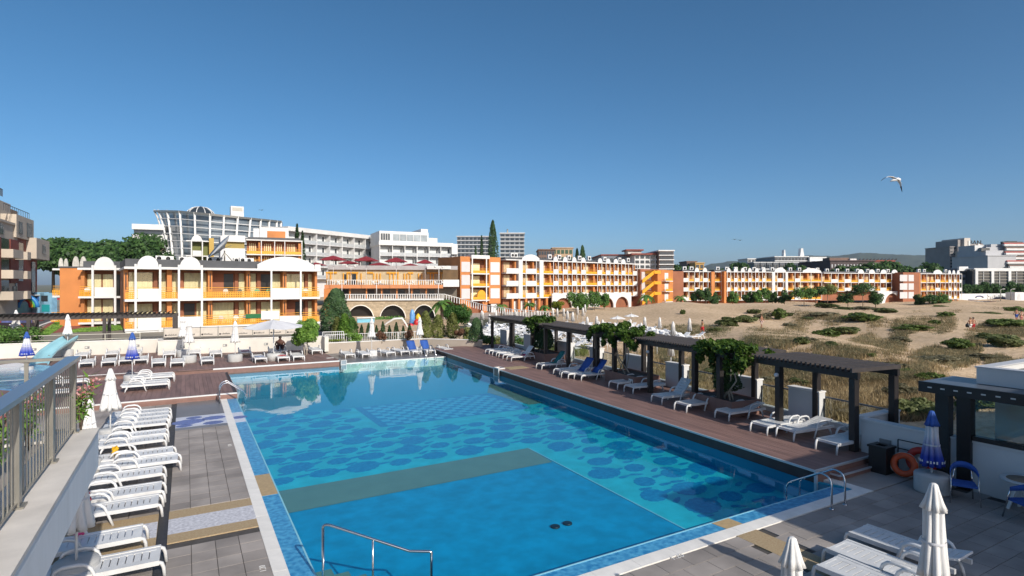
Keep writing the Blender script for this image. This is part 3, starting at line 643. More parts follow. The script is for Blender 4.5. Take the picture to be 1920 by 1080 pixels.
def towel(parent_loc, rz, x0, x1, zt, m, label, cat='towel', back=None, w=.27):
    """a towel laid over a lounger at parent_loc; x0..x1 along it; back = backrest angle for the part past the hinge"""
    pts = []; n = 10
    for i in range(n + 1):
        x = x0 + (x1 - x0) * i / n; z = zt
        if back is not None and x > 1.1:
            a = math.radians(back); z = zt + (x - 1.1) * math.sin(a) + .0; x = 1.1 + (x - 1.1) * math.cos(a)
        pts.append((x - (.02 if back and z > zt else 0), z + .012 + .006 * math.sin(i * 2.1)))
    mb = MB()
    vs = [(x, y, z) for x, z in pts for y in (-w, w)] + [(x, y, z + .012) for x, z in pts for y in (-w, w)]; k = 2 * len(pts); fs = []
    for i in range(len(pts) - 1):
        a = 2 * i; fs += [(a, a + 1, a + 3, a + 2), (k + a, k + a + 2, k + a + 3, k + a + 1), (a, a + 2, k + a + 2, k + a), (a + 1, k + a + 1, k + a + 3, a + 3)]
    fs += [(0, k, k + 1, 1), (k - 2, k - 1, 2 * k - 1, 2 * k - 2)]
    mb.add(vs, fs, True); o = mb.build('towel', m, None, parent_loc, rz); tag(o, label, cat); return o
# left row beside the drain: feet towards the pool
ys = [28.15, 27.38, 26.6, 25.75, 24.55, 23.75, 22.0, 21.2, 19.85, 18.9, 17.95, 16.15, 14.1]
xf = [-.62, -.60, -.62, -.66, -.62, -.66, -.35, -.22, -.58, -.55, -.58, -.80, -.44]
# measured leg positions of the near row (nearest six are read off the photo directly)
ys = [27.3, 26.55, 25.8, 24.98, 23.3, 22.4, 20.6, 19.62, 18.5, 17.0, 16.0, 14.1, 12.75]
for i, (y, x) in enumerate(zip(ys, xf)):
    lab = 'white plastic lounger beside the black drain, %s in the row counted from the middle deck' % ORD[i]
    o = dup(LF, (x + .02, y, 0), PI + R_.uniform(-.03, .03), lab, 'loungers in the row beside the drain'); o.rotation_euler[2] = PI + R_.uniform(-.02, .035)
YEL = mat('yellow_cloth', (.62, .36, .01), .8); PINK = mat('pink_cloth', (.62, .08, .25), .8)
def rag(loc, m, label, cat='towel', s=1.0, rz=0):
    mb = MB(); n = 7; vs = []; fs = []
    for j in range(n + 1):
        for i in range(5):
            u = (i / 4 - .5) * .16 * s; v = j / n
            vs.append((u + .02 * math.sin(j * 2 + i), -.05 * math.sin(i * 1.7 + j), .25 * s * (1 - v) + .02 * math.sin(i * 3 + j)))
    for j in range(n):
        for i in range(4): fs.append((j * 5 + i, j * 5 + i + 1, j * 5 + i + 6, j * 5 + i + 5))
    mb.add(vs, fs, True); o = mb.build('towel', m, None, loc, rz); tag(o, label, cat)
    md = o.modifiers.new('thickness', 'SOLIDIFY'); md.thickness = .02; return o
p = far(216, 868, 17.0); rag((p.x, p.y, .36), YEL, 'yellow cloth hanging on a lounger armrest beside the drain')
p = far(150, 1015, 11.6); rag((p.x, p.y, .33), PINK, 'pink cloth draped on the lounger nearest the terrace'); 
p = gnd(162, 937, .4); rag((p.x, p.y, .33), REDC, 'small red cloth on a lounger beside the drain')
# mid deck loungers
for i, (x, y) in enumerate(((-.60, 36.4), (-.62, 35.7), (-.78, 34.0), (-.80, 33.2))):
    dup(LF, (x, y, .25), PI + .02, 'white lounger on the middle deck by the blue umbrella, %s from the water channel' % ORD[i], 'loungers on the middle deck')
for i, (x, y) in enumerate(((-4.4, 36.2), (-4.5, 33.0))):
    dup(LF, (x, y, .25), PI + .02, 'white lounger on the middle deck behind the terrace railing, %s from the water channel' % ORD[i], 'loungers on the middle deck')
# near right, three side by side
for i, (x, y) in enumerate(((12.25, 6.75), (11.15, 6.55), (10.35, 6.25))):
    o = dup(LF if i else LT, (x, y, 0), -PI / 2 + .03, 'white lounger on the near right paving, %s from the blue chairs' % ORD[i], 'loungers on the near right paving')
# right deck: feet towards the pool
rdl = [(1338, 783, .3, LT), (1404, 808, .3, LF), (1452, 818, .3, LT), (1526, 842, .3, LU if 0 else LT),
       (1140, 726, .3, LF), (1168, 734, .3, LF), (1219, 753, .3, LU), (1262, 768, .3, LF),
       (1004, 691, .3, LU), (1036, 702, .3, LT), (1051, 708, .3, LU), (1075, 711, .3, LU),
       (909, 663, .3, LF), (922, 667, .3, LF), (934, 671, .3, LF), (949, 676, .3, LU)]
slots = []
for i, (px, py, z, pr) in enumerate(rdl):
    if i < 4: nm_ = 'white lounger under the near pergola, %s from the planter box' % ORD[i]
    elif i < 8: nm_ = 'white lounger under the pergola between the vine trees, %s from the far planter' % ORD[i - 4]
    elif i < 12: nm_ = 'white lounger under the pergola with the towels, %s from the far planter' % ORD[i - 8]
    else: nm_ = 'white lounger at the far end of the right deck, %s from the corner wall' % ORD[i - 12]
    p = gnd(px, py, z); y = p.y - .05; x = min(p.x, pfx(y) - .1) if False else p.x
    rz = math.radians(-4) + R_.uniform(-.03, .03)
    # the leg seen in the photo is the far one for these; shift by half the width towards the camera
    o = dup(pr, (x + .09, y - .34, z), rz, nm_, 'loungers on the right deck'); slots.append((o, rz))
TEAL = mat('teal_towel', (.01, .16, .16), .85, .1, 8); CRIM = mat('crimson_towel', (.35, .01, .09), .85, .1, 8)
towel(slots[8][0].location, slots[8][1], .75, 1.95, .335, TEAL, 'teal towel over the raised lounger under the pergola', back=52)
towel(slots[10][0].location, slots[10][1], .95, 1.98, .335, BLUEC, 'blue towel over a raised lounger under the pergola, far one of two', back=52, w=.36)
towel(slots[11][0].location, slots[11][1], 1.0, 1.95, .335, BLUEC, 'blue towel over a raised lounger beside the planter with the sign', back=52, w=.36)
towel(slots[15][0].location, slots[15][1], .8, 1.3, .335, CRIM, 'crimson towel on the raised lounger at the far pergola', back=30)
# far row at the end of the pool, feet towards the water
frl = [(647, 673.3, LF), (679, 672.6, LF), (724, 669.6, LF), (751, 667.3, LF), (774, 667, LU), (800, 665.6, LU), (834, 663, LF)]
frs = []
for i, (px, py, pr) in enumerate(frl):
    p = gnd(px, py, 0); rz = PI / 2 + (.12 if i in (2, 3) else 0)
    frs.append(dup(pr, (p.x + .38, p.y + .08, 0), rz, 'white lounger in the far row by the taupe wall, %s from the wooden deck' % ORD[i], 'loungers in the far row'))
for k, nme in ((4, 'near the white umbrella pole, left one'), (5, 'right of the white umbrella pole')):
    towel(frs[k].location, PI / 2, 1.02, 1.92, .335, BLUEC, 'blue towel on a raised far lounger ' + nme, back=52, w=.33)
# far deck rows, feet towards the water
fdl = [(146, 691), (188, 689), (221, 686), (250, 684.5), (283, 690), (318, 690), (376, 686), (477, 682), (520, 680), (549, 678)]
fds = []
for i, (px, py) in enumerate(fdl):
    p = gnd(px, py, .3); fds.append(dup(LF, (p.x + .4, p.y + .08, .3), PI / 2 + R_.uniform(-.04, .04), 'white lounger in the front row of the far deck, %s from the slide' % ORD[i], 'loungers in the front row of the far deck'))
fbl = [(150, 669), (204, 667.5), (245, 666.5), (308, 672), (355, 668.5), (396, 671), (452, 669), (508, 667.5), (586, 665)]
fbs = []
for i, (px, py) in enumerate(fbl):
    p = gnd(px, py, .3); fbs.append(dup(LF, (p.x + .3, min(p.y, 46.2 if p.x > -1.5 else 48.4) - .1, .3), PI / 2 + R_.uniform(-.04, .04), 'white lounger in the back row against the cream wall, %s from the slide' % ORD[i], 'loungers in the back row of the far deck'))
towel(fds[8].location, PI / 2, .75, 1.15, .335, REDC, 'red towel on the front row lounger near the round tree')
towel(fds[7].location, PI / 2, .6, 1.2, .335, mat('blue_white_towel', (.35, .42, .6), .85, .4, 5), 'blue and white towel on a front row lounger')
towel(fds[6].location, PI / 2, .7, 1.1, .335, mat('grey_towel', (.25, .26, .3), .85, .3, 5), 'grey patterned towel on a lounger by the concrete drum')
towel(fbs[6].location, PI / 2, .3, 1.0, .335, mat('pink_towel', (.6, .3, .34), .85, .1, 5), 'pale pink towel on a back row lounger by the umbrella drum')
kill(LF); kill(LU); kill(LT)

# ------------------------------------------------------------ umbrellas
def canopy_mesh(h, r, m, top=True):
    """folded canopy: uneven pleats that hang from the ribs, gathered by a tie"""
    def sheet(prof, n, mb):
        ph = [R_.uniform(-.25, .25) for _ in range(8)]; am = [R_.uniform(.6, 1.35) for _ in range(8)]; vs = []; fs = []
        for j, (rr, z, fa) in enumerate(prof):
            for k in range(n):
                a = 2 * PI * k / n; q = int(8 * k / n) % 8; w = (8 * k / n) % 1
                fold = abs(math.sin(PI * (w + .12 * ph[q] * math.sin(3 * z)))) ** .6
                rad = rr * (1 - fa * am[q] * (1 - fold)) * (1 + .05 * math.sin(5 * z + q * 2.1))
                vs.append((rad * math.cos(a + .15 * ph[q] * (h - z)), rad * math.sin(a + .15 * ph[q] * (h - z)), z - (.05 * fa * am[q] if j >= len(prof) - 2 else 0)))
        for j in range(len(prof) - 1):
            for k in range(n): fs.append((j * n + k, j * n + (k + 1) % n, (j + 1) * n + (k + 1) % n, (j + 1) * n + k))
        fs.append(tuple(range(n))[::-1]); mb.add(vs, fs, True); return mb
    a_ = sheet([(.03, h, 0), (.055, h - .02, .1), (.085, h - .12, .25), (.135, h - .28, .35), (.185, h - .37, .42), (.15, h - .375, .4)], 48, MB())
    pr = [(.13, h - .33, .3)]
    for k in range(12): u = k / 11; pr.append((.14 + (r * 1.12 - .14) * u ** 1.15 - .02 * math.sin(PI * u), h - .36 - 1.05 * u, .34 + .22 * u))
    pr.append((r * .75, h - 1.40, .4)); b_ = sheet(pr, 64, MB()); return a_, b_
def closed_umbrella(name, label, loc, h=2.55, r=.27, m=CLOTH, base='drum', group=None, capm=None, br=.34, bh=.5, tilt=0):
    t = thing(name, label, 'umbrella', loc, R_.uniform(0, 1), group)
    a, b = canopy_mesh(h, r, m); a.build('top_cap', capm or m, t); b.build('canopy', m, t)
    mb = MB(); mb.tube([(0, 0, .1), (0, 0, h - .5)], .024, 8); mb.build('pole', WHITE, t)
    ru = .14 + (r * 1.12 - .14) * .5 ** 1.15; MB().lathe([(ru * .9, h - .905), (ru * .93, h - .885), (ru * .9, h - .865)], 20, caps=False).build('tie_strap', CLOTHG, t)
    if base == 'drum': MB().lathe([(br * .97, 0), (br, .04), (br, bh - .04), (br * .94, bh), (.06, bh + .005)], 24).build('base', CONC, t)
    elif base == 'box': MB().box(-.3, .3, -.3, .3, 0, .42).build('base', WHITE, t)
    return t
def bluegrad(name='blue_fade_canvas'):
    m = bpy.data.materials.new(name); nt, N, L, b = _nodes(m); tc = N.new('ShaderNodeTexCoord'); sx = N.new('ShaderNodeSeparateXYZ'); L.new(tc.outputs['Generated'], sx.inputs[0])
    cr = N.new('ShaderNodeValToRGB'); e = cr.color_ramp.elements; e[0].position = .22; e[0].color = (.02, .05, .36, 1); e[1].position = .72; e[1].color = (.66, .67, .70, 1)
    k = e.new(.42); k.color = (.22, .24, .48, 1); L.new(sx.outputs[2], cr.inputs[0]); L.new(cr.outputs[0], b.inputs['Base Color']); b.inputs['Roughness'].default_value = .8; return m
FADE = bluegrad()
def P(px, py, z): p = gnd(px, py, z); return (p.x, p.y, z)
closed_umbrella('closed_umbrella', 'closed white umbrella in the drum nearest the terrace corner', (-1.72, 12.9, 0), 2.45, .27, br=.36, bh=.44)
closed_umbrella('closed_umbrella', 'closed white umbrella standing among the loungers beside the drain', P(207, 806, .35)[:2] + (0,), 2.5, .30, br=.34, bh=.4)
closed_umbrella('closed_umbrella', 'closed white umbrella behind the pink oleander flowers', P(165, 862, .4)[:2] + (0,), 2.35, .27, br=.34, bh=.4)
u1 = closed_umbrella('closed_umbrella', 'closed blue and white umbrella on the middle deck', P(248, 713, .3)[:2] + (.25,), 2.62, .30, FADE, capm=BLUEC, br=.4, bh=.35)
u2 = closed_umbrella('closed_umbrella', 'closed blue and white umbrella by the blue slide', P(50, 700, .1)[:2] + (.0,), 2.6, .34, FADE, capm=BLUEC)
u3 = closed_umbrella('closed_umbrella', 'closed blue and white umbrella in front of the black posts', (17.05, 7.5, 0), 2.12, .25, FADE, capm=BLUEC, br=.40, bh=.48)
for u in (u1, u2, u3):                                    # white dashes of print along the hem
    h = {u1: 2.62, u2: 2.6, u3: 2.12}[u]; mb = MB(); a0 = -PI * .95
    for k in range(26):
        if k % 5 == 4: continue
        a = k * 2 * PI / 26; r = {u1: .335, u2: .38, u3: .285}[u]; c = Vector((r * math.cos(a), r * math.sin(a), h - 1.3)); tn = Vector((-math.sin(a), math.cos(a), 0))
        mb.beam(c - tn * .018, c + tn * .018, .006, .05 + .02 * (k % 2))
    mb.build('print', PAINTW, u)
closed_umbrella('closed_umbrella', 'closed white umbrella beside the near right loungers, the taller in view', (9.95, 4.35, 0), 2.40, .20, br=.34, bh=.4)
closed_umbrella('closed_umbrella', 'closed white umbrella at the bottom edge of the near paving', (7.35, 4.95, 0), 1.92, .20, br=.34, bh=.35)
closed_umbrella('closed_umbrella', 'closed white umbrella in a drum on the far deck, in front of a second one', P(355, 680, .3), 2.75, .28, br=.42, bh=.5)
closed_umbrella('closed_umbrella', 'closed white umbrella close behind another one at the cream wall', P(343, 669, .3), 2.85, .26, br=.4, bh=.5)
closed_umbrella('closed_umbrella', 'closed white umbrella in a drum on the far deck, alone beside the pink towel', P(441, 678, .3), 2.72, .28, br=.45, bh=.5)
closed_umbrella('closed_umbrella', 'closed white umbrella in the far row, the one by the wooden deck', P(697, 667, 0), 2.85, .27, base='box')
closed_umbrella('closed_umbrella', 'closed white umbrella in the far row, between the blue towels', P(787, 661.5, 0), 2.85, .27, base='box')
closed_umbrella('closed_umbrella', 'closed white umbrella at the top of the blue slide', P(127, 668, .3)[:2] + (.3,), 3.0, .28)
closed_umbrella('closed_umbrella', 'closed white umbrella at the left hedge by the street', P(30, 660, .3)[:2] + (.3,), 3.2, .36)
def open_umbrella(name, label, loc, h, r, m, rim=.3, n=4, group=None, rot=0, pole=WHITE, base=True):
    t = thing(name, label, 'umbrella', loc, rot, group); nn = n * 4; vs = [(0, 0, h)]; fs = []
    rings = 5
    for j in range(1, rings + 1):
        u = j / rings
        for k in range(nn):
            a = 2 * PI * k / nn; seg = (a % (2 * PI / n)) / (2 * PI / n) - .5
            rr = r * math.cos(PI / n) / math.cos(seg * 2 * PI / n); sag = .05 * r * (1 - (2 * seg) ** 2) * u
            vs.append((rr * u * math.cos(a), rr * u * math.sin(a), h - rim * r * 1.0 * u ** 1.15 - sag))
    for k in range(nn): fs.append((0, 1 + k, 1 + (k + 1) % nn))
    for j in range(rings - 1):
        for k in range(nn): a = 1 + j * nn; fs.append((a + k, a + nn + k, a + nn + (k + 1) % nn, a + (k + 1) % nn))
    mb = MB(); mb.add(vs, fs, False); o = mb.build('canopy', m, t); md = o.modifiers.new('thickness', 'SOLIDIFY'); md.thickness = .02
    mb = MB()
    for k in range(n): a = 2 * PI * k / n; mb.beam((0, 0, h - .08), (r * .97 * math.cos(a), r * .97 * math.sin(a), h - rim * r - .03), .03)
    mb.build('rib', pole, t)
    mb = MB(); mb.tube([(0, 0, 0), (0, 0, h - .02)], .03 * max(1, r / 1.8), 8); mb.build('pole', pole, t); mb = MB(); mb.lathe([(.04, h), (.03, h + .12), (.005, h + .16)], 8); mb.build('finial', pole, t)
    if base: MB().lathe([(.45, 0), (.45, .45), (.4, .5), (.05, .5)], 20).build('base', CONC, t)
    return t
p = P(513, 676, .3); open_umbrella('open_umbrella', 'open pale umbrella on the far deck beside the round tree', (p[0], p[1], .3), 2.75, 2.05, CLOTHG, .22, 6, rot=.3)

# ------------------------------------------------------------ pool rails
def rail_tube(t, pts, r=.024, name='rail'): mb = MB(); mb.tube(pts, r, 10); return mb.build(name, STEEL, t)
def arc(a, b, c, n=6): a, b, c = Vector(a), Vector(b), Vector(c); return [((1 - u) ** 2) * a + 2 * u * (1 - u) * b + u * u * c for u in [i / n for i in range(n + 1)]]
h1 = thing('pool_handrail', 'steel stair handrail rising from the near edge of the pool', 'handrail', (2.17, 10.7, 0))
e = Vector((1.73, -.94, 0))
top = lambda u, z: e * u + Vector((0, 0, z))
rail_tube(h1, [top(0, -.3), top(0, 1.0)] + arc(top(0, 1.0), top(0.0, 1.10), top(.07, 1.06)) + [top(.76, .60), top(.80, .575), top(.98, .565), top(1.0, .555), top(1.0, .50), top(1.0, -.5)])
rail_tube(h1, [top(.46, .80), top(.46, -.4)], .02, 'post')
for u in (0, .46, 1.0): MB().lathe([(.05, 0), (.05, .02), (.03, .03)], 12).build('flange', STEEL, h1, top(u, -.14 - .2 * u))
h2 = thing('pool_ladder', 'pair of bent steel ladder rails at the near right pool corner', 'ladder', (13.85, 8.1, 0))
for dx in (-.28, .28):
    rail_tube(h2, [Vector((dx, 0, 0)), Vector((dx, 0, .55))] + arc((dx, 0, .55), (dx, 0.0, .82), (dx, .3, .80)) + [Vector((dx, 1.05, .36))] + arc((dx, 1.05, .36), (dx, 1.2, .26), (dx, 1.2, .1)) + [Vector((dx, 1.2, -.5))])
    MB().lathe([(.06, 0), (.06, .015), (.03, .03)], 12).build('flange', STEEL, h2, (dx, 0, 0))
h3 = thing('pool_ladder', 'pair of steel ladder rails by the corner of the middle deck', 'ladder', (1.35, 29.5, 0))
for dy in (-.28, .28):
    rail_tube(h3, [Vector((0, dy, 0)), Vector((0, dy, .6))] + arc((0, dy, .6), (.05, dy, .95), (.35, dy, .92)) + [Vector((1.0, dy, .45)), Vector((1.12, dy, .2)), Vector((.95, dy, -.3))], .026)
h4 = thing('pool_ladder', 'pair of curved steel ladder rails at the far end of the pool', 'ladder', (15.5, 39.95, 0))
for dx in (-.3, .3): rail_tube(h4, [Vector((dx * 1.3, .35, 0)), Vector((dx * 1.3, .35, .55))] + arc((dx * 1.3, .35, .55), (dx * 1.3, .3, .95), (dx * 1.3 + .1, 0, .85)) + [Vector((dx * 1.3 + .25, -.45, .2)), Vector((dx * 1.3 + .25, -.5, -.4))], .028)

# ------------------------------------------------------------ near right corner
bn = thing('litter_bin', 'black square litter bin at the end of the deck step', 'bin', (17.55, 9.0, 0))
mb = MB(); mb.box(-.24, .24, -.24, .24, 0, .72); mb.build('body', BLACK, bn); mb = MB(); mb.box(-.27, .27, -.27, -.12, .72, .78); mb.box(-.27, .27, .12, .27, .72, .78); mb.box(-.27, -.12, -.12, .12, .72, .78); mb.box(.12, .27, -.12, .12, .72, .78); mb.build('rim', BLACK, bn)
LIFE = mat('orange_ring', (.62, .085, .02), .5, .08, 4); LIFR = mat('red_ring', (.42, .03, .02), .5, .08, 4); ROPE = mat('rope', (.6, .58, .52), .9)
def ring(name, label, loc, rot, R0, r0, m):
    t = thing(name, label, 'life ring', loc); t.rotation_euler = rot
    mb = MB(); n = 32; k = 12; vs = []; fs = []
    for i in range(n):
        for j in range(k):
            a = 2 * PI * i / n; b = 2 * PI * j / k; vs.append(((R0 + r0 * math.cos(b)) * math.cos(a), (R0 + r0 * math.cos(b)) * math.sin(a), .8 * r0 * math.sin(b)))
    for i in range(n):
        for j in range(k): fs.append((i * k + j, ((i + 1) % n) * k + j, ((i + 1) % n) * k + (j + 1) % k, i * k + (j + 1) % k))
    mb.add(vs, fs, True); mb.build('body', m, t)
    mb = MB()
    for q in range(4):
        a = q * PI / 2 + .5; pts = [((R0 + r0 * 1.02) * math.cos(a + u * PI / 2), (R0 + r0 * 1.02) * math.sin(a + u * PI / 2), .03 - .1 * math.sin(u * PI)) for u in [i / 8 for i in range(9)]]; mb.tube(pts, .008, 5)
    mb.build('rope', ROPE, t); return t
ring('life_ring', 'orange life ring leaning in front of the red one', (17.58, 8.42, .36), (0, math.radians(-78), math.radians(14)), .25, .085, LIFE)
ring('life_ring', 'red life ring hanging on the dark rack behind the orange one', (17.86, 8.12, .5), (0, math.radians(-84), math.radians(6)), .29, .095, LIFR)
rk = thing('ring_rack', 'thin dark rack holding the life rings at the white wall', 'rack', (17.93, 8.0, 0))
mb = MB()
for a, b in (((0, -.5, 0), (0, -.5, .95)), ((0, .75, 0), (0, .75, .95)), ((0, -.5, .95), (0, .75, .95)), ((0, -.5, .7), (0, .75, .7))): mb.beam(a, b, .025)
mb.build('frame', BLACK, rk)
mb = MB(); mb.tube([(0, 0, 0), (0, .05, .3), (0, .1, .9)], [.06, .035, .015], 8); o = mb.build('yellow_paddle', mat('yellow_plastic', (.6, .32, .01), .5), None, (17.7, 7.75, 0)); tag(o, 'narrow yellow cone leaning by the black post', 'cone')
def blue_chair(label, loc, rz):
    t = thing('blue_chair', label, 'chair', loc, rz, 'blue armchairs')
    mb = MB(); mb.prism([(-.25, -.24), (.25, -.24), (.23, .24), (-.23, .24)], .42, .47); mb.build('seat', BLUEC, t)
    vs = []; fs = []; n = 14
    for i in range(n + 1):
        a = PI * i / n; x = .29 * math.cos(a); y = -.12 + .36 * math.sin(a); z = .66 + .14 * math.sin(a)
        for dx, dz in ((-.0, -.0), (.0, .10 + .05 * math.sin(a))): vs.append((x, y, z + dz))
        vs.append((x * .93, y * .93 - .01, z + .1 + .05 * math.sin(a))); vs.append((x * .93, y * .93 - .01, z))
    for i in range(n):
        for j in range(4): fs.append((i * 4 + j, i * 4 + (j + 1) % 4, i * 4 + 4 + (j + 1) % 4, i * 4 + 4 + j))
    fs += [(3, 2, 1, 0), (n * 4, n * 4 + 1, n * 4 + 2, n * 4 + 3)]
    MB().add(vs, fs, True).build('backrest', BLUEC, t)
    for sx in (-1, 1):
        mb = MB(); mb.tube([(sx * .30, -.3, 0), (sx * .27, -.2, .45), (sx * .28, -.12, .70)], .015, 7); mb.build('leg', STEEL, t)
        mb = MB(); mb.tube([(sx * .22, .34, 0), (sx * .2, .22, .45), (sx * .17, .2, .74)], .015, 7); mb.build('leg', STEEL, t)
    return t
blue_chair('blue armchair against the white wall beside the concrete drum', (16.95, 6.75, 0), math.radians(-62))
blue_chair('blue armchair at the right edge beside the round table', (16.75, 5.45, 0), math.radians(150))
tb = thing('round_table', 'round white cafe table with a tan top by the blue chairs', 'table', (17.5, 5.75, 0))
MB().lathe([(.42, .70), (.45, .72), (.45, .745), (.40, .75)], 28).build('top', WHITE, tb); MB().lathe([(.33, .7505), (.33, .753)], 28).build('inlay', mat('tan_inlay', (.32, .22, .15), .6), tb)
mb = MB()
for k in range(4): a = k * PI / 2 + .6; mb.beam((.1 * math.cos(a), .1 * math.sin(a), .7), (.3 * math.cos(a), .3 * math.sin(a), 0), .06)
mb.build('pedestal', WHITE, tb)
# ------------------------------------------------------------ hotel wings
class Wing:
    def __init__(s, name, label, p0, p1, cat='building', group=None):
        s.p0 = Vector((*p0, 0)); s.p1 = Vector((*p1, 0)); s.d = (s.p1 - s.p0).normalized(); s.n = Vector((-s.d.y, s.d.x, 0)); s.L = (s.p1 - s.p0).length
        s.t = thing(name, label, cat, s.p0, math.atan2(s.d.y, s.d.x), group)
    def u(s, px, y=0.0):                                   # where the sight line px crosses the facade plane (set back y)
        r = ray(px); o = s.p0 + s.n * y; den = r.x * s.d.y - r.y * s.d.x
        return (o.y * r.x - o.x * r.y) / (r.y * s.d.x - r.x * s.d.y)
    def w(s, u, y, z): return s.p0 + s.d * u + s.n * y + Vector((0, 0, z))
    def box(s, part, m, u0, u1, y0, y1, z0, z1, par=None): return MB().box(u0, u1, y0, y1, z0, z1).build(part, m, par or s.t)
    def plate(s, part, m, pts, y0, y1, par=None): return MB().plate(pts, y0, y1).build(part, m, par or s.t)
def lattice(u0, u1, z0, z1, y, step=.17, bar=.085):
    mb = MB(); n = max(2, round((u1 - u0) / step))
    for i in range(n + 1): x = u0 + (u1 - u0) * i / n; mb.box(x - bar / 2, x + bar / 2, y, y + .02, z0, z1)
    k = max(2, round((z1 - z0) / step))
    for j in range(k + 1): z = z0 + (z1 - z0) * j / k; mb.box(u0, u1, y + .021, y + .04, z - bar / 2, z + bar / 2)
    return mb
def railing(W, u0, u1, z, y=.05, h1=.62, h2=1.05, fine=True):
    o = (lattice(u0, u1, z + .06, z + h1, y) if fine else MB().box(u0, u1, y, y + .04, z + .06, z + h1)).build('lattice_railing', YELLOW, W.t)
    mb = MB()
    for hh in (h1 + .2, h2): mb.box(u0, u1, y, y + .045, z + hh - .025, z + hh + .025)
    mb.build('top_rail', YELLOW, o)
def curtain(W, u0, u1, z0, z1, y, glass=True, m=None):
    n = max(6, int((u1 - u0) / .11)); vs = []; fs = []
    for i in range(n + 1):
        x = u0 + (u1 - u0) * i / n; yy = y + .05 + .035 * math.sin(i * 2.2) * R_.uniform(.5, 1)
        vs += [(x, yy, z0), (x, yy, z1)]
    for i in range(n): fs.append((2 * i, 2 * i + 2, 2 * i + 3, 2 * i + 1))
    o = MB().add(vs, fs, True).build('curtain', m or CURT, W.t)
    if glass: MB().box(u0, u1, y - .02, y - .01, z0, z1).build('pane', WINGLASS, o)
    return o
def arch_pts(u0, u1, z0, h, n=14, flat=.0):
    c = (u0 + u1) / 2; a = (u1 - u0) / 2
    return [(u0, z0)] + [(c - a * math.cos(PI * i / n), z0 + flat + (h - flat) * math.sin(PI * i / n)) for i in range(n + 1)] + [(u1, z0)]
def lowarch_pts(u0, u1, z0, zs, h, n=14):
    c = (u0 + u1) / 2; a = (u1 - u0) / 2; return [(u0, z0)] + [(c - a * math.cos(PI * i / n) * 1.0, z0 + zs + (h - zs) * (1 - abs(math.cos(PI * i / n)) ** 2.2)) for i in range(n + 1)] + [(u1, z0)]

# --- orange hotel nearest the pool (A)
Z0, Z1, Z2 = 1.28, 4.05, 6.90
A = Wing('orange_hotel', 'two storey orange hotel with white arched parapets behind the cream wall', (-4.86, 63.8), (12.97, 65.9))
U = A.u; BD = 1.7; L_ = A.L
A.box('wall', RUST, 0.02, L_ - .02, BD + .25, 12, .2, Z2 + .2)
A.box('plinth', PAINTW, 0, L_, .0, BD + .2, .2, Z0 - .02)
for z in (Z0, Z1): A.box('balcony_slab', PAINTW, -.05, L_ + .05, -.12, BD + .24, z - .22, z)
A.box('roof_slab', PAINTW, -.1, L_ + .1, -.2, 12.2, Z2 - .02, Z2 + .2)
A.plate('roof', ROOFG, [(0, 0), (L_ - .5, 0), (L_ - .5, .75), (0, .75)], .35, 11.9).location = (0, 0, Z2 + .2)
fins = [(232, 240), (313, 322), (390, 398), (462, 469), (530, 537), (590, 600)]
for a, b in fins:
    u0, u1 = U(a, .8), U(b, .8); u1 = min(u1, L_)
    for z, zt in ((Z0, Z1 - .22), (Z1, Z2 - .02)):
        o = A.box('fin_wall', ORANGE, u0, u1, .75, BD + .26, z, zt)
        if b - a < 9: A.box('slot', DARKG, (u0 + u1) / 2 - .05, (u0 + u1) / 2 + .05, .74, .76, z + .9, zt - .35, o)
posts = [254, 300, 335, 378, 508, 563]
for px in posts: A.box('white_post', PAINTW, U(px) - .09, U(px) + .09, -.22, -.125, .5 if px < 400 else Z0 - .2, Z2 + .45)
# windows: curtains behind glass between the fins, with rust mullions
bays = [(240, 313), (322, 390), (398, 462), (469, 530), (537, 590)]
for bi, (a, b) in enumerate(bays):
    u0, u1 = U(a, BD), U(b, BD)
    for fl_, (z, zt) in enumerate(((Z0, Z1 - .3), (Z1, Z2 - .1))):
        w = u1 - u0; door = .28 if bi % 2 else .72
        cuts = [0, door - .09, door + .09, 1.0]
        segs = [(0.02, door - .10), (door + .06, .97)]
        for k, (s0, s1) in enumerate(segs):
            dark = (bi, fl_, k) in ((2, 1, 0), (1, 0, 1), (4, 0, 0), (3, 1, 1))
            x0, x1 = u0 + w * s0, u0 + w * s1
            if dark:
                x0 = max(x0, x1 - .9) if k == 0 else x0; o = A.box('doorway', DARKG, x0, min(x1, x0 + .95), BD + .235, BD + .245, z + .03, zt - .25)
                if min(x1, x0 + .95) < x1 - .4: curtain(A, x0 + 1.1, x1, z + .05, zt - .2, BD + .1)
            else: curtain(A, x0, x1, z + .05, zt - .2, BD + .1)
        A.box('mullion', RUST, u0 + w * (door - .07), u0 + w * (door + .03), BD - .02, BD + .2, z, zt)
        A.box('lintel', RUST, u0, u1, BD - .05, BD + .24, zt - .2, zt + (.07 if fl_ == 0 else .07))
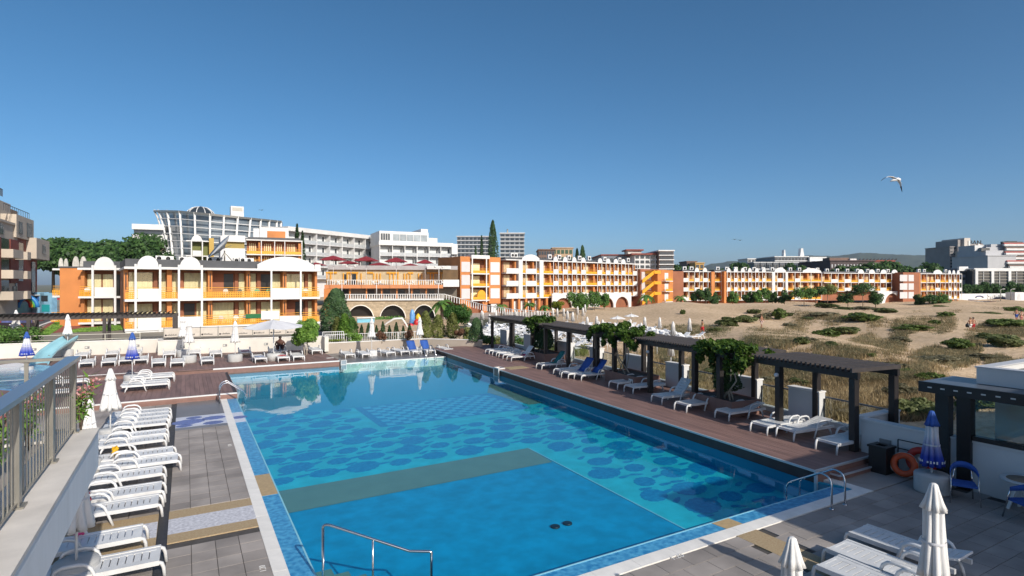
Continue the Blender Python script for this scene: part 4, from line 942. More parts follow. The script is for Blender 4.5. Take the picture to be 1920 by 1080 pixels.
# balcony fronts
panels = [(258, 299), (337, 376), (510, 562)]
for z in (Z0, Z1):
    for i, (a, b) in enumerate(panels):
        if z == Z0 and i == 2: continue
        A.box('balcony_panel', PAINTW, U(a), U(b), -.10, .0, z - .05, z + .98)
    spans = [(233, 252), (302, 333), (380, 507), (565, 600)]
    for a, b in spans: railing(A, U(a) if a > 233 else .05, U(b) if b < 600 else L_ - .03, z)
    for a, b in panels:
        mb = MB()
        for hh in (.82, 1.05): mb.box(U(a) - .2, U(b) + .2, .05, .09, z + hh - .02, z + hh + .02)
        mb.build('top_rail', YELLOW, A.t)
A.box('balcony_panel', PAINTW, U(489), U(523), -.16, -.06, Z0 + .45, Z0 + 1.35)
A.box('balcony_panel', PAINTW, U(524), U(566), -.11, -.0, Z0 - .05, Z0 + .75)
for a, b in ((257, 297), (337, 376)): A.plate('parapet_arch', PAINTW, arch_pts(U(a), U(b), Z2 + .2, 1.05, 16), -.16, .1)
A.plate('parapet_arch', PAINTW, lowarch_pts(U(482), U(589), Z2 + .2, .42, 1.32, 18), -.16, .1)
A.box('parapet_stub', PAINTW, U(590), L_ + .1, -.16, .1, Z2 + .2, Z2 + .75)
# end wall (right side) orange
A.box('end_wall', ORANGE, L_ - .3, L_ + .02, BD + .3, 12.05, Z0 - .2, Z2 - .03)
# satellite dish and roof plant
ds = thing('satellite_dish', 'big pale satellite dish on the roof of the orange hotel', 'satellite dish', A.w(U(432), 3.0, Z2 + .95))
ds.rotation_euler = (0, 0, .05)
mb = MB(); prof = [(r_, .42 * (r_ / 1.55) ** 2) for r_ in (0.02, .4, .8, 1.2, 1.55)]; mb.lathe(prof + [(1.56, .44), (1.2, .27), (.4, .0)], 32, caps=False); dd = mb.build('dish', mat('dish_grey', (.55, .57, .58), .5, .04, 2), ds, (-.25, 0, 1.35)); dd.rotation_euler = (-Rv * .62 + Vector((0, 0, .62)) - Fv * .42).to_track_quat('Z', 'Y').to_euler()
mb = MB(); mb.tube([(0, .2, 0), (0, .2, 1.2)], .07, 8); mb.tube([(.9, .8, 0), (0, .2, 1.0)], .04, 6); mb.tube([(-.5, .9, 0), (0, .2, 1.0)], .04, 6); mb.build('mast', GREYM, ds)
mb = MB(); mb.tube([(-.3, -.1, 1.3), (.5, -1.3, 1.7)], .025, 6); mb.build('feed_arm', GREYM, ds)
for i, px in enumerate((300, 318, 345, 395, 412, 448, 456, 470)):
    o = MB().box(-.4, .4, -.2, .2, 0, .55).build('roof_unit', PAINTW, A.t, (U(px, 5), 5 + .5 * (i % 3), Z2 + .95)); MB().lathe([(.2, 0), (.2, .01)], 14).build('fan', BLACK, o, (-.1, -.205, .28)).rotation_euler = (PI / 2, 0, 0)
# --- set back wing of the same hotel on the left
B = Wing('orange_hotel_wing', 'orange hotel wing with a blank sunlit orange gable, set back on the left', (-9.85, 75.9), (-5.1, 75.0))
zb = (1.35, 4.15, 7.0); Lb = B.L
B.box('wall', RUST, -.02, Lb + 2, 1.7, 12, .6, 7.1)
B.box('gable_wall', ORANGE, B.u(112, 1.6) , -.03, 1.6, 12, .6, 7.25)
B.box('gable_coping', ROOFG, B.u(112, 1.6) - .1, -.03, 1.5, 12, 7.25, 7.4)
for z in zb[:2]: B.box('balcony_slab', PAINTW, -.1, Lb + .3, -.1, 1.65, z - .2, z)
B.box('roof_slab', PAINTW, -.15, Lb + .6, -.15, 12, 7.0, 7.22); B.box('roof', ROOFG, .2, Lb + .5, .4, 11.5, 7.222, 7.95)
for px in (175, 217): B.box('white_post', PAINTW, B.u(px) - .1, B.u(px) + .1, -.24, -.11, .9, 7.5)
for z in zb[:2]:
    railing(B, .0, B.u(175) - .12, z); B.box('fin_wall', ORANGE, B.u(152, 1), B.u(159, 1), .9, 1.69, z, z + 2.6)
    if z > 2: B.box('balcony_panel', PAINTW, B.u(178), B.u(215), -.08, .02, z - .05, z + .98)
    curtain(B, B.u(163, 1.4), B.u(189, 1.4), z + .05, z + 2.4, 1.5); curtain(B, B.u(192, 1.4), B.u(211, 1.4), z + .05, z + 2.4, 1.5)
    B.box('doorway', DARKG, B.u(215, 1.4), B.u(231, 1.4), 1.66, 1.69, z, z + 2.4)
B.plate('parapet_arch', PAINTW, arch_pts(B.u(177), B.u(215), 7.22, 1.2, 16), -.12, .1)
DULL = mat('weathered_white', (.5, .48, .43), .8, .2, 3)
for a, b in ((110, 119), (120, 128), (136, 149), (150, 163)): B.plate('parapet_arch', DULL, arch_pts(B.u(a, 9), B.u(b, 9), 7.5, .6 + .055 * (b - a) , 12), 8.9, 9.1)
B.box('balcony_slab', PAINTW, B.u(98, 3), B.u(112, 3), 3, 5, 4.0, 4.2); railing(B, B.u(99, 3), B.u(111.5, 3), 4.2, 3.0); B.box('balcony_slab', PAINTW, B.u(98, 3), B.u(112, 3), 3, 5, 7.0, 7.2)
railing(B, B.u(96, 3), B.u(111.5, 3), 1.3, 3.0)

# --- three storey wing along the beach (C) and its tower
def bay_wing(W, zs, bay, body, tops, depth=11, panel_every=2, posts=True, fine=False, BDc=1.5, cream=.5):
    """plain repeated balcony grid between px limits; bay = list of (u0,u1,kind)"""
    u0, u1 = bay[0][0], bay[-1][1]
    W.box('wall', body, u0, u1, BDc + .05, depth, zs[0] - 3.2, zs[-1])
    for z in zs[:-1]: W.box('balcony_slab', PAINTW, u0 - .05, u1 + .05, -.08, BDc + .04, z - .2, z)
    W.box('roof_slab', PAINTW, u0 - .1, u1 + .1, -.12, depth, zs[-1], zs[-1] + .22)
    for i, (a, b, kd) in enumerate(bay):
        if kd == 'pier':
            W.box('white_pier', PAINTW, a, b, -.3, BDc + .04, zs[0] - .2, zs[-1] - .01); continue
        if kd == 'gap':
            continue
        for j, z in enumerate(zs[:-1]):
            zt = zs[j + 1] - .2
            if kd == 'P': W.box('balcony_panel', PAINTW, a + .06, b - .06, -.12, -.0, z - .08, z + 1.0)
            else: railing(W, a + .03, b - .03, z, .03, fine=fine)
            w = b - a
            if kd == 'P' or w > 2.4: curtain(W, a + w * .12, a + w * .62, z + .03, zt - .25, BDc, False); W.box('fin_wall', ORANGE, a + w * .80, a + w * .93, .5, BDc + .05, z, zt)
            else: curtain(W, a + w * .15, a + w * .75, z + .03, zt - .25, BDc, False)
        if posts: W.box('white_post', PAINTW, b - .07, b + .07, -.2, -.085, zs[0] - .2, zs[-1] + .2)
    W.box('roof', ROOFG, u0 + .2, u1 - .2, .6, depth - .5, zs[-1] + .225, zs[-1] + .7)
    for a, b, h, kd in tops:
        W.plate('parapet_arch', PAINTW, (arch_pts(a, b, zs[-1] + .22, h, 12) if kd == 'a' else lowarch_pts(a, b, zs[-1] + .22, h * .3, h, 14)), -.1, .12)
C = Wing('beach_hotel', 'long three storey orange hotel with white balconies behind the beach umbrellas', (64.1, 110.5), (106.0, 117.2))
zc = [2.43, 5.22, 8.02, 10.82]
u = C.u
bay = [(u(949), u(972), 'P'), (u(972), u(978.5), 'pier'), (u(978.5), u(985.5), 'L'), (u(985.5), u(1005), 'P'), (u(1005), u(1011), 'L'), (u(1011), u(1017.5), 'pier'), (u(1017.5), u(1037), 'L')]
x = 1037
for wd, kd in ((9, 'P'), (9, 'L'), (8.5, 'P'), (8.5, 'L'), (8.5, 'P'), (8.5, 'L'), (8.5, 'P'), (22, 'L'), (8, 'P'), (8, 'L'), (7.5, 'P'), (7.5, 'L'), (7.5, 'P'), (6.5, 'L'), (7, 'P'), (6, 'L'), (8.5, 'L'), (8, 'P')):
    bay.append((u(x), u(x + wd), kd)); x += wd
print('C ends', x)
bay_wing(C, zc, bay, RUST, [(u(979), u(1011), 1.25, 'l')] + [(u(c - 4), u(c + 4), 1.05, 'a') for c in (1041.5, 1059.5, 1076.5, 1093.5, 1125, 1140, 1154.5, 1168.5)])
# ground floor: columns on the left, white arcade on the right
C.box('recess', RUST, u(949), u(1030), 1.2, 1.54, -1.0, 2.3)
for px in (960, 972, 985, 998, 1010, 1024): C.box('column', ORANGE, u(px), u(px + 3.5), 0, .5, -1.0, 2.22)
for px in (963, 976, 990, 1003): C.box('window', PAINTW, u(px, 1.2), u(px + 7, 1.2), 1.12, 1.19, -.6, 1.7)
def arcade(W, ua, ub, z0, z1, arches, m, y0, y1, n=14, back=DARKG):
    """wall with round openings, built between the openings"""
    xs = [ua]
    for a, b, s_, h in arches:
        W.box('pier', m, xs[-1], a, y0, y1, z0, z1)
        c = (a + b) / 2; r = (b - a) / 2; pts = [(a, z1), (a, z0 + s_)] + [(c - r * math.cos(PI * i / n), z0 + s_ + (h - s_) * math.sin(PI * i / n)) for i in range(1, n)] + [(b, z0 + s_), (b, z1)]
        W.plate('arch_spandrel', m, pts[::-1], y0, y1)
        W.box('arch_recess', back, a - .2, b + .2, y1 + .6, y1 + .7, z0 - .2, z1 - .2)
        xs.append(b)
    W.box('pier', m, xs[-1], ub, y0, y1, z0, z1)
ar = [(u(a), u(b), .9, 3.2) for a, b in ((1034, 1066), (1074, 1098), (1118, 1144), (1148, 1172))]
C.box('arcade_top', PAINTW, u(1029), u(1177), -1.2, -.9, 2.6, 3.3)
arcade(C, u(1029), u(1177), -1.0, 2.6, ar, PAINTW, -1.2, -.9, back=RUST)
C.box('arcade_deck', PAINTW, u(1029), u(1177), -.89, -.13, 2.35, 2.55)
for px in (1126, 1157, 1080): C.box('column', ORANGE, u(px), u(px + 2.5), .3, .8, -1.0, 2.2)
for i, px in enumerate((960, 966, 1030, 1048, 1066, 1086, 1104, 1133, 1161, 1177)):
    o = MB().box(-.55, .55, -.25, .25, 0, 1.1).build('roof_unit', PAINTW, C.t, (u(px, 2), 2, zc[-1] + .7)); MB().lathe([(.33, 0), (.33, .02)], 12).build('fan', BLACK, o, (0, -.27, .55)).rotation_euler = (PI / 2, 0, 0)
# tower at its left end
T = Wing('hotel_tower', 'orange corner tower with white square panels at the end of the beach hotel', (far(862, 533, 121).x, far(862, 533, 121).y), (far(949, 533, 128).x, far(949, 533, 128).y))
u = T.u; za = [2.0, 4.95, 7.75, 10.55]
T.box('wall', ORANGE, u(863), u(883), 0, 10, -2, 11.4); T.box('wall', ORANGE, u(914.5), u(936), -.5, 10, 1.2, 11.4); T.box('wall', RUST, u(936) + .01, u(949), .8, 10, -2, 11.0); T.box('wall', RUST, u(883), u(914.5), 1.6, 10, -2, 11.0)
T.box('roof_band', PAINTW, u(881), u(915), -.7, 1.5, 11.0, 11.75)
PANEL = mat('panel_grey_white', (.55, .53, .53), .7, .05, 1)
for j in range(3):
    T.box('square_panel', PANEL, u(865), u(881), -.08, -.005, za[j] + .35, za[j] + 2.5); T.box('square_panel', PAINTW, u(917), u(934), -.6, -.505, za[j] + .35, za[j] + 2.55)
    T.box('balcony_slab', PAINTW, u(881), u(915), -.6, 1.55, za[j] - .15, za[j] + .08); railing(T, u(883), u(914), za[j] + .08, -.55, fine=False)
    curtain(T, u(890), u(906), za[j] + .1, za[j] + 2.3, 1.45, False)
for px in (882.5, 909): T.box('white_post', PAINTW, u(px) - .13, u(px) + .13, -.72, -.61, 1.6, 11.0)
T.box('column', PAINTW, u(918), u(929), -.6, -.3, -2, 1.1); T.box('wall', ORANGE, u(905), u(914), 0, 1.5, -2, 1.8)
# --- restaurant block with stone arches between the hotels (R)
p0 = far(596, 533, 104); p1 = far(864, 533, 108)
R = Wing('restaurant', 'restaurant block with stone arches, two terraces and a flat grey roof', (p0.x, p0.y), (p1.x, p1.y)); u = R.u
zR = lambda py, px=730: hz(py, 105.5)
zst, zb0, zb1, zrf0, zrf1 = 2.7, 4.66, 5.35, 8.35, 9.2
ar = [(u(a, 0), u(b, 0), .15, hz(573, 105) + 1.1) for a, b in ((652, 700), (713, 760), (775, 815))]
STW = [(u(642), u(a_)) for a_ in (1,)]
arcade(R, u(640), u(830), -1.1, zst - .25, ar, STONE, 0, .5)
for a, b, s_, h in ar:
    mb = MB(); c = (a + b) / 2; r = (b - a) / 2 + .06; pts = [(c - r * math.cos(PI * i / 16), -.03, -1.1 + s_ + (h - s_ + .06) * math.sin(PI * i / 16)) for i in range(17)]; mb.tube(pts, .09, 6); mb.build('arch_trim', COPE, R.t)
# stone courses: individual blocks proud of the wall
sbm = [MB().box(0, w_, -.05, .02, 0, .26).mesh('stone', STONE) for w_ in (.62, .85, 1.1, 1.4)]
nst = 0
for j in range(12):
    z = -1.0 + j * .29; x = u(641)
    while x < u(829) - 1.4:
        k = R_.randrange(4); w_ = (.62, .85, 1.1, 1.4)[k]; ok = True
        for a, b, s_, h in ar:
            c = (a + b) / 2; r = (b - a) / 2
            for xx in (x, x + w_ / 2, x + w_):
                if abs(xx - c) < r + .1 and z < -1.1 + s_ + (h - s_) * math.sqrt(max(0, 1 - ((xx - c) / (r + .1)) ** 2)) + .1: ok = False
        if ok and nst < 290 and z + .28 < zst - .26: put('stone', sbm[k], R.t, (x, R_.uniform(-.02, .01), z)); nst += 1
        x += w_ + .03
R.box('terrace_slab', PAINTW, u(640), u(832), -.4, 6, zst - .24, zst)
R.box('lower_wall', mat('taupe_window_wall', (.16, .13, .10), .5, .2, .6), u(604), u(860), 6.0, 6.3, zst, zb0)
for px in (655, 686, 714.5, 743, 771, 798): R.box('column', ORANGE, u(px, 4.5), u(px + 2.2, 4.5), 4.5, 4.9, zst, zb0)
for px in (641, 690, 719, 747, 775, 803): R.box('window', DARKWIN, u(px, 5.9), u(px + 12, 5.9), 5.93, 5.99, zst + .4, zst + 1.7)
R.box('upper_slab', mat('orange_fascia', (.55, .22, .09), .7, .05, 1), u(602), u(832), 3.6, 14, zb0, zb1)
R.box('bridge_slab', PAINTW, u(832) + .01, u(863), 3.5, 8, zb0 + .3, zb1 + 1.0); R.box('bridge_wall', mat('brown_glass', (.12, .07, .03), .3, .2, 1), u(832) + .02, u(862), 5.5, 5.6, zb1 + 1, zrf0)
R.box('side_wall', ORANGE, u(602), u(618), 3, 8, -1.1, zb0 - .02)
UPW = mat('cream_glazing', (.52, .42, .26), .5, .12, .8)
R.box('upper_wall', UPW, u(600), u(834), 9.0, 9.3, zb1, zrf0)
for k, px in enumerate((612, 619, 643, 650, 656, 668, 676, 700, 706, 712, 730, 737, 745, 757, 762, 768, 784, 790, 796, 806, 812, 826)):
    R.box('yellow_mullion', YELLOW, u(px, 8.8), u(px + 2.0, 8.8), 8.75, 8.99, zb1, zrf0 - .7)
for a, b in ((611, 632), (650, 672), (688, 700), (725, 748), (765, 775), (800, 832)): R.box('yellow_transom', YELLOW, u(a, 8.8), u(b, 8.8), 8.7, 8.745, zrf0 - .75, zrf0 - .45)
for a in (644, 660, 664): R.box('dark_pane', DARKWIN, u(a, 8.8), u(a + 5, 8.8), 8.9, 8.985, zb1, zrf0 - .9)
R.box('flat_roof', mat('roof_grey_white', (.38, .36, .36), .7, .08, 1), u(600), u(863), 8.4, 16, zrf0, zrf1)
R.box('roof_canopy', PAINTW, u(801), u(848), 5.2, 8, zrf0 + .1, zrf0 + .75)
def balustrade(W, name, ua, ub, y, z, h=.95, step=.42):
    o = W.box(name, PAINTW, ua, ub, y, y + .12, z + h - .1, z + h); n = int((ub - ua) / step); me = MB().box(-.07, .07, y + .01, y + .1, z, z + h - .11).mesh('baluster', PAINTW)
    for i in range(n): put('baluster', me, o, (ua + (i + .5) * (ub - ua) / n, 0, 0))
balustrade(R, 'balustrade', u(642), u(831), -.3, zst); balustrade(R, 'balustrade', u(606), u(831), 3.65, zb1)
for px in (641, 706, 767, 822):
    mb = MB(); mb.tube([(0, 0, 0), (0, 0, 3.0)], .06, 6); mb.beam((-.7, 0, 2.9), (.7, 0, 2.9), .06); ll = thing('lamp_post', 'white twin globe lamp on the lower terrace of the restaurant, %s from the orange hotel' % ORD[(641, 706, 767, 822).index(px)], 'street lamp', R.w(u(px, -.2), -.15, zst - 1.0 + 1.0), 0, 'twin globe lamps'); mb.build('post', PAINTW, ll)
    for s_ in (-.7, .7): MB().lathe([(.02, -.2), (.2, -.12), (.24, .05), (.15, .2), (.02, .24)], 10).build('globe', PAINTW, ll, (s_, 0, 3.1))
for px in (658, 823):
    mb = MB(); mb.tube([(0, 0, 0), (0, 0, 3.4)], .06, 6); mb.beam((-.8, 0, 3.3), (.8, 0, 3.3), .06); ll = thing('lamp_post', 'white twin globe lamp on the upper terrace, %s' % ('beside the dark doorway' if px == 658 else 'at the bridge end'), 'street lamp', R.w(u(px, 4), 4, zb1), 0, 'twin globe lamps'); mb.build('post', PAINTW, ll)
    for s_ in (-.8, .8): MB().lathe([(.02, -.2), (.2, -.12), (.24, .05), (.15, .2), (.02, .24)], 10).build('globe', PAINTW, ll, (s_, 0, 3.5))
# red parasols on the upper terrace
for i, (px, py, t_) in enumerate(((625, 479, 106), (687, 480.5, 106.5), (743, 482.5, 107), (797, 486.5, 108))):
    q_ = far(px, py, t_); hh = q_.z - zb1
    open_umbrella('red_parasol', 'large dark red parasol on the restaurant terrace, %s from the orange hotel' % ORD[i], (q_.x, q_.y, zb1), hh, 2.55 if i < 3 else 2.1, MAROON, .32, 4, 'red parasols', rot=.1 * i, base=False)
for i, (px, py, t_) in enumerate(((592, 492, 118), (655, 489, 118), (712, 492, 118), (770, 494, 118))):
    q_ = far(px, py, t_); open_umbrella('red_parasol', 'dark red parasol half hidden behind the restaurant roof, %s from the orange hotel' % ORD[i], (q_.x, q_.y, zrf1), q_.z - zrf1, 2.5, MAROON, .22, 4, 'red parasols', rot=.2, base=False)
# ------------------------------------------------------------ buildings behind
def fw(px0, t0, px1, t1): a = far(px0, 533, t0); b = far(px1, 533, t1); return (a.x, a.y), (b.x, b.y)
CURW = mat('white_curtain', (.62, .64, .63), .8, .08, 1.5, stretch=(3, 1, .5))
GREYW = mat('grey_white_render', (.60, .60, .61), .7, .05, .6)
def white_wing(name, label, px0, t0, px1, t1, zs, nb, zlow, depth=12, top=True, strip=None):
    W = Wing(name, label, *fw(px0, t0, px1, t1)); L_ = W.L
    W.box('wall', GREYW, 0, L_, 1.6, depth, zlow, zs[-1] - .2); W.box('roof_slab', PAINTW, -.3, L_ + .2, -.4, depth, zs[-1] - .2, zs[-1] + .9)
    for j, z in enumerate(zs[:-1]):
        W.box('balcony_slab', GREYW, -.1, L_, -.1, 1.55, z - .18, z); W.box('glass_rail', mat('grey_rail', (.42, .44, .45), .3, .1, 2), 0, L_, -.06, -.02, z + .05, z + .85)
        for i in range(nb):
            a = L_ * i / nb; b = L_ * (i + 1) / nb; w = b - a
            W.box('partition', PAINTW, a - .08, a + .12, -.09, 1.59, z, zs[j + 1] - .2)
            curtain(W, a + .35, a + w * .72, z + .1, zs[j + 1] - .7, 1.5, False, CURW); W.box('door', DARKWIN, a + w * .75, a + w * .86, 1.5, 1.59, z + .05, zs[j + 1] - .8); W.box('door_frame', PAINTW, a + w * .87, a + w * .95, 1.45, 1.59, z + .05, zs[j + 1] - .8)
    return W
W1 = white_wing('white_hotel', 'white hotel with grey railed balconies behind the small orange block', 540, 143, 705, 172, [7.0, 10.05, 13.1, 16.1, 19.1], 7, 2)
W1.box('wall', PAINTW, W1.L, W1.L + 4.0, -1.0, 12, 2, 20.2)
W2 = white_wing('white_hotel', 'white hotel part with a glazed top floor behind the red parasols', 712, 157, 848, 166, [7.4, 10.5, 13.5, 16.5], 6, 2)
u = W2.u
W2.box('top_wall', PAINTW, u(711), u(803), -.3, 12, 17.4, 20.2); W2.box('top_block', PAINTW, u(793), u(806), 2, 12, 20.2, 21.4); W2.box('stair_block', PAINTW, u(846), u(857), -.5, 12, 2, 17.2); W2.box('low_block', WALLW, u(806), u(824), 2, 9, 17.4, 18.9)
for i in range(4): W2.box('window', DARKWIN, u(714 + i * 4.5, -.3), u(717.5 + i * 4.5, -.3), -.36, -.305, 17.7, 19.5)
for i in range(5): W2.box('window', mat('grey_window', (.30, .34, .36), .25, .25, .6), u(737 + i * 13, -.3), u(749 + i * 13, -.3), -.36, -.305, 17.6, 19.4)
for k in range(3): W2.box('stair_landing', ROOFG, u(844), u(856), -1.3, -.51, 8 + k * 3, 8.15 + k * 3)
# glass fronted building, flaring ribs
G = thing('glass_building', 'curved glass building with flaring white ribs and a dome', 'building', (0, 0, 0))
tops = [290, 297, 313, 337, 365, 394, 420, 446, 470, 489, 505, 519, 527]; bots = [321, 323, 327, 343, 367, 393, 417, 440, 463, 484, 502, 517, 526]
def gt(px): return 160 + 20 * ((px - 395) / 120) ** 2
def ytop(px): return 396 + max(0, px - 330) * .1
NL = 8; pts = []
for a, b in zip(tops, bots):
    row = []
    for j in range(NL + 1):
        v = j / NL; px = a + (b - a) * v ** .8; py = ytop(a) + (506 - ytop(a)) * v; q_ = far(px, py, gt(px)); row.append(q_)
    pts.append(row)
GP = mat('blue_glass', (.19, .22, .245), .08, .3, .15, spec=.9)
for i, row in enumerate(pts):
    mb = MB()
    for j in range(NL): mb.beam(row[j], row[j + 1], .5 if i > 1 else .4)
    q_ = row[0] + (row[0] - row[1]) * .12; mb.beam(row[0], q_, .5); mb.build('rib', PAINTW, G)
for j in range(NL + 1):
    mb = MB()
    for i in range(len(pts) - 1): mb.beam(pts[i][j], pts[i + 1][j], .24 if j else .6)
    mb.build('ring_beam', PAINTW if j else GREYM, G)
off = Fv * 1.2
for i in range(len(pts) - 1):
    for j in range(NL):
        a, b, c, d = [p_ + off for p_ in (pts[i][j], pts[i + 1][j], pts[i + 1][j + 1], pts[i][j + 1])]
        MB().add([a, b, c, d], [(0, 3, 2, 1)]).build('pane', GP, G)
mb = MB(); cc = [p_[1] + off * 2 for p_ in pts]; mb.prism([(p_.x, p_.y) for p_ in cc] + [(p_.x + 14, p_.y + 25) for p_ in (cc[-1], cc[0])], 10, pts[6][1].z - .5); mb.build('core', mat('glass_core', (.22, .24, .26), .3, .3, .15), G)
q_ = far(376, 402, 172)
dm = MB().lathe([(4.0, -1), (3.9, .6), (3.3, 1.7), (2.2, 2.6), (.6, 3.0)], 20).build('dome', DARKWIN, G, (q_.x, q_.y, q_.z - .8))
mb = MB()
for k in range(10): a = 2 * PI * k / 10; mb.tube([(4.05 * math.cos(a), 4.05 * math.sin(a), -1), (3.95 * math.cos(a), 3.95 * math.sin(a), .6), (3.35 * math.cos(a), 3.35 * math.sin(a), 1.75), (2.2 * math.cos(a), 2.2 * math.sin(a), 2.7), (.3 * math.cos(a), .3 * math.sin(a), 3.1)], .13, 5)
mb.build('dome_rib', PAINTW, dm)
q_ = far(444, 404, 176); o = MB().box(-1.8, 1.8, -2, 2, -2, 2.6).build('plant_room', PAINTW, G, q_); MB().box(-1.4, 1.4, -2.06, -2.01, 1.2, 2.2).build('louvre', GREYM, o)
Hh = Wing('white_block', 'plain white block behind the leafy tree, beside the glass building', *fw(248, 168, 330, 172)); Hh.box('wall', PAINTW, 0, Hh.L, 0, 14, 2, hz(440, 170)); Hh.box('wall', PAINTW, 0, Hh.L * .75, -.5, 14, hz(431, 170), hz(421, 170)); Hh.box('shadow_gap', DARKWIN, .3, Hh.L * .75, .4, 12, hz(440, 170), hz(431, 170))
# small orange blocks directly behind hotel A
X1 = Wing('orange_penthouse', 'small orange balcony block with a white topped penthouse above the big white arch', *fw(462, 108, 566, 112)); u = X1.u
zz = [hz(497, 110), hz(477, 110), hz(452, 110)]
bay = [(0.02, u(490), 'L'), (u(490), u(515), 'L'), (u(515), u(534), 'L'), (u(534), X1.L, 'L')]
bay_wing(X1, zz, bay, RUST, [], 9, fine=False)
X1.box('penthouse', PAINTW, u(487, 4), u(541, 4), 4, 9, zz[2] + .2, hz(425, 112)); X1.box('orange_panel', ORANGE, u(501, 4), u(535, 4), 3.9, 3.99, zz[2] + .3, hz(432, 112)); X1.box('white_wall', PAINTW, u(475, 4), u(486, 4), 4.2, 9, zz[2] + .2, hz(428, 112))
X2 = Wing('white_stair_block', 'white stair block with a yellow strip window behind the satellite dish', *fw(413, 106, 459, 108)); u = X2.u
X2.box('wall', GREYW, u(413), u(420), -1, 9, 5, hz(443, 107)); X2.box('upper_wall', PAINTW, u(420), X2.L, -1.2, 9, hz(454, 107), hz(442, 107)); X2.box('strip_window', mat('yellow_olive', (.30, .22, .05), .6), u(422), X2.L - .1, -.6, 8.9, hz(466, 107), hz(454, 107)); X2.box('lower_wall', PAINTW, u(420), X2.L, -1.1, 9, 5, hz(466, 107))
X3 = Wing('green_balcony_block', 'small green walled balcony with a white arch in front of the glass building', *fw(350, 112, 395, 114)); u = X3.u
X3.box('wall', mat('olive_wall', (.14, .15, .04), .7), u(358), u(392), 1.5, 6, 6, hz(453, 113)); X3.box('side_wall', mat('ochre_wall', (.5, .33, .08), .7), u(392), u(401), -.5, 6, 6, hz(446, 113)); X3.box('slab', PAINTW, u(349), u(392), 0, 1.6, hz(453, 113), hz(451, 113)); X3.box('slab', PAINTW, u(349), u(392), 0, 1.6, hz(481, 113), hz(479, 113)); X3.box('balcony_panel', PAINTW, u(361), u(378), -.1, 0, hz(480, 113), hz(470, 113)); X3.plate('parapet_arch', PAINTW, arch_pts(u(359), u(379), hz(452, 113), 1.2, 12), -.1, .1)
for px in (359, 379.5): X3.box('white_post', PAINTW, u(px) - .1, u(px) + .1, -.2, -.01, 6, hz(450, 113))
# beige and maroon apartment block on the left edge
BEI = mat('beige_render', (.50, .43, .35), .75, .08, .5); MAR = mat('maroon_render', (.20, .045, .032), .7, .1, .6)
Lb_ = Wing('apartment_block', 'tall beige and maroon apartment block at the left edge', *fw(-60, 62, 84, 92)); u = Lb_.u; zl = lambda py, px: hz(py, (ray(px) and (Lb_.w(Lb_.u(px), 0, 0)).dot(Fv)))
Lb_.box('body', BEI, u(-60), u(43), .6, 14, .9, 13.6); Lb_.box('body', MAR, u(43), u(79), .62, 14, 2.9, 12.6); Lb_.box('upper_body', BEI, u(36), u(68), .3, 13, 12.0, 15.2); Lb_.box('upper_body', BEI, u(59), u(84), -.6, 9, 9.3, 12.4)
Lb_.box('stair_tower', BEI, u(-20, 2), u(20, 2), 2, 9, 13.6, 17.0); Lb_.box('stair_tower', mat('brown_brick', (.26, .17, .11), .85, .2, 3), u(20, 2.5), u(33, 2.5), 2.5, 9, 13.6, 16.6); Lb_.box('roof_edge', BEI, u(-60), u(45), .4, 14, 13.6, 13.9)
Lb_.box('maroon_strip', MAR, u(-20), u(8), .3, .59, 4.6, 11.5); Lb_.box('maroon_strip', MAR, u(28), u(43), .45, .59, 5.6, 11.6)
Lb_.box('base', mat('dark_shopfront', (.06, .06, .065), .4, .3, 1), u(-60), u(84), .8, 14, .9, 3.0)
for px0, px1, zs_ in ((8, 28, (5.5, 8.3, 11.0)), (36, 43, (5.5, 8.3, 11.0))):
    for z in zs_:
        o = Lb_.box('balcony', BEI, u(px0), u(px1), -.9, .58, z - 2.1, z - 1.0); Lb_.box('opening', DARKWIN, u(px0 + 2), u(px1 - 2), .5, .59, z - .95, z + .5, o)
mb_r = mat('black_rail', (.03, .03, .035), .5)
for px0, px1, z0, z1 in ((43.5, 52, 5.9, 11.4), (68, 74, 4, 8.9), (55, 64, 12.4, 14.5), (10, 16, 12, 13.2), (40, 46, 12.6, 14.3), (22, 27, 3.6, 5.0), (2, 8, 3.6, 5.4), (34, 40, 3.6, 5.2), (70, 75, 10.2, 11.6), (-12, 0, 12.1, 13.2), (12, 18, 3.6, 5.2)): Lb_.box('window', DARKWIN, u(px0), u(px1), (.2 if z0 > 12 and px0 > 35 else -.7 if px0 == 70 else .5), .64, z0, z1)
for px0, px1, z in ((20, 66, 15.25), (0, 18, 17.0)):
    o = Lb_.box('roof_railing', mb_r, u(px0), u(px1), .7, .74, z + .9, z + .98); me = MB().box(-.04, .04, .7, .74, z, z + .9).mesh('baluster', mb_r)
    for i in range(14): put('baluster', me, o, (u(px0) + (u(px1) - u(px0)) * i / 13, 0, 0))
Lb_.box('roof_unit', PAINTW, u(33, 3), u(48, 3), 3, 6, 15.2, 16.1)
for j_ in range(4):
    for i_ in range(4): Lb_.box('window', DARKWIN, u(-60) - .06, u(-60) + .01, 2 + i_ * 3, 3.3 + i_ * 3, 3.6 + j_ * 2.6, 5.1 + j_ * 2.6)
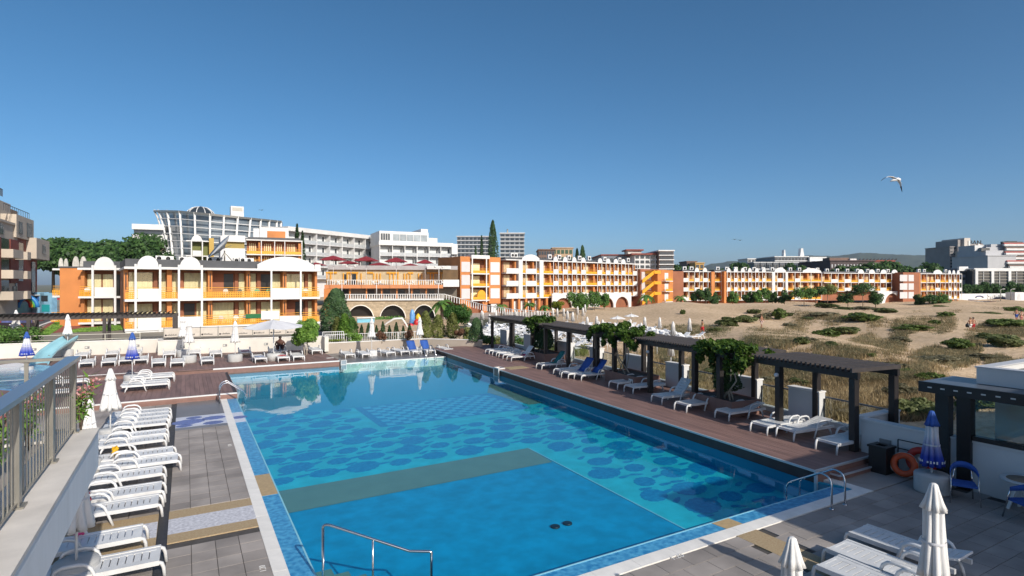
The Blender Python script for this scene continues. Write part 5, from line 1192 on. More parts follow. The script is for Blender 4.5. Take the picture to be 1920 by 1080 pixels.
# street stalls below it
def stall(px, py, w, h, d, m, label, name='market_stall', z=.9, cat='stall', parts=()):
    p_ = gnd(px, py, z); t = thing(name, label, cat, p_, -YAW)
    MB().box(-w / 2, w / 2, 0, d, 0, h).build('body', m, t)
    for pn, mm, b_ in parts: MB().box(*b_).build(pn, mm, t)
    return t
CY = mat('pale_blue_panel', (.25, .48, .66), .5, .2, 1); 
stall(46, 588, 4.2, 3.0, 2, PAINTW, 'white sided market stall with the rainbow inflatables', parts=(('awning', PAINTW, (-2.6, 2.4, -1.2, 0, 2.8, 2.95)),))
stall(70, 588, 2.0, 3.3, 1, CY, 'pale blue kiosk panel beside the orange gable', parts=(('sign', mat('deep_blue_panel', (.04, .12, .35), .5), (-.5, .3, -.05, -.005, 1.9, 2.6)),))
stall(86, 588, 1.9, 3.2, 1, CY, 'blue vending kiosk with a teal figure panel', parts=(('screen', DARKWIN, (-.7, .3, -.05, -.005, 1.9, 2.8)), ('panel', mat('teal_panel', (.02, .3, .33), .5), (-.6, .6, -.06, -.005, .3, 1.4))))
t = stall(93, 562, 6, .25, 2.5, REDC, 'red shop awning behind the kiosks', z=2.4)
stall(18, 588, 3.5, 2.6, 2, mat('dark_stall', (.05, .05, .06), .6), 'dark roofed market stall at the left edge')
mb = MB()
RB = [(.55, .03, .03), (.6, .3, .02), (.1, .4, .1), (.03, .2, .5)]
for k, c_ in enumerate(RB):
    p_ = gnd(40 + k * 4.0, 592, .9); pts_ = [(1.1 * math.cos(a), 0, 1.2 + 1.5 * math.sin(a)) for a in [PI * i / 10 for i in range(11)]]; m_ = MB(); m_.tube(pts_, .28, 8); o = m_.build('beach_float', mat('float_%d' % k, c_, .4), None, p_, -YAW + .5); tag(o, '%s inflatable beach float at the market stall' % ['red', 'orange', 'green', 'blue'][k], 'float')
for k, (px, py, c_, nme) in enumerate(((14, 604, (.35, .05, .05), 'red'), (26, 602, (.5, .2, .1), 'orange'), (38, 600, (.6, .5, .4), 'cream'), (50, 597, (.2, .05, .05), 'dark red'), (22, 610, (.1, .12, .3), 'blue'))):
    stall(px, py + 6, 2.2, 1.0, 1.2, mat('goods_%d' % k, c_, .7, .5, 2), '%s covered goods table by the street stalls' % nme, 'goods_table', cat='table')
t = stall(18, 626, 5.0, 1.0, .15, mat('sign_dark', (.03, .02, .025), .6), 'dark sign board with a white T and a red O by the street', 'sign_board', cat='sign', z=1.0)
word('T', .8, (.2, -.02, .55), (PI / 2, 0, 0), PAINTW, t); word('O', .8, (1.0, -.02, .55), (PI / 2, 0, 0), REDC, t)
# far orange wings
D1 = Wing('far_hotel_wing', 'far orange hotel wing between the stair tower and the dune shrubs', *fw(1262, 168, 1342, 171)); u = D1.u; zd = [.7, 3.5, 6.3, 9.1]
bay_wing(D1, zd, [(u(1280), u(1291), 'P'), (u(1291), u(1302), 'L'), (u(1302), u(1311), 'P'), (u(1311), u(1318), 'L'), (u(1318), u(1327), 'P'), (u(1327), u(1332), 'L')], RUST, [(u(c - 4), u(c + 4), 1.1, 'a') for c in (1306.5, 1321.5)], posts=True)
D1.box('gable_wall', RUST, u(1259), u(1280), -.5, 10, -2.5, 9.3); D1.box('gable_wall', ORANGE, u(1332), u(1338), -.6, 10, -2.5, 9.2)
S = Wing('stair_tower', 'orange stair tower with yellow stairs at the end of the beach hotel', *fw(1197, 150, 1262, 160)); u = S.u
S.box('wall', RUST, u(1212), u(1262), 2, 9, -2, 9.6); S.box('wall', ORANGE, u(1233), u(1262), 0, 9, -2, 9.4)
for j in range(3):
    z = .6 + 2.85 * j; S.box('square_panel', PANEL, u(1214), u(1232), 1.9, 1.99, z + .4, z + 2.5); S.box('balcony_slab', PAINTW, u(1241), u(1255), -1.2, -.01, z - .1, z + .1); railing(S, u(1242), u(1254), z + .1, -1.15, fine=False); curtain(S, u(1246), u(1253), z + .2, z + 2.3, -.08, False, PAINTW)
    mb = MB(); a_, b_ = u(1199), u(1222); zz_ = z - .6; mb.add([(a_, -1, zz_), (b_, -1, zz_ + 2.6), (b_, -1, zz_ + 3.6), (a_, -1, zz_ + 1.0), (a_, -.9, zz_), (b_, -.9, zz_ + 2.6), (b_, -.9, zz_ + 3.6), (a_, -.9, zz_ + 1.0)], [(0, 1, 2, 3), (7, 6, 5, 4), (0, 4, 5, 1), (1, 5, 6, 2), (2, 6, 7, 3), (3, 7, 4, 0)]); mb.build('stair_flight', YELLOW, S.t)
    S.box('landing', YELLOW, u(1220), u(1232), -1.2, 1.8, zz_ + 2.6, zz_ + 3.4)
D2 = Wing('far_hotel_wing', 'long far orange hotel wing with six small arches beyond the dunes', *fw(1338, 171, 1545, 182)); u = D2.u
bay = []; x = 1356
bay = [(u(1340.5), u(1352), 'L'), (u(1352) , u(1356), 'gap')]
for k in range(6): bay += [(u(x), u(x + 7), 'L'), (u(x + 7), u(x + 13.2), 'P')]; x += 13.2
bay += [(u(x), u(1447), 'L'), (u(1447), u(1452), 'pier'), (u(1452), u(1457), 'L'), (u(1457), u(1468), 'P'), (u(1468), u(1472), 'L'), (u(1472), u(1476), 'pier'), (u(1476), u(1490), 'L'), (u(1490), u(1500), 'P'), (u(1500), u(1520), 'L'), (u(1520), u(1540), 'L')]
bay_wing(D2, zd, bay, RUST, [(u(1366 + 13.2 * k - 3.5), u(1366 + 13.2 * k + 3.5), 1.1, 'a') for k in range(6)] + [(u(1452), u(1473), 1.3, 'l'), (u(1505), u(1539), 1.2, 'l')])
D2.box('fin_block', ORANGE, u(1352), u(1356), -1.5, 2, -2, 9.3)
D3 = Wing('far_hotel_wing', 'far orange hotel wing with four tall white arches', *fw(1545, 184, 1687, 192)); u = D3.u; zd3 = [.5, 3.3, 6.1, 8.95]
bay = []; x = 1545
for wd, kd in ((13, 'L'), (13, 'P'), (12, 'L'), (12, 'P'), (14, 'L'), (10, 'P'), (10, 'L'), (10, 'P'), (11, 'L'), (11, 'P'), (10, 'L'), (12, 'P')): bay.append((u(x), u(min(x + wd, 1684)), kd)); x += wd
bay_wing(D3, zd3[1:], bay[:-1], RUST, [(u(c - 5.5), u(c + 5.5), 1.2, 'a') for c in (1614, 1634.5, 1656.5, 1677)])
arcade(D3, u(1642), u(1690), -2, 3.1, [(u(1654), u(1683), .4, 4.4)], PAINTW, -1, -.6, back=RUST)
D4 = Wing('far_hotel_block', 'far orange corner block with white balconies at the end of the row', *fw(1684, 190, 1801, 200)); u = D4.u; zd4 = [.4, 3.25, 6.1, 8.95]
D4.box('wall', RUST, u(1685), u(1716), -1.5, 10, -4, 9.4); D4.box('wall', ORANGE, u(1716) + .01, u(1718), -1.4, 10, -4, 9.2)
for j in range(3):
    for a, b in ((1687, 1701), (1703, 1713)): D4.box('square_panel', PANEL, u(a, -1.5), u(b, -1.5), -1.58, -1.505, zd4[j] + .35, zd4[j] + 2.5)
bay = []; x = 1718
for wd, kd in ((8, 'L'), (11, 'L'), (7, 'gap'), (9, 'L'), (9, 'P'), (10, 'L'), (6, 'L'), (5, 'P'), (5, 'L'), (5, 'P'), (5, 'L'), (4.5, 'P')): bay.append((u(x), u(x + wd), kd)); x += wd
bay_wing(D4, zd4, bay, RUST, [(u(1750), u(1766), 1.3, 'l')] + [(u(c - 2.5), u(c + 2.5), 1.2, 'a') for c in (1780, 1788, 1796.5)])
for px in (1742, 1751, 1760, 1769, 1778, 1787, 1795): D4.box('column', ORANGE, u(px), u(px + 1.8), 0, .4, -4, .2)
for W_, pxs, z in ((D2, range(1345, 1540, 17), 9.5), (D3, range(1550, 1680, 19), 9.3), (D4, (1722, 1732, 1772), 9.4), (D1, (1283, 1296), 9.5)):
    for px in pxs: o = MB().box(-.6, .6, -.3, .3, 0, 1.1).build('roof_unit', PAINTW, W_.t, (W_.u(px, 3), 3, z + .2)); MB().lathe([(.36, 0), (.36, .02)], 10).build('fan', BLACK, o, (0, -.32, .55)).rotation_euler = (PI / 2, 0, 0)
# generic far blocks
def block(name, label, px0, px1, py0, py1, t, wall, rows=0, cols=0, win=DARKWIN, skew=0, depth=20, zlow=0, wh=.55, ww=.7, band=None):
    W = Wing(name, label, *fw(px0, t - skew, px1, t + skew)); z1 = hz(py0, t); z0 = zlow if zlow is not None else hz(py1, t); zv = hz(py1, t)
    W.box('wall', wall, 0, W.L, 0, depth, z0, z1)
    W.box('roof_edge', band or wall, -.4, W.L + .4, -.4, depth, z1, z1 + .5)
    if rows:
        h = (z1 - zv) / rows; w = W.L / cols
        me = MB().box(0, w * ww, -.15, -.01, 0, h * wh).mesh('window', win)
        for j in range(rows):
            for i in range(cols): put('window', me, W.t, (i * w + w * (1 - ww) / 2, 0, zv + j * h + h * .25))
            if band: W.box('floor_band', band, -.2, W.L + .2, -.5, -.16, zv + j * h, zv + j * h + h * .2)
    return W
GB1 = mat('slate_render', (.16, .18, .21), .6, .1, .3); GB2 = mat('pale_block', (.52, .52, .52), .7, .08, .3); BRN = mat('brown_block', (.17, .11, .085), .7, .1, .3); TERR_ = mat('terracotta', (.22, .06, .045), .8, .15, .5)
block('glass_hotel', 'blue grey glass hotel with white bands left of the tall cypress', 857, 925, 444, 490, 330, GB1, 6, 9, band=GB2, depth=40)
w = block('glass_hotel', 'blue grey hotel tower with white bands right of the tall cypress', 938, 983, 438, 490, 320, GB1, 7, 5, band=PAINTW, depth=40)
mb = MB(); mb.tube([(4, 6, hz(438, 320)), (4, 6, hz(428, 320))], .5, 6); mb.lathe([(.3, 0), (3.2, 1.2), (3.3, 1.5)], 12, (6, 6)); mb.build('antenna', GREYM, w.t)
block('beige_block', 'dark block with a beige band behind the middle of the beach hotel', 1010, 1040, 469, 492, 260, BRN, 2, 6, depth=20); block('beige_block', 'beige block with green balconies behind the beach hotel', 1036, 1074, 466, 492, 265, mat('beige_block_m', (.42, .30, .19), .7, .1, .3), 2, 5, win=mat('green_glass', (.05, .1, .06), .3))
block('long_roof_hotel', 'long dark roofed hotel with a row of red gables', 1128, 1196, 479, 505, 250, GB1, 1, 9, band=TERR_, depth=30)
w = block('white_grid_hotel', 'white gridded hotel with a red tiled roof behind the stair tower', 1190, 1238, 478, 505, 240, PAINTW, 3, 5, depth=22, wh=.6); W_ = w; W_.box('roof', TERR_, -1.5, W_.L + .5, -1, 22, hz(478, 240), hz(475, 240)); W_.box('lantern', WALLW, -2, W_.L * .35, 4, 12, hz(475, 240), hz(469, 240)); W_.box('lantern_roof', TERR_, -3, W_.L * .42, 3, 13, hz(469, 240), hz(466.5, 240))
w = block('white_band_hotel', 'brown topped hotel with white balcony bands beside the white gridded one', 1236, 1263, 471, 505, 236, BRN, 4, 1, band=PAINTW, depth=22, ww=.9)
block('ochre_house', 'ochre yellow house far behind the small arches', 1304, 1320, 494, 506, 300, mat('ochre_house_m', (.55, .33, .10), .7), 1, 2, depth=12); block('brown_house', 'brown flat roofed house beside the ochre one', 1288, 1306, 491, 506, 310, BRN, 1, 3, depth=14)
block('cream_block', 'small cream block in front of the hills', 1402, 1416, 486, 500, 330, PAINTW, 2, 2, depth=14)
for k in range(7): block('gabled_house', 'dark gabled holiday house in a row before the ship shaped hotel, %s in the row' % ORD[k], 1414 + k * 12, 1424 + k * 12, 493, 506, 280, GB1, 1, 2, depth=12, band=GB2)
w = block('ship_hotel', 'white ship shaped hotel with two white funnels on the skyline', 1453, 1515, 482, 506, 340, GB1, 3, 10, band=PAINTW, depth=30); W_ = w
W_.box('end_block', PAINTW, W_.L, W_.L + 10, -2, 25, 0, hz(482, 340))
for px, w_, py in ((1474, 3, 468), (1505, 6, 465)):
    a_ = W_.u(px); W_.plate('funnel', PAINTW, [(a_, hz(484, 340)), (a_ + w_ * .45, hz(484, 340)), (a_ + w_ * .3, hz(py, 340)), (a_ + w_ * .1, hz(py, 340))], 3, 6)
block('sail_block', 'white pointed block at the end of the ship shaped hotel', 1528, 1546, 491, 506, 335, PAINTW, 0, 0, depth=10)
w = block('terrace_hotel', 'dark red roofed terraced hotel below the hills', 1557, 1640, 490, 506, 260, mat('dark_brown', (.07, .05, .05), .7, .2, .3), 1, 14, win=GB2, depth=30, wh=.4, ww=.35); W_ = w
W_.box('roof', TERR_, 2, W_.L * 1.6, 4, 22, hz(490, 260), hz(487, 260)); W_.box('lantern', BRN, 3, 12, 6, 12, hz(487, 260), hz(482, 260)); W_.box('pale_wall', PAINTW, 12, 15, 5, 9, hz(487, 260), hz(484, 260)); W_.box('wall', mat('brown_shade', (.15, .1, .08), .8), W_.L, W_.L * 1.65, 2, 20, 0, hz(491, 260))
mb = MB()
for k in range(12): mb.beam((16 + k * 1.7, 8, hz(487, 260)), (17 + k * 1.7, 8, hz(484, 260)), .5)
mb.build('roof_louvres', BLACK, W_.t)
# towers on the right
GRT = mat('grey_tower', (.30, .275, .26), .75, .08, .2); BET = mat('beige_tower', (.58, .52, .46), .75, .06, .2)
w = block('tower_block', 'grey and beige tower block on the right skyline', 1781, 1800, 463, 503, 420, GRT, 7, 3, depth=25); W_ = w
u = W_.u; zt_ = lambda py: hz(py, 420)
W_.box('shaft', GRT, u(1792), u(1802), -2, 20, 0, zt_(450)); W_.box('shaft', BET, u(1800), u(1811), -4, 18, 0, zt_(447)); W_.box('shaft', mat('white_edge', (.7, .68, .64), .6), u(1807), u(1810), -4.4, -4.01, 0, zt_(452)); W_.box('wing', GRT, u(1811), u(1827), -3, 18, 0, zt_(458)); W_.box('edge', MATS['white_edge'], u(1826), u(1829), -4, 10, 0, zt_(458)); W_.box('wing', mat('balcony_brown', (.14, .09, .07), .7), u(1829), u(1841), -1, 15, 0, zt_(457)); W_.box('balcony', PAINTW, u(1833), u(1841), -2, -1.01, zt_(462), zt_(459)); W_.box('balcony', PAINTW, u(1833), u(1841), -2, -1.01, zt_(468), zt_(465))
for k in range(6): W_.box('window', DARKWIN, u(1815), u(1816), -3.1, -3.01, zt_(465 + k * 6), zt_(463 + k * 6))
word('KUBAN', 4.6, (u(1829), 4, zt_(454.5)), (PI / 2, 0, 0), BLACK, W_.t, .2, 'roof_sign')
block('white_annex', 'white annex with recesses at the foot of the tower block', 1832, 1858, 470, 503, 400, BET, 3, 3, depth=20, zlow=0)
w = block('stepped_hotel', 'stepped grey hotel with white and red balconies at the right edge', 1852, 1905, 480, 505, 370, mat('grey_step', (.44, .44, .45), .7, .06, .2), 0, 0, depth=30); W_ = w; u = W_.u; zt_ = lambda py: hz(py, 370)
for a, b, p0_, y_ in ((1858, 1900, 469, 4), (1868, 1905, 462, 8), (1860, 1884, 457, 14), (1880, 1930, 456, 9)): W_.box('step', MATS['grey_step'], u(a), u(b), y_, 28, 0, zt_(p0_))
W_.box('white_gable', PAINTW, u(1860), u(1884), 13.8, 13.99, zt_(468), zt_(457)); W_.box('dark_box', DARKWIN, u(1852), u(1868), 5, 8, zt_(470), zt_(464)); W_.box('penthouse', BLACK, u(1913), u(1930), 9, 15, zt_(456), zt_(450))
REDB = mat('red_band', (.42, .08, .06), .7)
for k in range(6):
    a = 1901 - 0 if k > 2 else 1886; py = 503 - 8.6 * k; px_ = 1886 + (k // 2) * 5
    W_.box('balcony', PAINTW, u(px_), u(1935), -3 + k * 1.6, -1.5 + k * 1.6, zt_(py), zt_(py - 3.6)); W_.box('red_band', REDB if k % 2 else BRN, u(px_), u(1935), -2.6 + k * 1.6, -1.4 + k * 1.6, zt_(py - 4), zt_(py - 6)); W_.box('window_strip', DARKWIN, u(px_ + 1), u(1935), -1.4 + k * 1.6, -.9 + k * 1.6, zt_(py - 3.6), zt_(py - 8.4))
w = block('framed_hotel', 'white framed hotel with dark glass bays behind the roadside trees', 1827, 1935, 505, 533, 250, DARKWIN, 0, 0, depth=25, zlow=-3, band=PAINTW); W_ = w; u = W_.u; zt_ = lambda py: hz(py, 250)
W_.box('frame_top', PAINTW, u(1827), u(1935), -.6, -.01, zt_(508.5), zt_(505))
for px in (1827, 1857, 1889, 1921): W_.box('frame_post', PAINTW, u(px), u(px + 5), -.6, -.01, -3, zt_(508.5))
for k, py in enumerate((513, 518.5, 524, 530)): W_.box('floor_rail', GREYM, u(1827), u(1935), -.3, -.02, zt_(py + .8), zt_(py))
for px in (1843, 1873, 1905): W_.box('mullion', PAINTW, u(px), u(px + .8), -.28, -.02, -3, zt_(509))
w = block('grey_hall', 'grey hall with a dark brick side left of the framed hotel', 1797, 1828, 505, 533, 255, mat('grey_hall_m', (.22, .25, .31), .7), 0, 0, depth=25, zlow=-3); W_ = w; u = W_.u
W_.box('white_panel', PAINTW, u(1795), u(1812), -1, -.01, hz(508, 255), hz(500, 255)); W_.box('brick_side', mat('dark_brick', (.12, .055, .045), .8, .15, 1), u(1811), u(1827), -.5, -.02, -3, hz(508, 255)); W_.box('window_band', DARKWIN, u(1798), u(1810), -.4, -.02, hz(515, 255), hz(510, 255)); W_.box('window_band', DARKWIN, u(1798), u(1810), -.4, -.02, hz(525, 255), hz(520, 255))
w = Wing('mural_wall', 'long white roadside wall with a blue painted mural', *fw(1797, 205, 1905, 214)); W_ = w; u = W_.u
W_.box('wall', PAINTW, 0, W_.L, 0, .4, -4, hz(550.5, 209)); MUR = mat('mural_blue', (.04, .05, .14), .7, .5, .15)
W_.plate('mural', MUR, [(u(1810), -4), (W_.L - .1, -4), (W_.L - .1, hz(560, 209)), (u(1880), hz(558, 209)), (u(1868), hz(558.5, 209)), (u(1856), hz(561, 209)), (u(1840), hz(562, 209)), (u(1815), hz(561, 209))], -.08, -.01)
pts_ = [(u(1836 + 7 * math.cos(a)), -.1, hz(558 - 3 * math.sin(a), 209)) for a in [PI * i / 8 for i in range(9)]]; mb = MB(); mb.tube(pts_, .2, 5); mb.build('mural_arc', MUR, W_.t)
mb = MB()
for a, b in (((1851, 553), (1858, 559)), ((1851, 559), (1864, 552.5)), ((1862, 553), (1860, 558)), ((1865, 553), (1864, 558)), ((1870, 552), (1865, 555)), ((1865, 555), (1870, 558)), ((1873, 553), (1873, 558)), ((1878, 554), (1882, 557))): mb.beam((u(a[0]), -.12, hz(a[1], 209)), (u(b[0]), -.12, hz(b[1], 209)), .3, .4)
mb.build('mural_lettering', PAINTW, W_.t)
W_ = Wing('white_kiosk', 'small white arched kiosk at the right edge of the parking', *fw(1903, 205, 1925, 207)); W_.box('wall', PAINTW, 0, W_.L, 0, 3, -4, hz(548, 206)); W_.plate('arch', GB2, arch_pts(1.2, 3.2, hz(562, 206), 2.2), -.05, -.01)
# hills
def ridge(name, t, pts_, m, depth):
    vs = []; fs = []; n = 140; px0, px1 = pts_[0][0], pts_[-1][0]
    for i in range(n + 1):
        px = px0 + (px1 - px0) * i / n
        for k in range(len(pts_) - 1):
            if pts_[k][0] <= px <= pts_[k + 1][0]: v = (px - pts_[k][0]) / (pts_[k + 1][0] - pts_[k][0]); v = v * v * (3 - 2 * v); py = pts_[k][1] + (pts_[k + 1][1] - pts_[k][1]) * v; break
        py += .5 * math.sin(px * .21) * .5 + .3 * math.sin(px * .63)
        for j in range(6):
            v = j / 5; tt = t - depth + depth * v; q_ = far(px, 533, tt); zz = -3 + (hz(py, t) + 3) * (1 - math.cos(PI * v)) / 2 + (0 if j in (0, 5) else 10 * math.sin(i * 1.7 + j * 3) * math.sin(i * .5))
            vs.append((q_.x, q_.y, zz))
    for i in range(n):
        for j in range(5): a = i * 6 + j; fs.append((a, a + 1, a + 7, a + 6))
    struct(name, MB().add(vs, fs, True), m)
HILL = mat('wooded_hill', (.030, .048, .026), .95, .3, .006, col2=(.055, .07, .035))
ridge('hill_range', 5200, [(1200, 510), (1290, 508), (1340, 494), (1372, 489.5), (1400, 490), (1430, 493), (1470, 484), (1510, 479), (1560, 480), (1620, 474), (1680, 477), (1720, 478.5), (1790, 479), (1860, 478), (1950, 480), (2050, 490)], HILL, 1500)
# ------------------------------------------------------------ plants
import numpy as np
RNG = np.random.default_rng(11)
def leaf_mesh(name, m, pts, nrm, size, aspect=1.8, jit=.4, wd=None, bias=(.05, -.45, .5)):
    """one leaf-sized quad at every point"""
    n = len(pts); wd = aspect * .3 if wd is None else wd; nrm = nrm + RNG.normal(0, .55, (n, 3)) + np.array(bias); nrm /= np.linalg.norm(nrm, axis=1)[:, None] + 1e-9
    ref = RNG.normal(0, 1, (n, 3)); a = np.cross(nrm, ref); a /= np.linalg.norm(a, axis=1)[:, None] + 1e-9; b = np.cross(nrm, a)
    s = (size * (1 + jit * RNG.uniform(-1, 1, n)))[:, None]
    P_ = np.empty((n, 4, 3)); P_[:, 0] = pts - a * s * .5; P_[:, 1] = pts + b * s * wd; P_[:, 2] = pts + a * s * .5 * aspect; P_[:, 3] = pts - b * s * wd
    me = bpy.data.meshes.new(name); me.vertices.add(4 * n); me.loops.add(4 * n); me.polygons.add(n)
    me.vertices.foreach_set('co', P_.reshape(-1)); me.loops.foreach_set('vertex_index', np.arange(4 * n, dtype=np.int32)); me.polygons.foreach_set('loop_start', np.arange(0, 4 * n, 4, dtype=np.int32))
    me.update(calc_edges=True); me.materials.append(m); return me
def blob_points(blobs, n, hollow=.45):
    vol = np.array([b[3] * b[4] * b[5] for b in blobs]) ** .8; k = RNG.choice(len(blobs), n, p=vol / vol.sum()); B = np.array(blobs, float)[k]
    d = RNG.normal(0, 1, (n, 3)); d /= np.linalg.norm(d, axis=1)[:, None]; r = (hollow + (1 - hollow) * RNG.uniform(0, 1, n) ** .5)[:, None]
    return B[:, :3] + d * B[:, 3:] * r, d
def crown(blobs, n, size, m, name='crown', hollow=.45, aspect=1.8):
    p_, d = blob_points(blobs, n, hollow); return leaf_mesh(name, m, p_, d, size, aspect)
def clumpy(cx, cy, cz, rx, ry, rz, k, f=.45):
    out = []
    for i in range(k):
        d = RNG.normal(0, 1, 3); d /= np.linalg.norm(d); s = RNG.uniform(.7, 1.15) * f
        out.append((cx + d[0] * rx * .68, cy + d[1] * ry * .68, cz + d[2] * rz * .68, rx * s, ry * s, rz * s))
    out.append((cx, cy, cz, rx * .6, ry * .6, rz * .6)); return out
def tree(name, label, loc, h, rx, rz, m, n, leaf, trunk_r=.12, cat='tree', group=None, k=14, bark=BARK, trunk_h=None, stems=1):
    t = thing(name, label, cat, loc, 0, group); cz = h - rz; th = trunk_h or cz
    mb = MB()
    for s_ in range(stems):
        dx = (s_ - (stems - 1) / 2) * .25; mb.tube([(dx * .5, 0, -.1), (dx, .05, th * .5), (dx * 1.4, 0, th), (dx * 1.8, .05, cz + rz * .3)], [trunk_r, trunk_r * .85, trunk_r * .7, trunk_r * .3], 7)
        for b_ in range(5): a = R_.uniform(0, 2 * PI); mb.tube([(dx * 1.3, 0, th * .85), (dx + rx * .35 * math.cos(a), rx * .35 * math.sin(a), cz), (dx + rx * .7 * math.cos(a), rx * .7 * math.sin(a), cz + rz * .35)], [trunk_r * .5, trunk_r * .35, trunk_r * .12], 5)
    mb.build('trunk', bark, t); put('crown', crown(clumpy(0, 0, cz, rx, rx, rz, k), n, leaf, m), t); return t
def cypress(name, label, loc, h, r, m, n, leaf, cat='tree', group=None, base=.12, shape=.75):
    t = thing(name, label, cat, loc, R_.uniform(0, 6), group)
    mb = MB(); mb.tube([(0, 0, -.1), (0, 0, h * .5), (0, 0, h * .9)], [r * .16, r * .1, r * .03], 7); mb.build('trunk', BARK, t)
    v = RNG.uniform(0, 1, n) ** .8; prof = np.minimum(1, (v / .12)) ** .7 * (1 - v) ** shape * 1.15; a = RNG.uniform(0, 2 * PI, n); lob = 1 + .16 * np.sin(a * 3 + v * 9) + .1 * np.sin(a * 7 - v * 23)
    rr = r * prof * lob * RNG.uniform(.55, 1, n) ** .4
    p_ = np.stack([rr * np.cos(a), rr * np.sin(a), h * (base + (1 - base) * v)], 1); d = np.stack([np.cos(a), np.sin(a), .9 + 0 * a], 1)
    put('crown', leaf_mesh('crown', m, p_, d, leaf, 2.0), t); return t
# cypress and slim conifers round the far planter
def FP(px, t, z): q_ = far(px, 533, t); return (q_.x, q_.y, z)
cypress('pine_tree', 'dark bushy conifer beside the end of the orange hotel', FP(630, 50, .4), hz(541, 50) - .4, 1.35, LEAF_C, 9000, .11, shape=.45)
for i, (px, t_, y0, r, m_, n_) in enumerate(((632, 47.5, 594, .42, LEAF_Y, 2200), (646, 47.2, 588, .5, LEAF_B, 2500), (660, 47.6, 596, .55, LEAF_M, 2500))):
    cypress('conifer_shrub', ['olive toned columnar conifer in front of the dark bushy one', 'bright green columnar conifer beside the dark bushy one', 'mid green columnar conifer next to the white fence'][i], FP(px, t_, .5), hz(y0, t_) - .5, r, m_, n_, .085, 'shrub', shape=.4)
tree('shrub', 'low bright bush in the planter below the conifers', FP(663, 46.8, .6), 1.0, .75, .5, LEAF_B, 1500, .08, .03, 'shrub', k=8)
tree('shrub', 'yellow green groundcover bush at the corner of the taupe planter', FP(628, 46.3, .75), .35, .9, .2, leafmat('lime_foliage', (.10, .14, .015), (.2, .25, .03)), 1200, .06, .02, 'shrub', k=8)
for i, (px, t_, y0, y1, r) in enumerate(((678, 62, 609, 628, .38), (691, 61, 606, 628, .42), (706, 62, 610, 628, .36), (718, 60, 603, 628, .45), (730, 61, 610, 628, .36), (743, 60, 604, 628, .45), (756, 61, 611, 628, .34), (768, 60, 607, 628, .42))):
    z = -.95; cypress('small_cypress', 'small dark cypress behind the white fence, %s counted from the orange hotel' % ORD[i], FP(px, t_, z), hz(y0, t_) - z, r, LEAF_C, 900, .09, 'shrub', 'small cypresses behind the white fence', shape=.8)
for i, (px, t_, y0, r) in enumerate(((798, 50, 583, .62), (821, 50.5, 590, .68), (849, 50, 586, .62), (893, 47.5, 596, .62))):
    z = .3; cypress('conifer_shrub', ['plump olive conifer behind the far umbrella by the blue towels', 'plump olive conifer, second right of the far umbrella', 'plump conifer in front of the round topped tree', 'dark upright conifer by the far end of the pergolas'][i], FP(px, t_, z), hz(y0, t_) - z, r, LEAF_Y if i < 3 else LEAF_C, 3000, .085, 'shrub', 'plump conifers in the far planter', shape=.45)
for i, (px, t_) in enumerate(((716, 46.6), (764, 47), (862, 48.5))):
    tree('round_bush', ['russet clipped ball bush left of the far umbrella pole', 'russet clipped ball bush between the far umbrellas', 'russet clipped ball bush beside the plump conifers'][i], FP(px, t_, .7), 1.0, .5, .42, LEAF_R, 1600, .06, .03, 'shrub', 'russet ball bushes', k=5)
tree('ball_tree', 'round topped green tree beside the restaurant pool', FP(858, 62, -.9), hz(567, 62) + .9, 1.5, 1.25, leafmat('vivid_foliage', (.02, .07, .01), (.06, .15, .025)), 9000, .11, .09, k=16, bark=BARKP)
tree('deck_tree', 'small round leafy tree with pale stems growing from the far deck', tuple(gnd(573, 666, .3)), 2.75, 1.02, 1.05, LEAF_B, 5200, .105, .05, k=14, bark=BARKP, stems=2)
for i, (px, t_, y0, rx) in enumerate(((880, 52, 612, .9), (912, 50, 622, .8), (940, 52, 626, 1.0), (975, 54, 628, .8))):
    z = -.6; tree('shrub', 'loose green shrub behind the planter corner, %s counted towards the pergola' % ORD[i], FP(px, t_, z), hz(y0, t_) - z, rx, .7, LEAF_M if i % 2 else LEAF_Y, 1800, .09, .04, 'shrub', 'garden shrubs', k=8)
tree('hedge_bush', 'dense green hedge bush at the left edge behind the terrace railing', tuple(gnd(8, 668, .3)), 2.2, 2.4, .9, LEAF_M, 6500, .10, .06, 'shrub', k=18)
# grass banks beside the maroon paving
def grass_patch(name, label, poly, z, n, h, m, w=.012):
    """tufts of blades over a quad given as survey pixels"""
    A_, B_, C_, D_ = [np.array(gnd(a, b, z)) for a, b in poly]; u = RNG.uniform(0, 1, (n, 1)); v = RNG.uniform(0, 1, (n, 1))
    p_ = (A_ * (1 - u) + B_ * u) * (1 - v) + (D_ * (1 - u) + C_ * u) * v; p_[:, 2] += h * .4
    o = put(name, leaf_mesh(name, m, p_, np.tile([0, -.3, .6], (n, 1)), h, 2.2)); tag(o, label, 'grass', kind='stuff'); return o
grass_patch('grass', 'strip of grass between the maroon paving and the lane', [(70, 630), (92, 628), (135, 600), (110, 602)], .9, 2500, .14, LEAF_B)
grass_patch('grass', 'strip of grass above the cream wall by the pergola', [(130, 624), (238, 619), (238, 608), (135, 620)], .9, 2500, .14, LEAF_B)

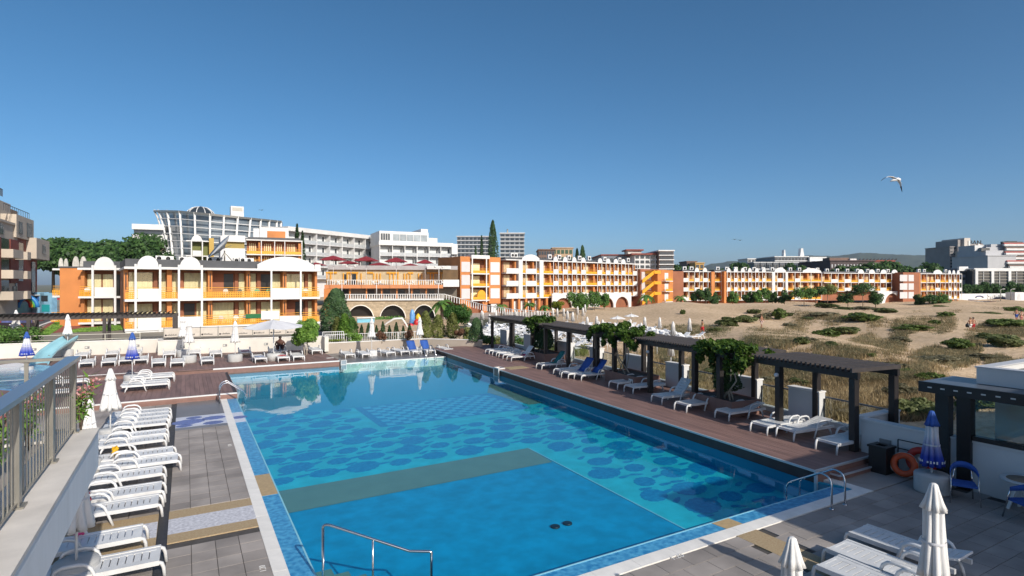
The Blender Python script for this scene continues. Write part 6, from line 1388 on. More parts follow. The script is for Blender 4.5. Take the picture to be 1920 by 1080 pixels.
# skyline trees
for i, (px, t_, y0, w_) in enumerate(((100, 175, 455, 8), (128, 170, 447, 10), (160, 172, 449, 10), (190, 170, 452, 9), (213, 168, 462, 6))):
    tree('broadleaf_tree', 'dark tree of the wood behind the orange gable, %s from the apartment block' % ORD[i], FP(px, t_, 0), hz(y0, t_), w_, 5.5, LEAF_D, 6500, .75, .5, 'tree', 'trees of the wood', k=16)
tree('broadleaf_tree', 'leafy dark tree in front of the plain white block', FP(274, 118, 0), hz(441, 118), 5.2, 4.2, LEAF_D, 6500, .42, .35, k=22)
for px, t_, y0, r, lab in ((557, 120, 420, .75, 'tall slim cypress beside the orange penthouse'), (567, 121, 433, .85, 'second slim cypress beside the orange penthouse'), (924, 165, 413, 2.1, 'tallest dark cypress behind the hotel tower'), (903, 165, 441, .75, 'thin cypress left of the tallest one'), (892, 165, 462, .7, 'small cypress tip behind the hotel tower roof'), (1092, 190, 460, 1.7, 'paired cypress behind the beach hotel roof'), (1082, 190, 466, 1.2, 'shorter of the paired cypresses behind the beach hotel')):
    cypress('cypress', lab, FP(px, t_, 0), hz(y0, t_), r, LEAF_C, 4200 if r > 1 else 2200, .28 if r > 1 else .2, shape=.55)
# trees and palms in front of the hotels
def palm(label, loc, h, s=1.0, group=None):
    t = thing('palm_tree', label, 'palm', loc, R_.uniform(0, 6), group); mb = MB(); mb.tube([(0, 0, -.1), (.05, 0, h * .6), (0, .05, h)], [.2 * s, .16 * s, .14 * s], 8); mb.build('trunk', BARK, t)
    for k in range(13):
        a = 2 * PI * k / 13 + R_.uniform(-.2, .2); e_ = R_.uniform(-.2, .9); mb = MB(); pts_ = []
        for i in range(6): v = i / 5; pts_.append(Vector((1.5 * s * v * math.cos(a) * math.cos(e_ * .5), 1.5 * s * v * math.sin(a) * math.cos(e_ * .5), h + s * (1.2 * e_ * v - 1.25 * v * v * .9))))
        tn = Vector((-math.sin(a), math.cos(a), 0)) * .2 * s
        for i in range(5):
            w0 = .5 + math.sin(PI * (i / 5)) * .8; w1 = .5 + math.sin(PI * ((i + 1) / 5)) * .8 if i < 4 else .1
            mb.add([pts_[i] - tn * w0 - Vector((0, 0, .1 * s)), pts_[i], pts_[i + 1], pts_[i + 1] - tn * w1 - Vector((0, 0, .1 * s))], [(0, 1, 2, 3)]); mb.add([pts_[i], pts_[i] + tn * w0 - Vector((0, 0, .1 * s)), pts_[i + 1] + tn * w1 - Vector((0, 0, .1 * s)), pts_[i + 1]], [(0, 1, 2, 3)])
        mb.build('frond', LEAF_M, t)
    return t
palm('spreading palm beside the stone arches of the restaurant', FP(828, 92, -1), 3.6, 1.5)
for i, (px, t_, h) in enumerate(((940, 106, 2.6), (993, 108, 2.8), (1022, 110, 2.2))): palm('small palm on the beach promenade, %s from the hotel tower' % ORD[i], FP(px, t_, -1), h, 1.0, 'promenade palms')
palm('small palm by the far orange gable', FP(1276, 150, -1), 3.2, 1.3); palm('small palm under the yellow stairs', FP(1212, 140, -.8), 3.4, 1.5)
gb = leafmat('golden_foliage', (.12, .15, .01), (.22, .26, .02))
tree('ball_tree', 'bright golden ball tree in front of the white arch', FP(1047, 118, -1), hz(561, 118) + 1, 1.35, 1.15, gb, 2600, .16, .08, k=10)
for i, (px, t_, y0, rx) in enumerate(((1080, 112, 543, 1.8), (1094, 113, 549, 1.2), (1115, 118, 545, 1.5), (1133, 120, 546, 1.2))):
    tree('promenade_tree', 'leafy young tree before the white arcade, %s from the golden ball tree' % ORD[i], FP(px, t_, -1), hz(y0, t_) + 1, rx, 1.7, LEAF_M, 2200, .2, .08, group='trees before the arcade')
for i, (px, t_, y0, rx, m_) in enumerate(((1306, 150, 537, 2.4, LEAF_D), (1324, 148, 536, 2.2, LEAF_D), (1341, 150, 545, 1.6, LEAF_D), (1374, 150, 541, 2.0, LEAF_M), (1404, 152, 543, 2.0, LEAF_D), (1421, 150, 541, 1.7, LEAF_M), (1436, 152, 538, 1.9, LEAF_M), (1449, 152, 544, 1.4, LEAF_D), (1471, 150, 541, 2.2, LEAF_D), (1508, 145, 534, 3.4, LEAF_M), (1530, 148, 530, 3.4, LEAF_D), (1552, 150, 529, 2.8, LEAF_Y), (1590, 152, 541, 3.0, LEAF_D), (1618, 150, 527, 3.8, LEAF_D), (1642, 150, 543, 2.4, LEAF_D), (1723, 168, 548, 2.0, LEAF_D), (1743, 166, 546, 2.4, LEAF_D), (1765, 166, 547, 2.8, LEAF_M))):
    tree('dune_tree', 'bushy tree in the row before the far orange wings, %s from the stair tower' % ORD[i], FP(px, t_, -1.2), hz(y0 + 3, t_) + 1.2, rx * .85, 1.7, m_, 1900, .24, .1, group='trees before the far wings', k=12)
for i, px in enumerate((1803, 1818, 1833, 1848, 1863, 1878, 1893, 1908)):
    tree('roadside_tree', 'dark roadside tree above the mural wall, %s from the orange corner block' % ORD[i], FP(px, 222, -3), hz(528 + 3 * (i % 3), 222) + 3, 2.6, 2.6, LEAF_D, 1800, .38, .15, group='roadside trees', k=10)
for i, (px, py, t_, w_) in enumerate(((1352, 500, 270, 7), (1380, 492, 280, 8), (1430, 492, 290, 9), (1475, 494, 268, 5), (1500, 498, 265, 5), (1580, 494, 250, 6), (1645, 490, 248, 8), (1666, 492, 245, 6), (1712, 497, 250, 6), (1740, 493, 250, 5), (1275, 496, 260, 6))):
    tree('skyline_tree', 'dark tree rising behind the far hotel roofs, %s from the stair tower' % ORD[i], FP(px, t_, -1), hz(py, t_) + 1, w_, 4.5, LEAF_D, 1800, .8, .3, group='skyline trees', k=10)

# ------------------------------------------------------------ vines and planters on the right deck
for i, (px, lab) in enumerate(((1372, 'brown timber planter box with a cypress under the leafy vine'), (1190, 'brown timber planter box with a small butterfly sign'), (1021, 'brown timber planter box with dark cypresses at the far pergola'))):
    x, y, t_ = on_line(px, 17.75); L_ = (2.4, 2.7, 3.0)[i]
    t = thing('planter_box', lab, 'planter', (x, y, .3), math.atan2(1, .122))
    mb = MB(); mb.box(0, L_, -1.5, -1.44, 0, .58); mb.box(0, L_, -.06, 0, 0, .58); mb.box(0, .06, -1.44, -.06, 0, .58); mb.box(L_ - .06, L_, -1.44, -.06, 0, .58); mb.build('box', WOODF, t); MB().box(.06, L_ - .06, -1.44, -.06, 0, .5).build('soil', JOINT, t)
    if i == 1: s_ = MB().box(.15, .5, .002, .012, .12, .45).build('sign', PAINTW, t); MB().prism([(.22, -.1), (.32, 0), (.42, -.1), (.42, .08), (.32, .03), (.22, .08)], 0, .003).build('emblem', BLACK, s_, (0, .013, .3)).rotation_euler = (-PI / 2, 0, 0)
    for k in range((1, 0, 2)[i]):
        q_ = t.matrix_basis @ Vector((L_ * (.45 + .3 * k), -.75, .5)); cypress('planter_cypress', ['slim dark cypress in the near planter box', '', 'dark cypress in the far planter box, nearer one'][i] if k == 0 else 'dark cypress in the far planter box, farther one', q_, 1.95, .5, LEAF_C, 4500, .075, shape=.4)
LEAF_V = leafmat('vine_foliage', (.035, .085, .012), (.12, .2, .035), .4)
def vine(label, px, spread, zc, n, L0, drop):
    x, y, t_ = on_line(px, 17.75); t = thing('climbing_vine', label, 'vine', (x, y, .3), math.atan2(1, .122)); bl = []
    for k in range(30):
        a = RNG.uniform(-1, 1) * spread; b_ = RNG.uniform(-1.3, .3); s = RNG.uniform(.14, .36); bl.append((a + L0, b_, zc + RNG.uniform(-.12, .16) - .2 * abs(a / spread), s, s, s * .6))
    for k in range(drop): a = RNG.uniform(-1, 1) * spread; bl.append((a + L0, RNG.uniform(-.2, .35), zc - RNG.uniform(.3, .8), .16, .16, .3))
    put('foliage', crown(bl, n, .115, LEAF_V, 'foliage', .15), t)
    mb = MB()
    for k in range(4): a = L0 + R_.uniform(-.6, .6); mb.tube([(L0 + R_.uniform(-.4, .4), -.7 + R_.uniform(-.3, .3), .5), (a, -.6, 1.3), (a + R_.uniform(-.5, .5), -.5, 2.3), (a + R_.uniform(-.8, .8), -.4, 2.6)], [.035, .03, .025, .015], 6)
    mb.build('stem', BARKP, t); return t
vine('leafy vine spilling over the roofs between the two near pergolas', 1385, 1.55, 2.74, 3000, 1.0, 12)
vine('large leafy vine over the middle pergolas by the butterfly sign', 1168, 2.1, 2.9, 4000, .9, 16)
vine('small leafy vine climbing at the far pergola', 1006, .9, 2.8, 1900, .5, 8)

# ------------------------------------------------------------ dunes: shrubs and dry grass
def dh(px, py, it=8):
    z = -.8
    for _ in range(it): p_ = gnd(px, py, z); z = .5 * z + .5 * dune_h(p_.x, p_.y)
    return gnd(px, py, z)
shr = [(1280, 589, 14, 12, 0), (1412, 588, 40, 12, 1), (1400, 603, 60, 16, 1), (1365, 612, 70, 22, 1), (1432, 598, 50, 16, 2), (1462, 598, 36, 26, 0), (1478, 592, 30, 8, 1), (1515, 600, 36, 9, 1), (1340, 622, 40, 12, 1), (1503, 645, 40, 18, 1), (1550, 632, 60, 18, 0), (1512, 640, 50, 12, 2), (1560, 650, 36, 14, 1), (1615, 602, 86, 20, 0), (1580, 625, 80, 18, 1), (1710, 618, 88, 13, 0), (1752, 609, 26, 12, 0), (1772, 594, 44, 13, 0), (1760, 578, 40, 8, 0), (1795, 653, 80, 24, 0), (1860, 636, 70, 16, 1), (1885, 648, 80, 26, 1), (1890, 612, 90, 18, 0), (1850, 592, 60, 10, 1), (1905, 585, 50, 14, 0), (1635, 668, 24, 9, 0), (1550, 577, 60, 12, 1), (1580, 583, 50, 10, 1), (1660, 586, 60, 12, 1), (1545, 592, 70, 10, 2), (1690, 640, 60, 12, 2), (1750, 680, 120, 20, 2), (1660, 690, 90, 18, 2), (1850, 676, 100, 16, 2), (1480, 612, 40, 10, 2), (1620, 580, 60, 8, 2), (1700, 700, 60, 14, 0), (1745, 715, 60, 22, 0), (1720, 780, 90, 44, 1), (1690, 742, 70, 30, 2), (1560, 690, 60, 14, 2), (1500, 720, 60, 16, 1), (1440, 720, 60, 18, 2), (1340, 700, 60, 16, 1), (1260, 680, 50, 14, 2), (1395, 575, 60, 8, 0), (1440, 578, 60, 8, 0), (1520, 570, 70, 10, 1), (1850, 760, 120, 40, 0), (1900, 745, 80, 46, 1), (1815, 770, 60, 50, 0)]
sm_mesh = [crown(clumpy(0, 0, .42, .95, .95, .5, 26, .26), 2100, .11, m_, 'foliage', .3) for m_ in (leafmat('dune_bright', (.085, .13, .03), (.2, .27, .075), .45), leafmat('dune_green', (.10, .125, .04), (.22, .25, .10), .45), leafmat('dune_grey', (.17, .16, .09), (.30, .27, .17), .45)) for _v in range(3)]
for i, (px, py, w_, h_, k) in enumerate(shr):
    p_ = dh(px, py); t_ = p_.dot(Fv); rx = max(.3, w_ * t_ / 1067 / 2); hh = max(.3, h_ * t_ / 1067 * .95)
    rank = sorted(x_[0] * 10 + x_[1] * .01 for x_ in shr if x_[4] == k).index(px * 10 + py * .01)
    t = thing('dune_shrub', '%s %s dune shrub, %s from the left among the %s ones' % ('broad' if w_ > 55 else 'small', ['bright green', 'dull green', 'grey green'][k], ORD[rank], ['bright green', 'dull green', 'grey green'][k]), 'shrub', (p_.x, p_.y, p_.z - .05), R_.uniform(0, 6), 'dune shrubs')
    o = put('foliage', sm_mesh[k * 3 + i % 3], t); t.scale = (rx, rx * .8, hh)
# dry grass over the nearer dunes: tufts of thin blades
def blades(name, label, n, m, area, h, dens=None):
    pts_ = []
    while len(pts_) < n:
        px = R_.uniform(*area[0]); py = area[1][0] + (area[1][1] - area[1][0]) * R_.random() ** .8
        if py > 790: continue
        if dens and not dens(px, py): continue
        p_ = dh(px, py, 4)
        if p_.x < wbx(p_.y) + .4 or (p_.x < 33 and p_.y < 7.2): continue
        for k in range(9): pts_.append((p_.x + R_.gauss(0, .14), p_.y + R_.gauss(0, .14), p_.z - .03))
    P0 = np.array(pts_[:n]); a = RNG.uniform(0, 2 * PI, n); hh = h * RNG.uniform(.5, 1.2, n); w = .014 + .016 * RNG.uniform(0, 1, n)
    side = np.stack([np.cos(a) * w, np.sin(a) * w, 0 * a], 1); lean = np.stack([RNG.normal(0, .35, n) * hh, RNG.normal(0, .35, n) * hh, hh], 1)
    V = np.empty((n, 3, 3)); V[:, 0] = P0 - side; V[:, 1] = P0 + side; V[:, 2] = P0 + lean
    me = bpy.data.meshes.new(name); me.vertices.add(3 * n); me.loops.add(3 * n); me.polygons.add(n); me.vertices.foreach_set('co', V.reshape(-1)); me.loops.foreach_set('vertex_index', np.arange(3 * n, dtype=np.int32)); me.polygons.foreach_set('loop_start', np.arange(0, 3 * n, 3, dtype=np.int32)); me.update(calc_edges=True); me.materials.append(m)
    o = put(name, me); tag(o, label, 'grass', kind='stuff'); return o
def noisy(px, py): return math.sin(px * .031 + py * .07) + math.sin(px * .013 - py * .11 + 2) + .8 * math.sin(px * .09 + py * .05) > R_.uniform(-.6, .9)
blades('dune_grass', 'dry straw coloured grass on the near dunes behind the glass parapet', 60000, DRY, ((1150, 1780), (655, 800)), .42)
blades('dune_grass_green', 'sparse grey green grass across the open dunes', 110000, DRYG, ((1230, 1930), (582, 720)), .40, lambda px, py: noisy(px, py) and (px > 1440 or py > 610))
blades('dune_grass_dry', 'scattered dry tufts on the right hand dunes', 120000, DRY, ((1420, 1930), (575, 740)), .32, noisy)
blades('garden_grass', 'rough grass below the far pergola', 9000, LEAF_Y, ((930, 1100), (640, 668)), .5)
# oleanders on the terrace
def oleander(label, x, y, z0, h, n_st, fl_col):
    t = thing('oleander', label, 'shrub', (x, y, z0)); mb = MB(); lp = []; ld = []; fp = []
    for k in range(n_st):
        a = RNG.uniform(0, 2 * PI); r = RNG.uniform(.1, .5) * h * .5; hh = h * RNG.uniform(.7, 1.05); tip = np.array([r * math.cos(a), r * math.sin(a), hh])
        mb.tube([(0, 0, 0), (tip[0] * .4, tip[1] * .4, hh * .55), tuple(tip)], [.012, .009, .004], 5)
        for i in range(22): v = RNG.uniform(.3, 1.0); c = tip * np.array([v ** 1.3, v ** 1.3, v]) + RNG.normal(0, .045, 3); lp.append(c); ld.append(RNG.normal(0, 1, 3) + np.array([0, 0, .6]))
        if k % 2 == 0:
            for i in range(30): fp.append(tip + RNG.normal(0, .05, 3))
    mb.build('stem', BARK, t); put('leaves', leaf_mesh('leaves', LEAF_B, np.array(lp), np.array(ld), .06, 3.4, wd=.22), t)
    put('blossom', leaf_mesh('blossom', fl_col, np.array(fp), RNG.normal(0, 1, (len(fp), 3)), .035, 1.2), t); return t
PK = leafmat('pink_blossom', (.55, .16, .18), (.75, .42, .40), .3, 6)
oleander('pink flowering oleander inside the terrace corner', -1.72, 9.2, 3.35, .85, 9, PK)
oleander('pink flowering oleander behind the middle railing post', -1.75, 7.9, 3.35, .85, 9, PK)
oleander('tall oleander rising above the handrail at the left edge', -2.3, 8.6, 3.35, 1.2, 10, PK)
oleander('oleander with pink flowers at the lower left railing', -1.8, 6.6, 3.35, .7, 8, PK)
oleander('oleander spray leaning out of the terrace corner towards the umbrella', -1.28, 9.95, 3.38, .75, 7, PK)
oleander('dark oleander between the railing bars at the left edge', -2.0, 7.2, 3.35, .95, 9, PK)
# ------------------------------------------------------------ beach, people and small things
def proj(p):
    t_ = p.dot(Fv); return 960 + 1067 * p.dot(Rv) / t_, 533 + 1067 * (CAM_H - p.z) / t_
def in_poly(x, y, poly):
    c = False; n = len(poly)
    for i in range(n):
        (x1, y1), (x2, y2) = poly[i], poly[(i + 1) % n]
        if (y1 > y) != (y2 > y) and x < (x2 - x1) * (y - y1) / (y2 - y1) + x1: c = not c
    return c
# stacked and scattered beach loungers: a light copy without parts
mb = MB()
mb.box(0, 1.1, -.28, .28, .30, .345)
mb.add([(1.1, -.28, .32), (1.1, .28, .32), (1.75, .28, .75), (1.75, -.28, .75), (1.1, -.28, .36), (1.1, .28, .36), (1.73, .28, .79), (1.73, -.28, .79)], [(0, 1, 2, 3), (7, 6, 5, 4), (0, 4, 5, 1), (1, 5, 6, 2), (2, 6, 7, 3), (3, 7, 4, 0)])
for sy in (-.3, .3):
    mb.beam((.02, sy, .33), (-.05, sy, 0), .06); mb.beam((.85, sy, 0), (1.0, sy, .5), .05); mb.beam((1.0, sy, .5), (1.45, sy, .5), .05); mb.beam((1.45, sy, .5), (1.7, sy, 0), .05); mb.beam((0, sy, .33), (1.2, sy, .33), .06)
bl_me = mb.mesh('beach_lounger', mat('sun_bleached_plastic', (.72, .72, .72), .45, .06, 5))
poly = [(893, 612), (905, 596), (960, 598), (1040, 606), (1100, 603), (1150, 607), (1200, 617), (1260, 629), (1318, 640), (1322, 651), (1250, 648), (1200, 640), (1135, 640), (1130, 652), (1060, 661), (985, 656), (900, 640)]
spots = []
for j in range(60):
    for i in range(60):
        x = 20 + i * 1.05; y = 30 + j * 2.0 + (i % 3) * .3
        z = dune_h(x, y) if x > wbx(y) else -.95
        p_ = Vector((x, y, z)); px, py = proj(p_)
        if in_poly(px, py, poly) and p_.dot(Fv) > 44: spots.append((py, p_))
spots.sort(key=lambda s_: -s_[0]); spots = spots[:290]
for k, (py, p_) in enumerate(spots):
    o = put('beach_lounger', bl_me, None, (p_.x + R_.uniform(-.15, .15), p_.y + R_.uniform(-.2, .2), max(p_.z, dune_h(p_.x, p_.y)) - .02), R_.choice((.1, .1, PI + .1, PI / 2)) + R_.uniform(-.35, .35)); tag(o, 'white plastic lounger in the crowd of loungers on the beach', 'sun lounger', 'loungers crowded on the beach')
print('beach loungers', len(spots))
bu = [(903, 582, 600), (918, 588, 601), (946, 578, 596), (905, 583, 604), (930, 584, 599), (967, 582, 598), (985, 580, 600), (1008, 582, 603), (1037, 580, 594), (1045, 578, 598), (1057, 577, 593), (1064, 580, 597), (1074, 581, 593), (1083, 574, 588), (1093, 580, 603), (1097, 577, 602), (1101, 585, 603), (1119, 583, 600), (1123, 592, 605), (1130, 590, 603), (1139, 600, 612), (1147, 596, 612), (1154, 597, 610), (1178, 593, 603), (1182, 592, 602), (1202, 597, 613), (1209, 590, 612), (1232, 598, 618), (1237, 592, 616), (1258, 603, 620), (1262, 598, 621), (1293, 597, 623)]
um = [MB(), MB()]; um[0].lathe([(.03, 2.3, 0), (.12, 2.1, .1), (.17, 1.8, .15), (.15, 1.78, .1), (.24, .95, .22), (.03, 1.0, 0)], 24, fold=6); um[1].tube([(0, 0, 0), (0, 0, 1.2)], .03, 6)
ucm = um[0].mesh('canopy', CLOTH); upm = um[1].mesh('pole', WHITE)
for i, (px, y0, y1) in enumerate(bu):
    hpx = y1 - y0; t_ = max(60, min(95, 2.3 * 1067 / (hpx * 1.35))); z = hz(y0, t_) - 2.3; p_ = far(px, 533, t_)
    zz = max(dune_h(p_.x, p_.y), -1.1); t_ = (CAM_H - 2.3 - zz) * 1067 / max(8, (y0 - 533)); p_ = far(px, 533, t_); zz = dune_h(p_.x, p_.y)
    t = thing('beach_umbrella', 'closed white beach umbrella among the beach loungers, %s from the left' % (ORD[i] if i < len(ORD) else ('thirty-first' if i == 30 else 'thirty-second')), 'umbrella', (p_.x, p_.y, zz), R_.uniform(0, 3), 'closed beach umbrellas'); put('canopy', ucm, t); put('pole', upm, t)
for i, (px, y0, lab) in enumerate(((1158, 592, 'open white beach umbrella, the left one of the upper pair'), (1184, 588, 'open white beach umbrella, the right one of the upper pair'), (1026, 594, 'open white beach umbrella beside the small vine at the far pergola'))):
    t_ = (CAM_H - 2.3 + .9) * 1067 / (y0 - 533); p_ = far(px, 533, t_); open_umbrella('beach_umbrella', lab, (p_.x, p_.y, -.95), 2.3, 1.0, CLOTH, .3, 8, 'open beach umbrellas', base=False)
# promenade fence and ramp beside the hotel tower
def fence_pts(name, label, pts_, h=1.0, step=.35):
    t = thing(name, label, 'fence', (0, 0, 0)); bm2 = MB().box(-.06, .06, -.04, .04, 0, h).mesh('baluster', PAINTW)
    for a, b in zip(pts_[:-1], pts_[1:]):
        mb = MB(); up = Vector((0, 0, h)); mb.beam(a + up, b + up, .14, .1); mb.build('rail', PAINTW, t); n = max(2, int((b - a).length / step))
        for k in range(n): put('baluster', bm2, t, a + (b - a) * (k / n))
    return t
fence_pts('promenade_fence', 'white balustrade sloping down along the beach promenade', [far(832, 562, 104), far(866, 571, 106), far(905, 582, 104), far(960, 591, 100), far(1035, 597, 97)], 1.05, .5)
pr = [far(832, 533, 106), far(866, 533, 107), far(960, 533, 101), far(1040, 533, 98), far(1200, 533, 124), far(949, 533, 128), far(862, 533, 120)]
struct('promenade', MB().prism([(p_.x, p_.y) for p_ in pr], -1.6, -.72), mat('promenade_paving', (.42, .36, .31), .8, .12, .5))
# garden pool in front of the restaurant
p4 = [gnd(668, 624, -.85), gnd(792, 620, -.85), gnd(800, 604, -.85), gnd(672, 602, -.85)]
struct('garden_pool', MB().sheet(p4, -.85), mat('garden_pool_water', (.09, .28, .42), .12, .12, .4))
struct('garden_pool_edge', MB().prism([(p_.x, p_.y) for p_ in [gnd(664, 627, -.9), gnd(797, 622.5, -.9), gnd(806, 602.5, -.9), gnd(668, 600.5, -.9)]], -1.2, -.88), COPE)
t = Wing('waterfall_wall', 'blue and white water wall at the back of the garden pool', *fw(670, 88, 702, 89)); t.box('wall', mat('pale_blue_wall', (.16, .42, .55), .4, .1, 1), 0, t.L, 0, .6, -1, hz(597, 88)); t.box('lip', PAINTW, -.1, t.L + .1, -.25, .62, hz(597, 88), hz(595, 88))
sl = thing('garden_slide', 'small white arched slide in the garden pool', 'slide', gnd(742, 618, -.85)); mb = MB(); mb.tube([(-2.2, 0, .1), (-1.2, 0, .9), (-.2, 0, 1.5), (.9, 0, 1.55), (1.4, 0, .8), (1.8, 0, 0)], [.12, .14, .16, .16, .12, .1], 8); mb.build('chute', PAINTW, sl); sl.rotation_euler = (0, 0, -YAW)
grass_patch('reeds', 'tall reeds at the back edge of the garden pool', [(705, 604), (755, 603), (755, 599), (705, 600)], -.9, 1400, .5, LEAF_M)
for i, (px, py, c_, h, lab) in enumerate(((773, 612, (.12, .3, .6), 2.6, 'blue upright inflatable toy beside the garden pool'), (784, 609, (.7, .45, .02), 1.8, 'yellow inflatable toy beside the garden pool'), (770, 615, (.6, .03, .05), .7, 'red and white inflatable ring pile by the garden pool'), (781, 613, (.6, .03, .03), 1.2, 'red inflatable toy under the yellow one'), (760, 614, (.3, .02, .02), .5, 'dark red flower bed beside the garden pool'))):
    mb = MB(); mb.lathe([(.25, 0), (.45, h * .2), (.38, h * .5), (.42, h * .7), (.2, h * .92), (.04, h)], 14); o = mb.build('inflatable_toy', mat('toy_%d' % i, c_, .4, .25, 1.5), None, gnd(px, py, -.9)); tag(o, lab, 'toy')
# child pool with a blue slide behind the terrace railing
kp = [gnd(-40, 735, .05), gnd(70, 745, .05), gnd(108, 695, .05), gnd(30, 688, .05), gnd(-60, 700, .05)]
struct('child_pool', MB().prism([(p_.x, p_.y) for p_ in kp[:2] + kp[2:]], -.2, .32), mat('child_pool_tile', (.02, .13, .40), .12, .0, 1.4, col2=(.2, .42, .62)))
SLB = mat('slide_blue', (.30, .55, .62), .35, .05, 1)
sl = thing('water_slide', 'curved pale blue water slide behind the terrace railing', 'slide', (0, 0, 0))
path = [far(133, 629, 41), far(125, 633, 40.5), far(108, 643, 39.5), far(92, 655, 38.5), far(78, 671, 37), far(70, 690, 36), far(66, 712, 34.5), far(70, 728, 33)]
vs = []; fs = []; n = 9; fine_ = []
for i in range(len(path) - 1):
    for k in range(4): u_ = k / 4; fine_.append(path[i].lerp(path[i + 1], u_))
fine_.append(path[-1])
for i, p_ in enumerate(fine_):
    d = (fine_[min(i + 1, len(fine_) - 1)] - fine_[max(0, i - 1)]).normalized(); s_ = d.cross(Vector((0, 0, 1))).normalized(); nn = s_.cross(d)
    for k in range(n): a = PI * (k / (n - 1)); vs.append(p_ + s_ * .5 * math.cos(a) - nn * .48 * math.sin(a))
for i in range(len(fine_) - 1):
    for k in range(n - 1): fs.append((i * n + k, i * n + k + 1, (i + 1) * n + k + 1, (i + 1) * n + k))
o = MB().add(vs, fs, True).build('chute', SLB, sl); md = o.modifiers.new('thickness', 'SOLIDIFY'); md.thickness = .06
for p_ in (path[0], path[3]): mb = MB(); mb.tube([p_ - Vector((0, 0, .4)), Vector((p_.x, p_.y, .2))], .06, 8); mb.build('support', GREYM, sl)
# ------------------------------------------------------------ people (one continuous skinned body each, clothes as children)
def person(label, loc, rz, joints, edges, radii, skin=SKIN, cloth=(), group=None, hair=(.03, .02, .015)):
    me = bpy.data.meshes.new('body'); me.from_pydata(joints, edges, []); o = bpy.data.objects.new('person', me); COL.objects.link(o); o.location = loc; o.rotation_euler = (0, 0, rz)
    me.materials.append(skin); sk = o.modifiers.new('skin', 'SKIN'); me.skin_vertices or None
    lay = me.skin_vertices[0].data if me.skin_vertices else None
    if lay is None: bpy.context.view_layer.objects.active = o; lay = me.skin_vertices[0].data
    for i, r in enumerate(radii): lay[i].radius = r if isinstance(r, tuple) else (r, r)
    lay[0].use_root = True; ss = o.modifiers.new('smooth', 'SUBSURF'); ss.levels = 2; ss.render_levels = 2
    for pl_ in me.polygons: pl_.use_smooth = True
    tag(o, label, 'person', group)
    hd = joints[4]; mb = MB(); mb.lathe([(.02, .125), (.075, .105), (.105, .05), (.108, -.01), (.09, -.05)], 12); h_ = mb.build('hair', mat('hair_%.2f' % hair[0], hair, .7), o, (hd[0], hd[1] - .015, hd[2] + .02))
    for nme, m_, idx, gr in cloth:
        me2 = bpy.data.meshes.new(nme); mp = {k: i for i, k in enumerate(idx)}; me2.from_pydata([joints[k] for k in idx], [(mp[a], mp[b]) for a, b in edges if a in mp and b in mp], []); c_ = bpy.data.objects.new(nme, me2); COL.objects.link(c_); c_.parent = o; me2.materials.append(m_)
        c_.modifiers.new('skin', 'SKIN'); l2 = me2.skin_vertices[0].data
        for k, i in mp.items(): r = radii[k]; r = r if isinstance(r, tuple) else (r, r); l2[i].radius = (r[0] * gr + .008, r[1] * gr + .008)
        l2[0].use_root = True; c_.modifiers.new('smooth', 'SUBSURF').render_levels = 2
    return o
# joints: 0 pelvis 1 waist 2 chest 3 neck 4 head | 5-7 l arm | 8-10 r arm | 11-14 l leg | 15-18 r leg
EDG = [(0, 1), (1, 2), (2, 3), (3, 4), (2, 5), (5, 6), (6, 7), (2, 8), (8, 9), (9, 10), (0, 11), (11, 12), (12, 13), (13, 14), (0, 15), (15, 16), (16, 17), (17, 18)]
RAD = [(.15, .10), (.135, .09), (.165, .10), .055, (.085, .10), .055, .042, .036, .055, .042, .036, .085, .06, .042, .04, .085, .06, .042, .04]
def walk(st=.25, arm=.15, up=False):
    J = [(0, 0, .95), (0, 0, 1.12), (0, .0, 1.36), (0, .01, 1.52), (0, .02, 1.64), (.2, 0, 1.38), (.25, -arm * .6, 1.12), (.24, -arm * 1.8, .90), (-.2, 0, 1.38), (-.25, arm * .6, 1.12), (-.24, arm * 1.8, .90), (.10, .0, .88), (.11, st * .55, .5), (.11, st * .75, .09), (.11, st * .75 + .14, .03), (-.10, 0, .88), (-.11, -st * .35, .5), (-.11, -st, .12), (-.11, -st + .12, .05)]
    if up: J[6] = (.33, .08, 1.5); J[7] = (.16, .12, 1.66)
    return J
SHORTS = [0, 11, 12, 15, 16]; SHIRT = [1, 2, 5, 8]
p_ = dh(1317, 628); person('person in a yellow shirt and red shorts walking past the beach loungers', p_, 1.2, walk(), EDG, RAD, SKIN, (('shirt', mat('yellow_shirt', (.75, .45, .01), .8), SHIRT, 1.12), ('shorts', REDC, SHORTS, 1.15)))
p_ = dh(1428, 616); person('person in light beachwear standing on the dune beside the green hollow', p_, .3, walk(.08), EDG, RAD, SKIN, (('shorts', mat('pale_wear', (.55, .4, .36), .8), SHORTS, 1.12),), hair=(.12, .07, .03))
p_ = dh(1819, 622); person('bare shouldered person carrying a dark bag on the dunes', p_, 2.8, walk(.1), EDG, RAD, SKIN, (('shorts', mat('white_wear', (.7, .68, .64), .8), SHORTS, 1.12),), hair=(.2, .12, .05))
q_ = dh(1814, 622); mb = MB(); mb.lathe([(.06, 0), (.2, .05), (.22, .3), (.12, .42), (.05, .5)], 12); o = mb.build('beach_bag', BLACK, None, q_ + Vector((0, 0, .55))); tag(o, 'dark round beach bag held by the person on the dunes', 'bag')
p_ = dh(1825, 621.5); person('person in red shorts with a raised arm behind the dark bag', p_, 2.4, walk(.08, .1, True), EDG, RAD, SKIN, (('shorts', REDC, SHORTS, 1.15),))
p_ = dh(1915, 606); person('person in a pale top at the right edge of the dunes', p_, 2.4, walk(.12), EDG, RAD, SKIN, (('shirt', mat('pale_top', (.6, .5, .45), .8), SHIRT, 1.12), ('shorts', mat('pink_wear', (.6, .25, .2), .8), SHORTS, 1.12)))
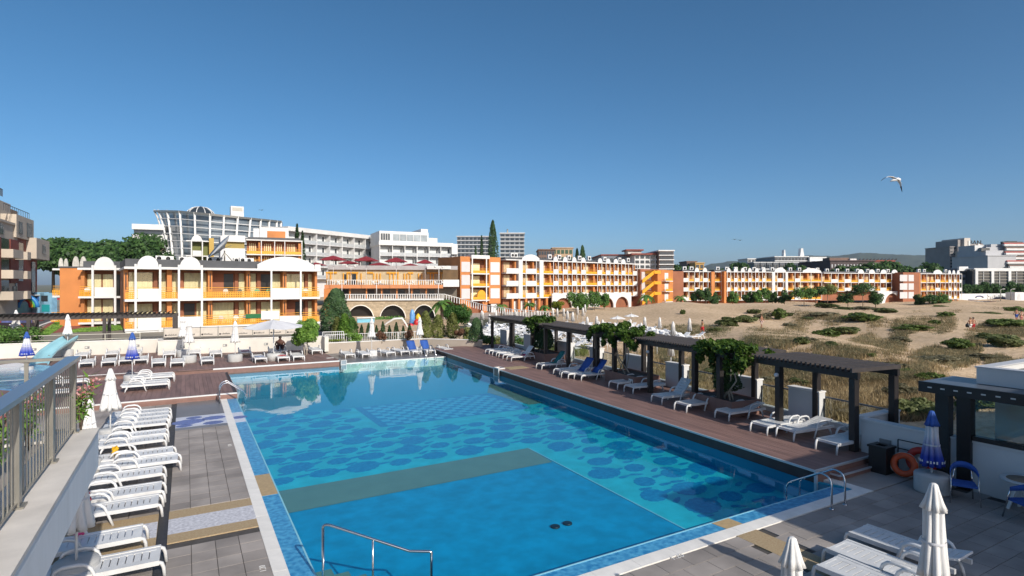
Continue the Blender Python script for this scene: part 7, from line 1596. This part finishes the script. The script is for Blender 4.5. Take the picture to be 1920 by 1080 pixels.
p_ = dh(1906, 602); person('second person beyond the right edge shrubs on the dunes', p_, 2.4, walk(.15), EDG, RAD, SKIN, (('shorts', BLUEC, SHORTS, 1.15),))
p_ = far(1031, 533, 104); person('person in orange walking on the promenade before the golden ball tree', (p_.x, p_.y, -.72), 1.0, walk(.2), EDG, RAD, SKIN, (('shirt', mat('orange_top', (.6, .2, .03), .8), SHIRT, 1.12), ('shorts', mat('orange_skirt', (.5, .12, .02), .8), SHORTS, 1.2)))
p_ = far(1123, 533, 140); person('person in blue standing inside the white arcade', (p_.x, p_.y, -1.0), 1.0, walk(.1), EDG, RAD, SKIN, (('shirt', BLUEC, SHIRT, 1.12), ('shorts', BLUEC, SHORTS, 1.15)))
# sunbather sitting up on a lounger by the cream wall
SJ = [(0, 0, .44), (0, .03, .62), (0, -.02, .86), (0, -.07, 1.02), (0, -.09, 1.15), (.23, -.03, .86), (.34, -.18, .66), (.16, -.38, .58), (-.23, -.03, .86), (-.34, -.18, .66), (-.16, -.38, .58), (.13, -.06, .43), (.26, -.42, .62), (.2, -.62, .36), (.2, -.76, .34), (-.13, -.06, .43), (-.26, -.42, .62), (-.2, -.62, .36), (-.2, -.76, .34)]
SR = [(.19, .14), (.19, .14), (.21, .13), .07, (.09, .105), .07, .055, .045, .07, .055, .045, .11, .08, .055, .05, .11, .08, .055, .05]
p_ = gnd(531, 667, .3); sx_ = fbs[7].location
dup(fbs[7], (p_.x, 44.2, .3), PI / 2, 'white lounger under the deeply tanned sunbather by the cream wall', 'loungers in the back row of the far deck')
person('deeply tanned bare chested sunbather sitting up on a lounger by the cream wall', (p_.x, 45.3, .33), -.15, SJ, EDG, SR, SKIND, (('shorts', mat('dark_trunks', (.03, .02, .03), .7), [0, 11, 15], 1.08),))
# ------------------------------------------------------------ gull
SG = far(1680, 338, 34); gl = thing('seagull', 'white seagull with dark wing tips gliding over the dunes', 'bird', SG, -YAW)
k = 34 / 1067.; 
def GP_(dx, dy, dd=0): return Vector((dx * k, dd, -dy * k))
GW = mat('gull_white', (.72, .73, .74), .7); GD = mat('gull_dark', (.02, .022, .028), .7)
mb = MB(); mb.tube([GP_(-11, 2), GP_(-6, 0), GP_(0, -1.5), GP_(4, -2), GP_(7, -1.5), GP_(9, 0)], [.02, .07, .105, .1, .07, .015], 10); mb.build('body', GW, gl)
def wing(pts_, chord, m, name, par=gl):
    vs = []; fs = []
    for p_, c in zip(pts_, chord): vs += [p_ + Vector((0, -c * .5, 0.012)), p_ + Vector((0, c * .5, .0)), p_ + Vector((0, -c * .5, -.012)), p_ + Vector((0, c * .5, -.012))]
    for i in range(len(pts_) - 1): a = 4 * i; fs += [(a, a + 1, a + 5, a + 4), (a + 2, a + 6, a + 7, a + 3), (a, a + 4, a + 6, a + 2), (a + 1, a + 3, a + 7, a + 5)]
    fs += [(0, 2, 3, 1), (4 * len(pts_) - 4, 4 * len(pts_) - 3, 4 * len(pts_) - 1, 4 * len(pts_) - 2)]
    return MB().add(vs, fs, False).build(name, m, par)
w1 = wing([GP_(0, -2), GP_(-7, -6), GP_(-14, -7), GP_(-20, -5)], [.26, .24, .2, .15], GW, 'wing'); wing([GP_(-20, -5), GP_(-25, -2), GP_(-28, 1)], [.15, .1, .02], GD, 'wing_tip', w1)
w2 = wing([GP_(1, -2), GP_(5, 1), GP_(8, 6), GP_(9, 11)], [.26, .24, .2, .14], GW, 'wing'); wing([GP_(9, 11), GP_(10.5, 17), GP_(11.5, 22)], [.14, .09, .02], GD, 'wing_tip', w2)
for i, (px, py) in enumerate(((1377, 449), (1387, 450.5), (490, 394))):
    g2 = thing('seagull', ['tiny distant gull over the far wings, left one', 'tiny distant gull over the far wings, right one', 'tiny distant gull above the glass building'][i], 'bird', far(px, py, 120), -YAW, 'distant gulls'); mb = MB(); mb.tube([(-.15, 0, 0), (.2, 0, 0)], [.03, .08], 6); mb.build('body', GD, g2); wing([Vector((0, 0, 0)), Vector((-.3, 0, .12)), Vector((-.6, 0, 0))], [.15, .12, .03], GD, 'wing', g2); wing([Vector((0, 0, 0)), Vector((.3, 0, .12)), Vector((.6, 0, 0))], [.15, .12, .03], GD, 'wing', g2)
# ------------------------------------------------------------ balcony chairs on the orange hotel
def bchair(label, W, px, z, m, y=.75):
    t = thing('balcony_chair', label, 'chair', W.w(W.u(px, y), y, z), R_.uniform(-.5, .5) + .1, 'balcony chairs')
    mb = MB(); mb.box(-.25, .25, -.25, .22, .40, .44); mb.build('seat', m, t)
    mb = MB(); mb.plate([(-.25, .44), (.25, .44), (.25, .8), (.15, .92), (-.15, .92), (-.25, .8)], .2, .24); mb.build('backrest', m, t)
    for sx in (-.22, .22):
        for sy in (-.22, .2): MB().box(sx - .025, sx + .025, sy - .025, sy + .025, 0, .4).build('leg', m, t)
        MB().box(sx - .03, sx + .03, -.24, .2, .62, .66).build('armrest', m, t)
GRNP = mat('green_plastic', (.05, .35, .2), .5)
for i, (px, z, m_) in enumerate(((164, 4.15, WHITE), (277, Z1, WHITE), (355, Z1, WHITE), (346, Z1, WHITE), (425, Z1, WHITE), (452, Z1, mat('dark_teal_plastic', (.02, .12, .15), .5)), (483, Z1, GRNP), (505, Z1, GRNP), (574, Z1, WHITE), (246, Z0, WHITE), (355, Z0, WHITE), (417, Z0, WHITE), (443, Z0, WHITE), (460, Z0, mat('grey_plastic', (.2, .22, .24), .5)))):
    W_ = B if px < 200 else A; c_ = 'white' if m_ is WHITE else m_.name.split('_')[0] if 'teal' not in m_.name else 'dark teal'
    bchair('%s plastic chair on the %s balcony of the orange hotel, %s in line' % (c_, 'upper' if z > 3 else 'lower', ORD[i if i < 9 else i - 9]), W_, px, z, m_)
o = MB().box(-.9, .9, -.03, .03, 0, .45).build('towel', mat('green_towel', (.02, .14, .05), .85, .1, 6), None, A.w(A.u(478), .0, Z0 + .62), math.atan2(A.d.y, A.d.x)); tag(o, 'dark green towel hung over the lower balcony rail', 'towel')
ins = thing('yellow_lilo', 'yellow inflatable dinghy on the lowest tower balcony', 'inflatable', T.w(T.u(901), -.3, 2.2), math.atan2(T.d.y, T.d.x)); MB().plate(arch_pts(-1.1, 1.1, 0, 2.0, 12, .6), -.2, .2).build('body', YELLOW, ins)
# ------------------------------------------------------------ parked cars by the mural wall
def car(label, loc, rz, m):
    t = thing('parked_car', label, 'car', loc, rz, 'cars parked by the mural wall')
    MB().plate([(-2.1, .35), (2.1, .35), (2.15, .75), (1.2, .9), (.6, 1.4), (-1.2, 1.42), (-1.9, .95), (-2.15, .85)], -.85, .85).build('body', m, t); MB().plate([(.95, .92), (.52, 1.33), (-1.1, 1.35), (-1.6, .97)], -.87, .87).build('windows', DARKWIN, t)
    for x in (-1.3, 1.3):
        for y in (-.8, .8): o = MB().lathe([(.32, -.1), (.32, .1)], 12).build('wheel', BLACK, t, (x, y, .32)); o.rotation_euler = (PI / 2, 0, 0)
cols = [(.03, .03, .035), (.05, .06, .09), (.35, .35, .36), (.02, .02, .05), (.12, .02, .02), (.03, .03, .03), (.2, .22, .25), (.04, .05, .08), (.03, .03, .04)]
for i, c_ in enumerate(cols):
    px = 1812 + i * 12; p_ = far(px, 533, 196 + i * .8); car('dark parked car below the mural wall, %s from the orange corner block' % ORD[i], (p_.x, p_.y, hz(573, 196)), -YAW + R_.uniform(-.1, .1) + .25, mat('car_paint_%d' % i, c_, .3))
for px in (1876, 1895):
    p_ = far(px, 533, 200); t = thing('street_lamp', 'thin street lamp by the mural wall, %s one' % ('left' if px == 1876 else 'right'), 'street lamp', (p_.x, p_.y, -3), -YAW); mb = MB(); mb.tube([(0, 0, 0), (0, 0, hz(543, 200) + 3), (.8, 0, hz(542.5, 200) + 3.1)], .12, 6); mb.build('post', GREYM, t); MB().box(.6, 1.5, -.15, .15, hz(542.5, 200) + 3.05, hz(542.5, 200) + 3.2).build('lamp_head', PAINTW, t)
# ------------------------------------------------------------ haze: one even body of air round the whole scene
hzm = bpy.data.materials.new('haze_air'); hzm.use_nodes = True; nt = hzm.node_tree
for n_ in list(nt.nodes):
    if n_.type != 'OUTPUT_MATERIAL': nt.nodes.remove(n_)
pv_ = nt.nodes.new('ShaderNodeVolumePrincipled'); pv_.inputs['Color'].default_value = (.62, .78, 1.0, 1); pv_.inputs['Density'].default_value = 0.000045; pv_.inputs['Anisotropy'].default_value = 0.0
nt.links.new(pv_.outputs[0], [n_ for n_ in nt.nodes if n_.type == 'OUTPUT_MATERIAL'][0].inputs['Volume'])
hb = MB().box(-9500, 9500, -3500, 12500, -8, 340).build('haze', hzm); hb['kind'] = 'stuff'; tag(hb, 'thin blue summer haze over the whole place', 'haze')
sc.cycles.volume_bounces = 0
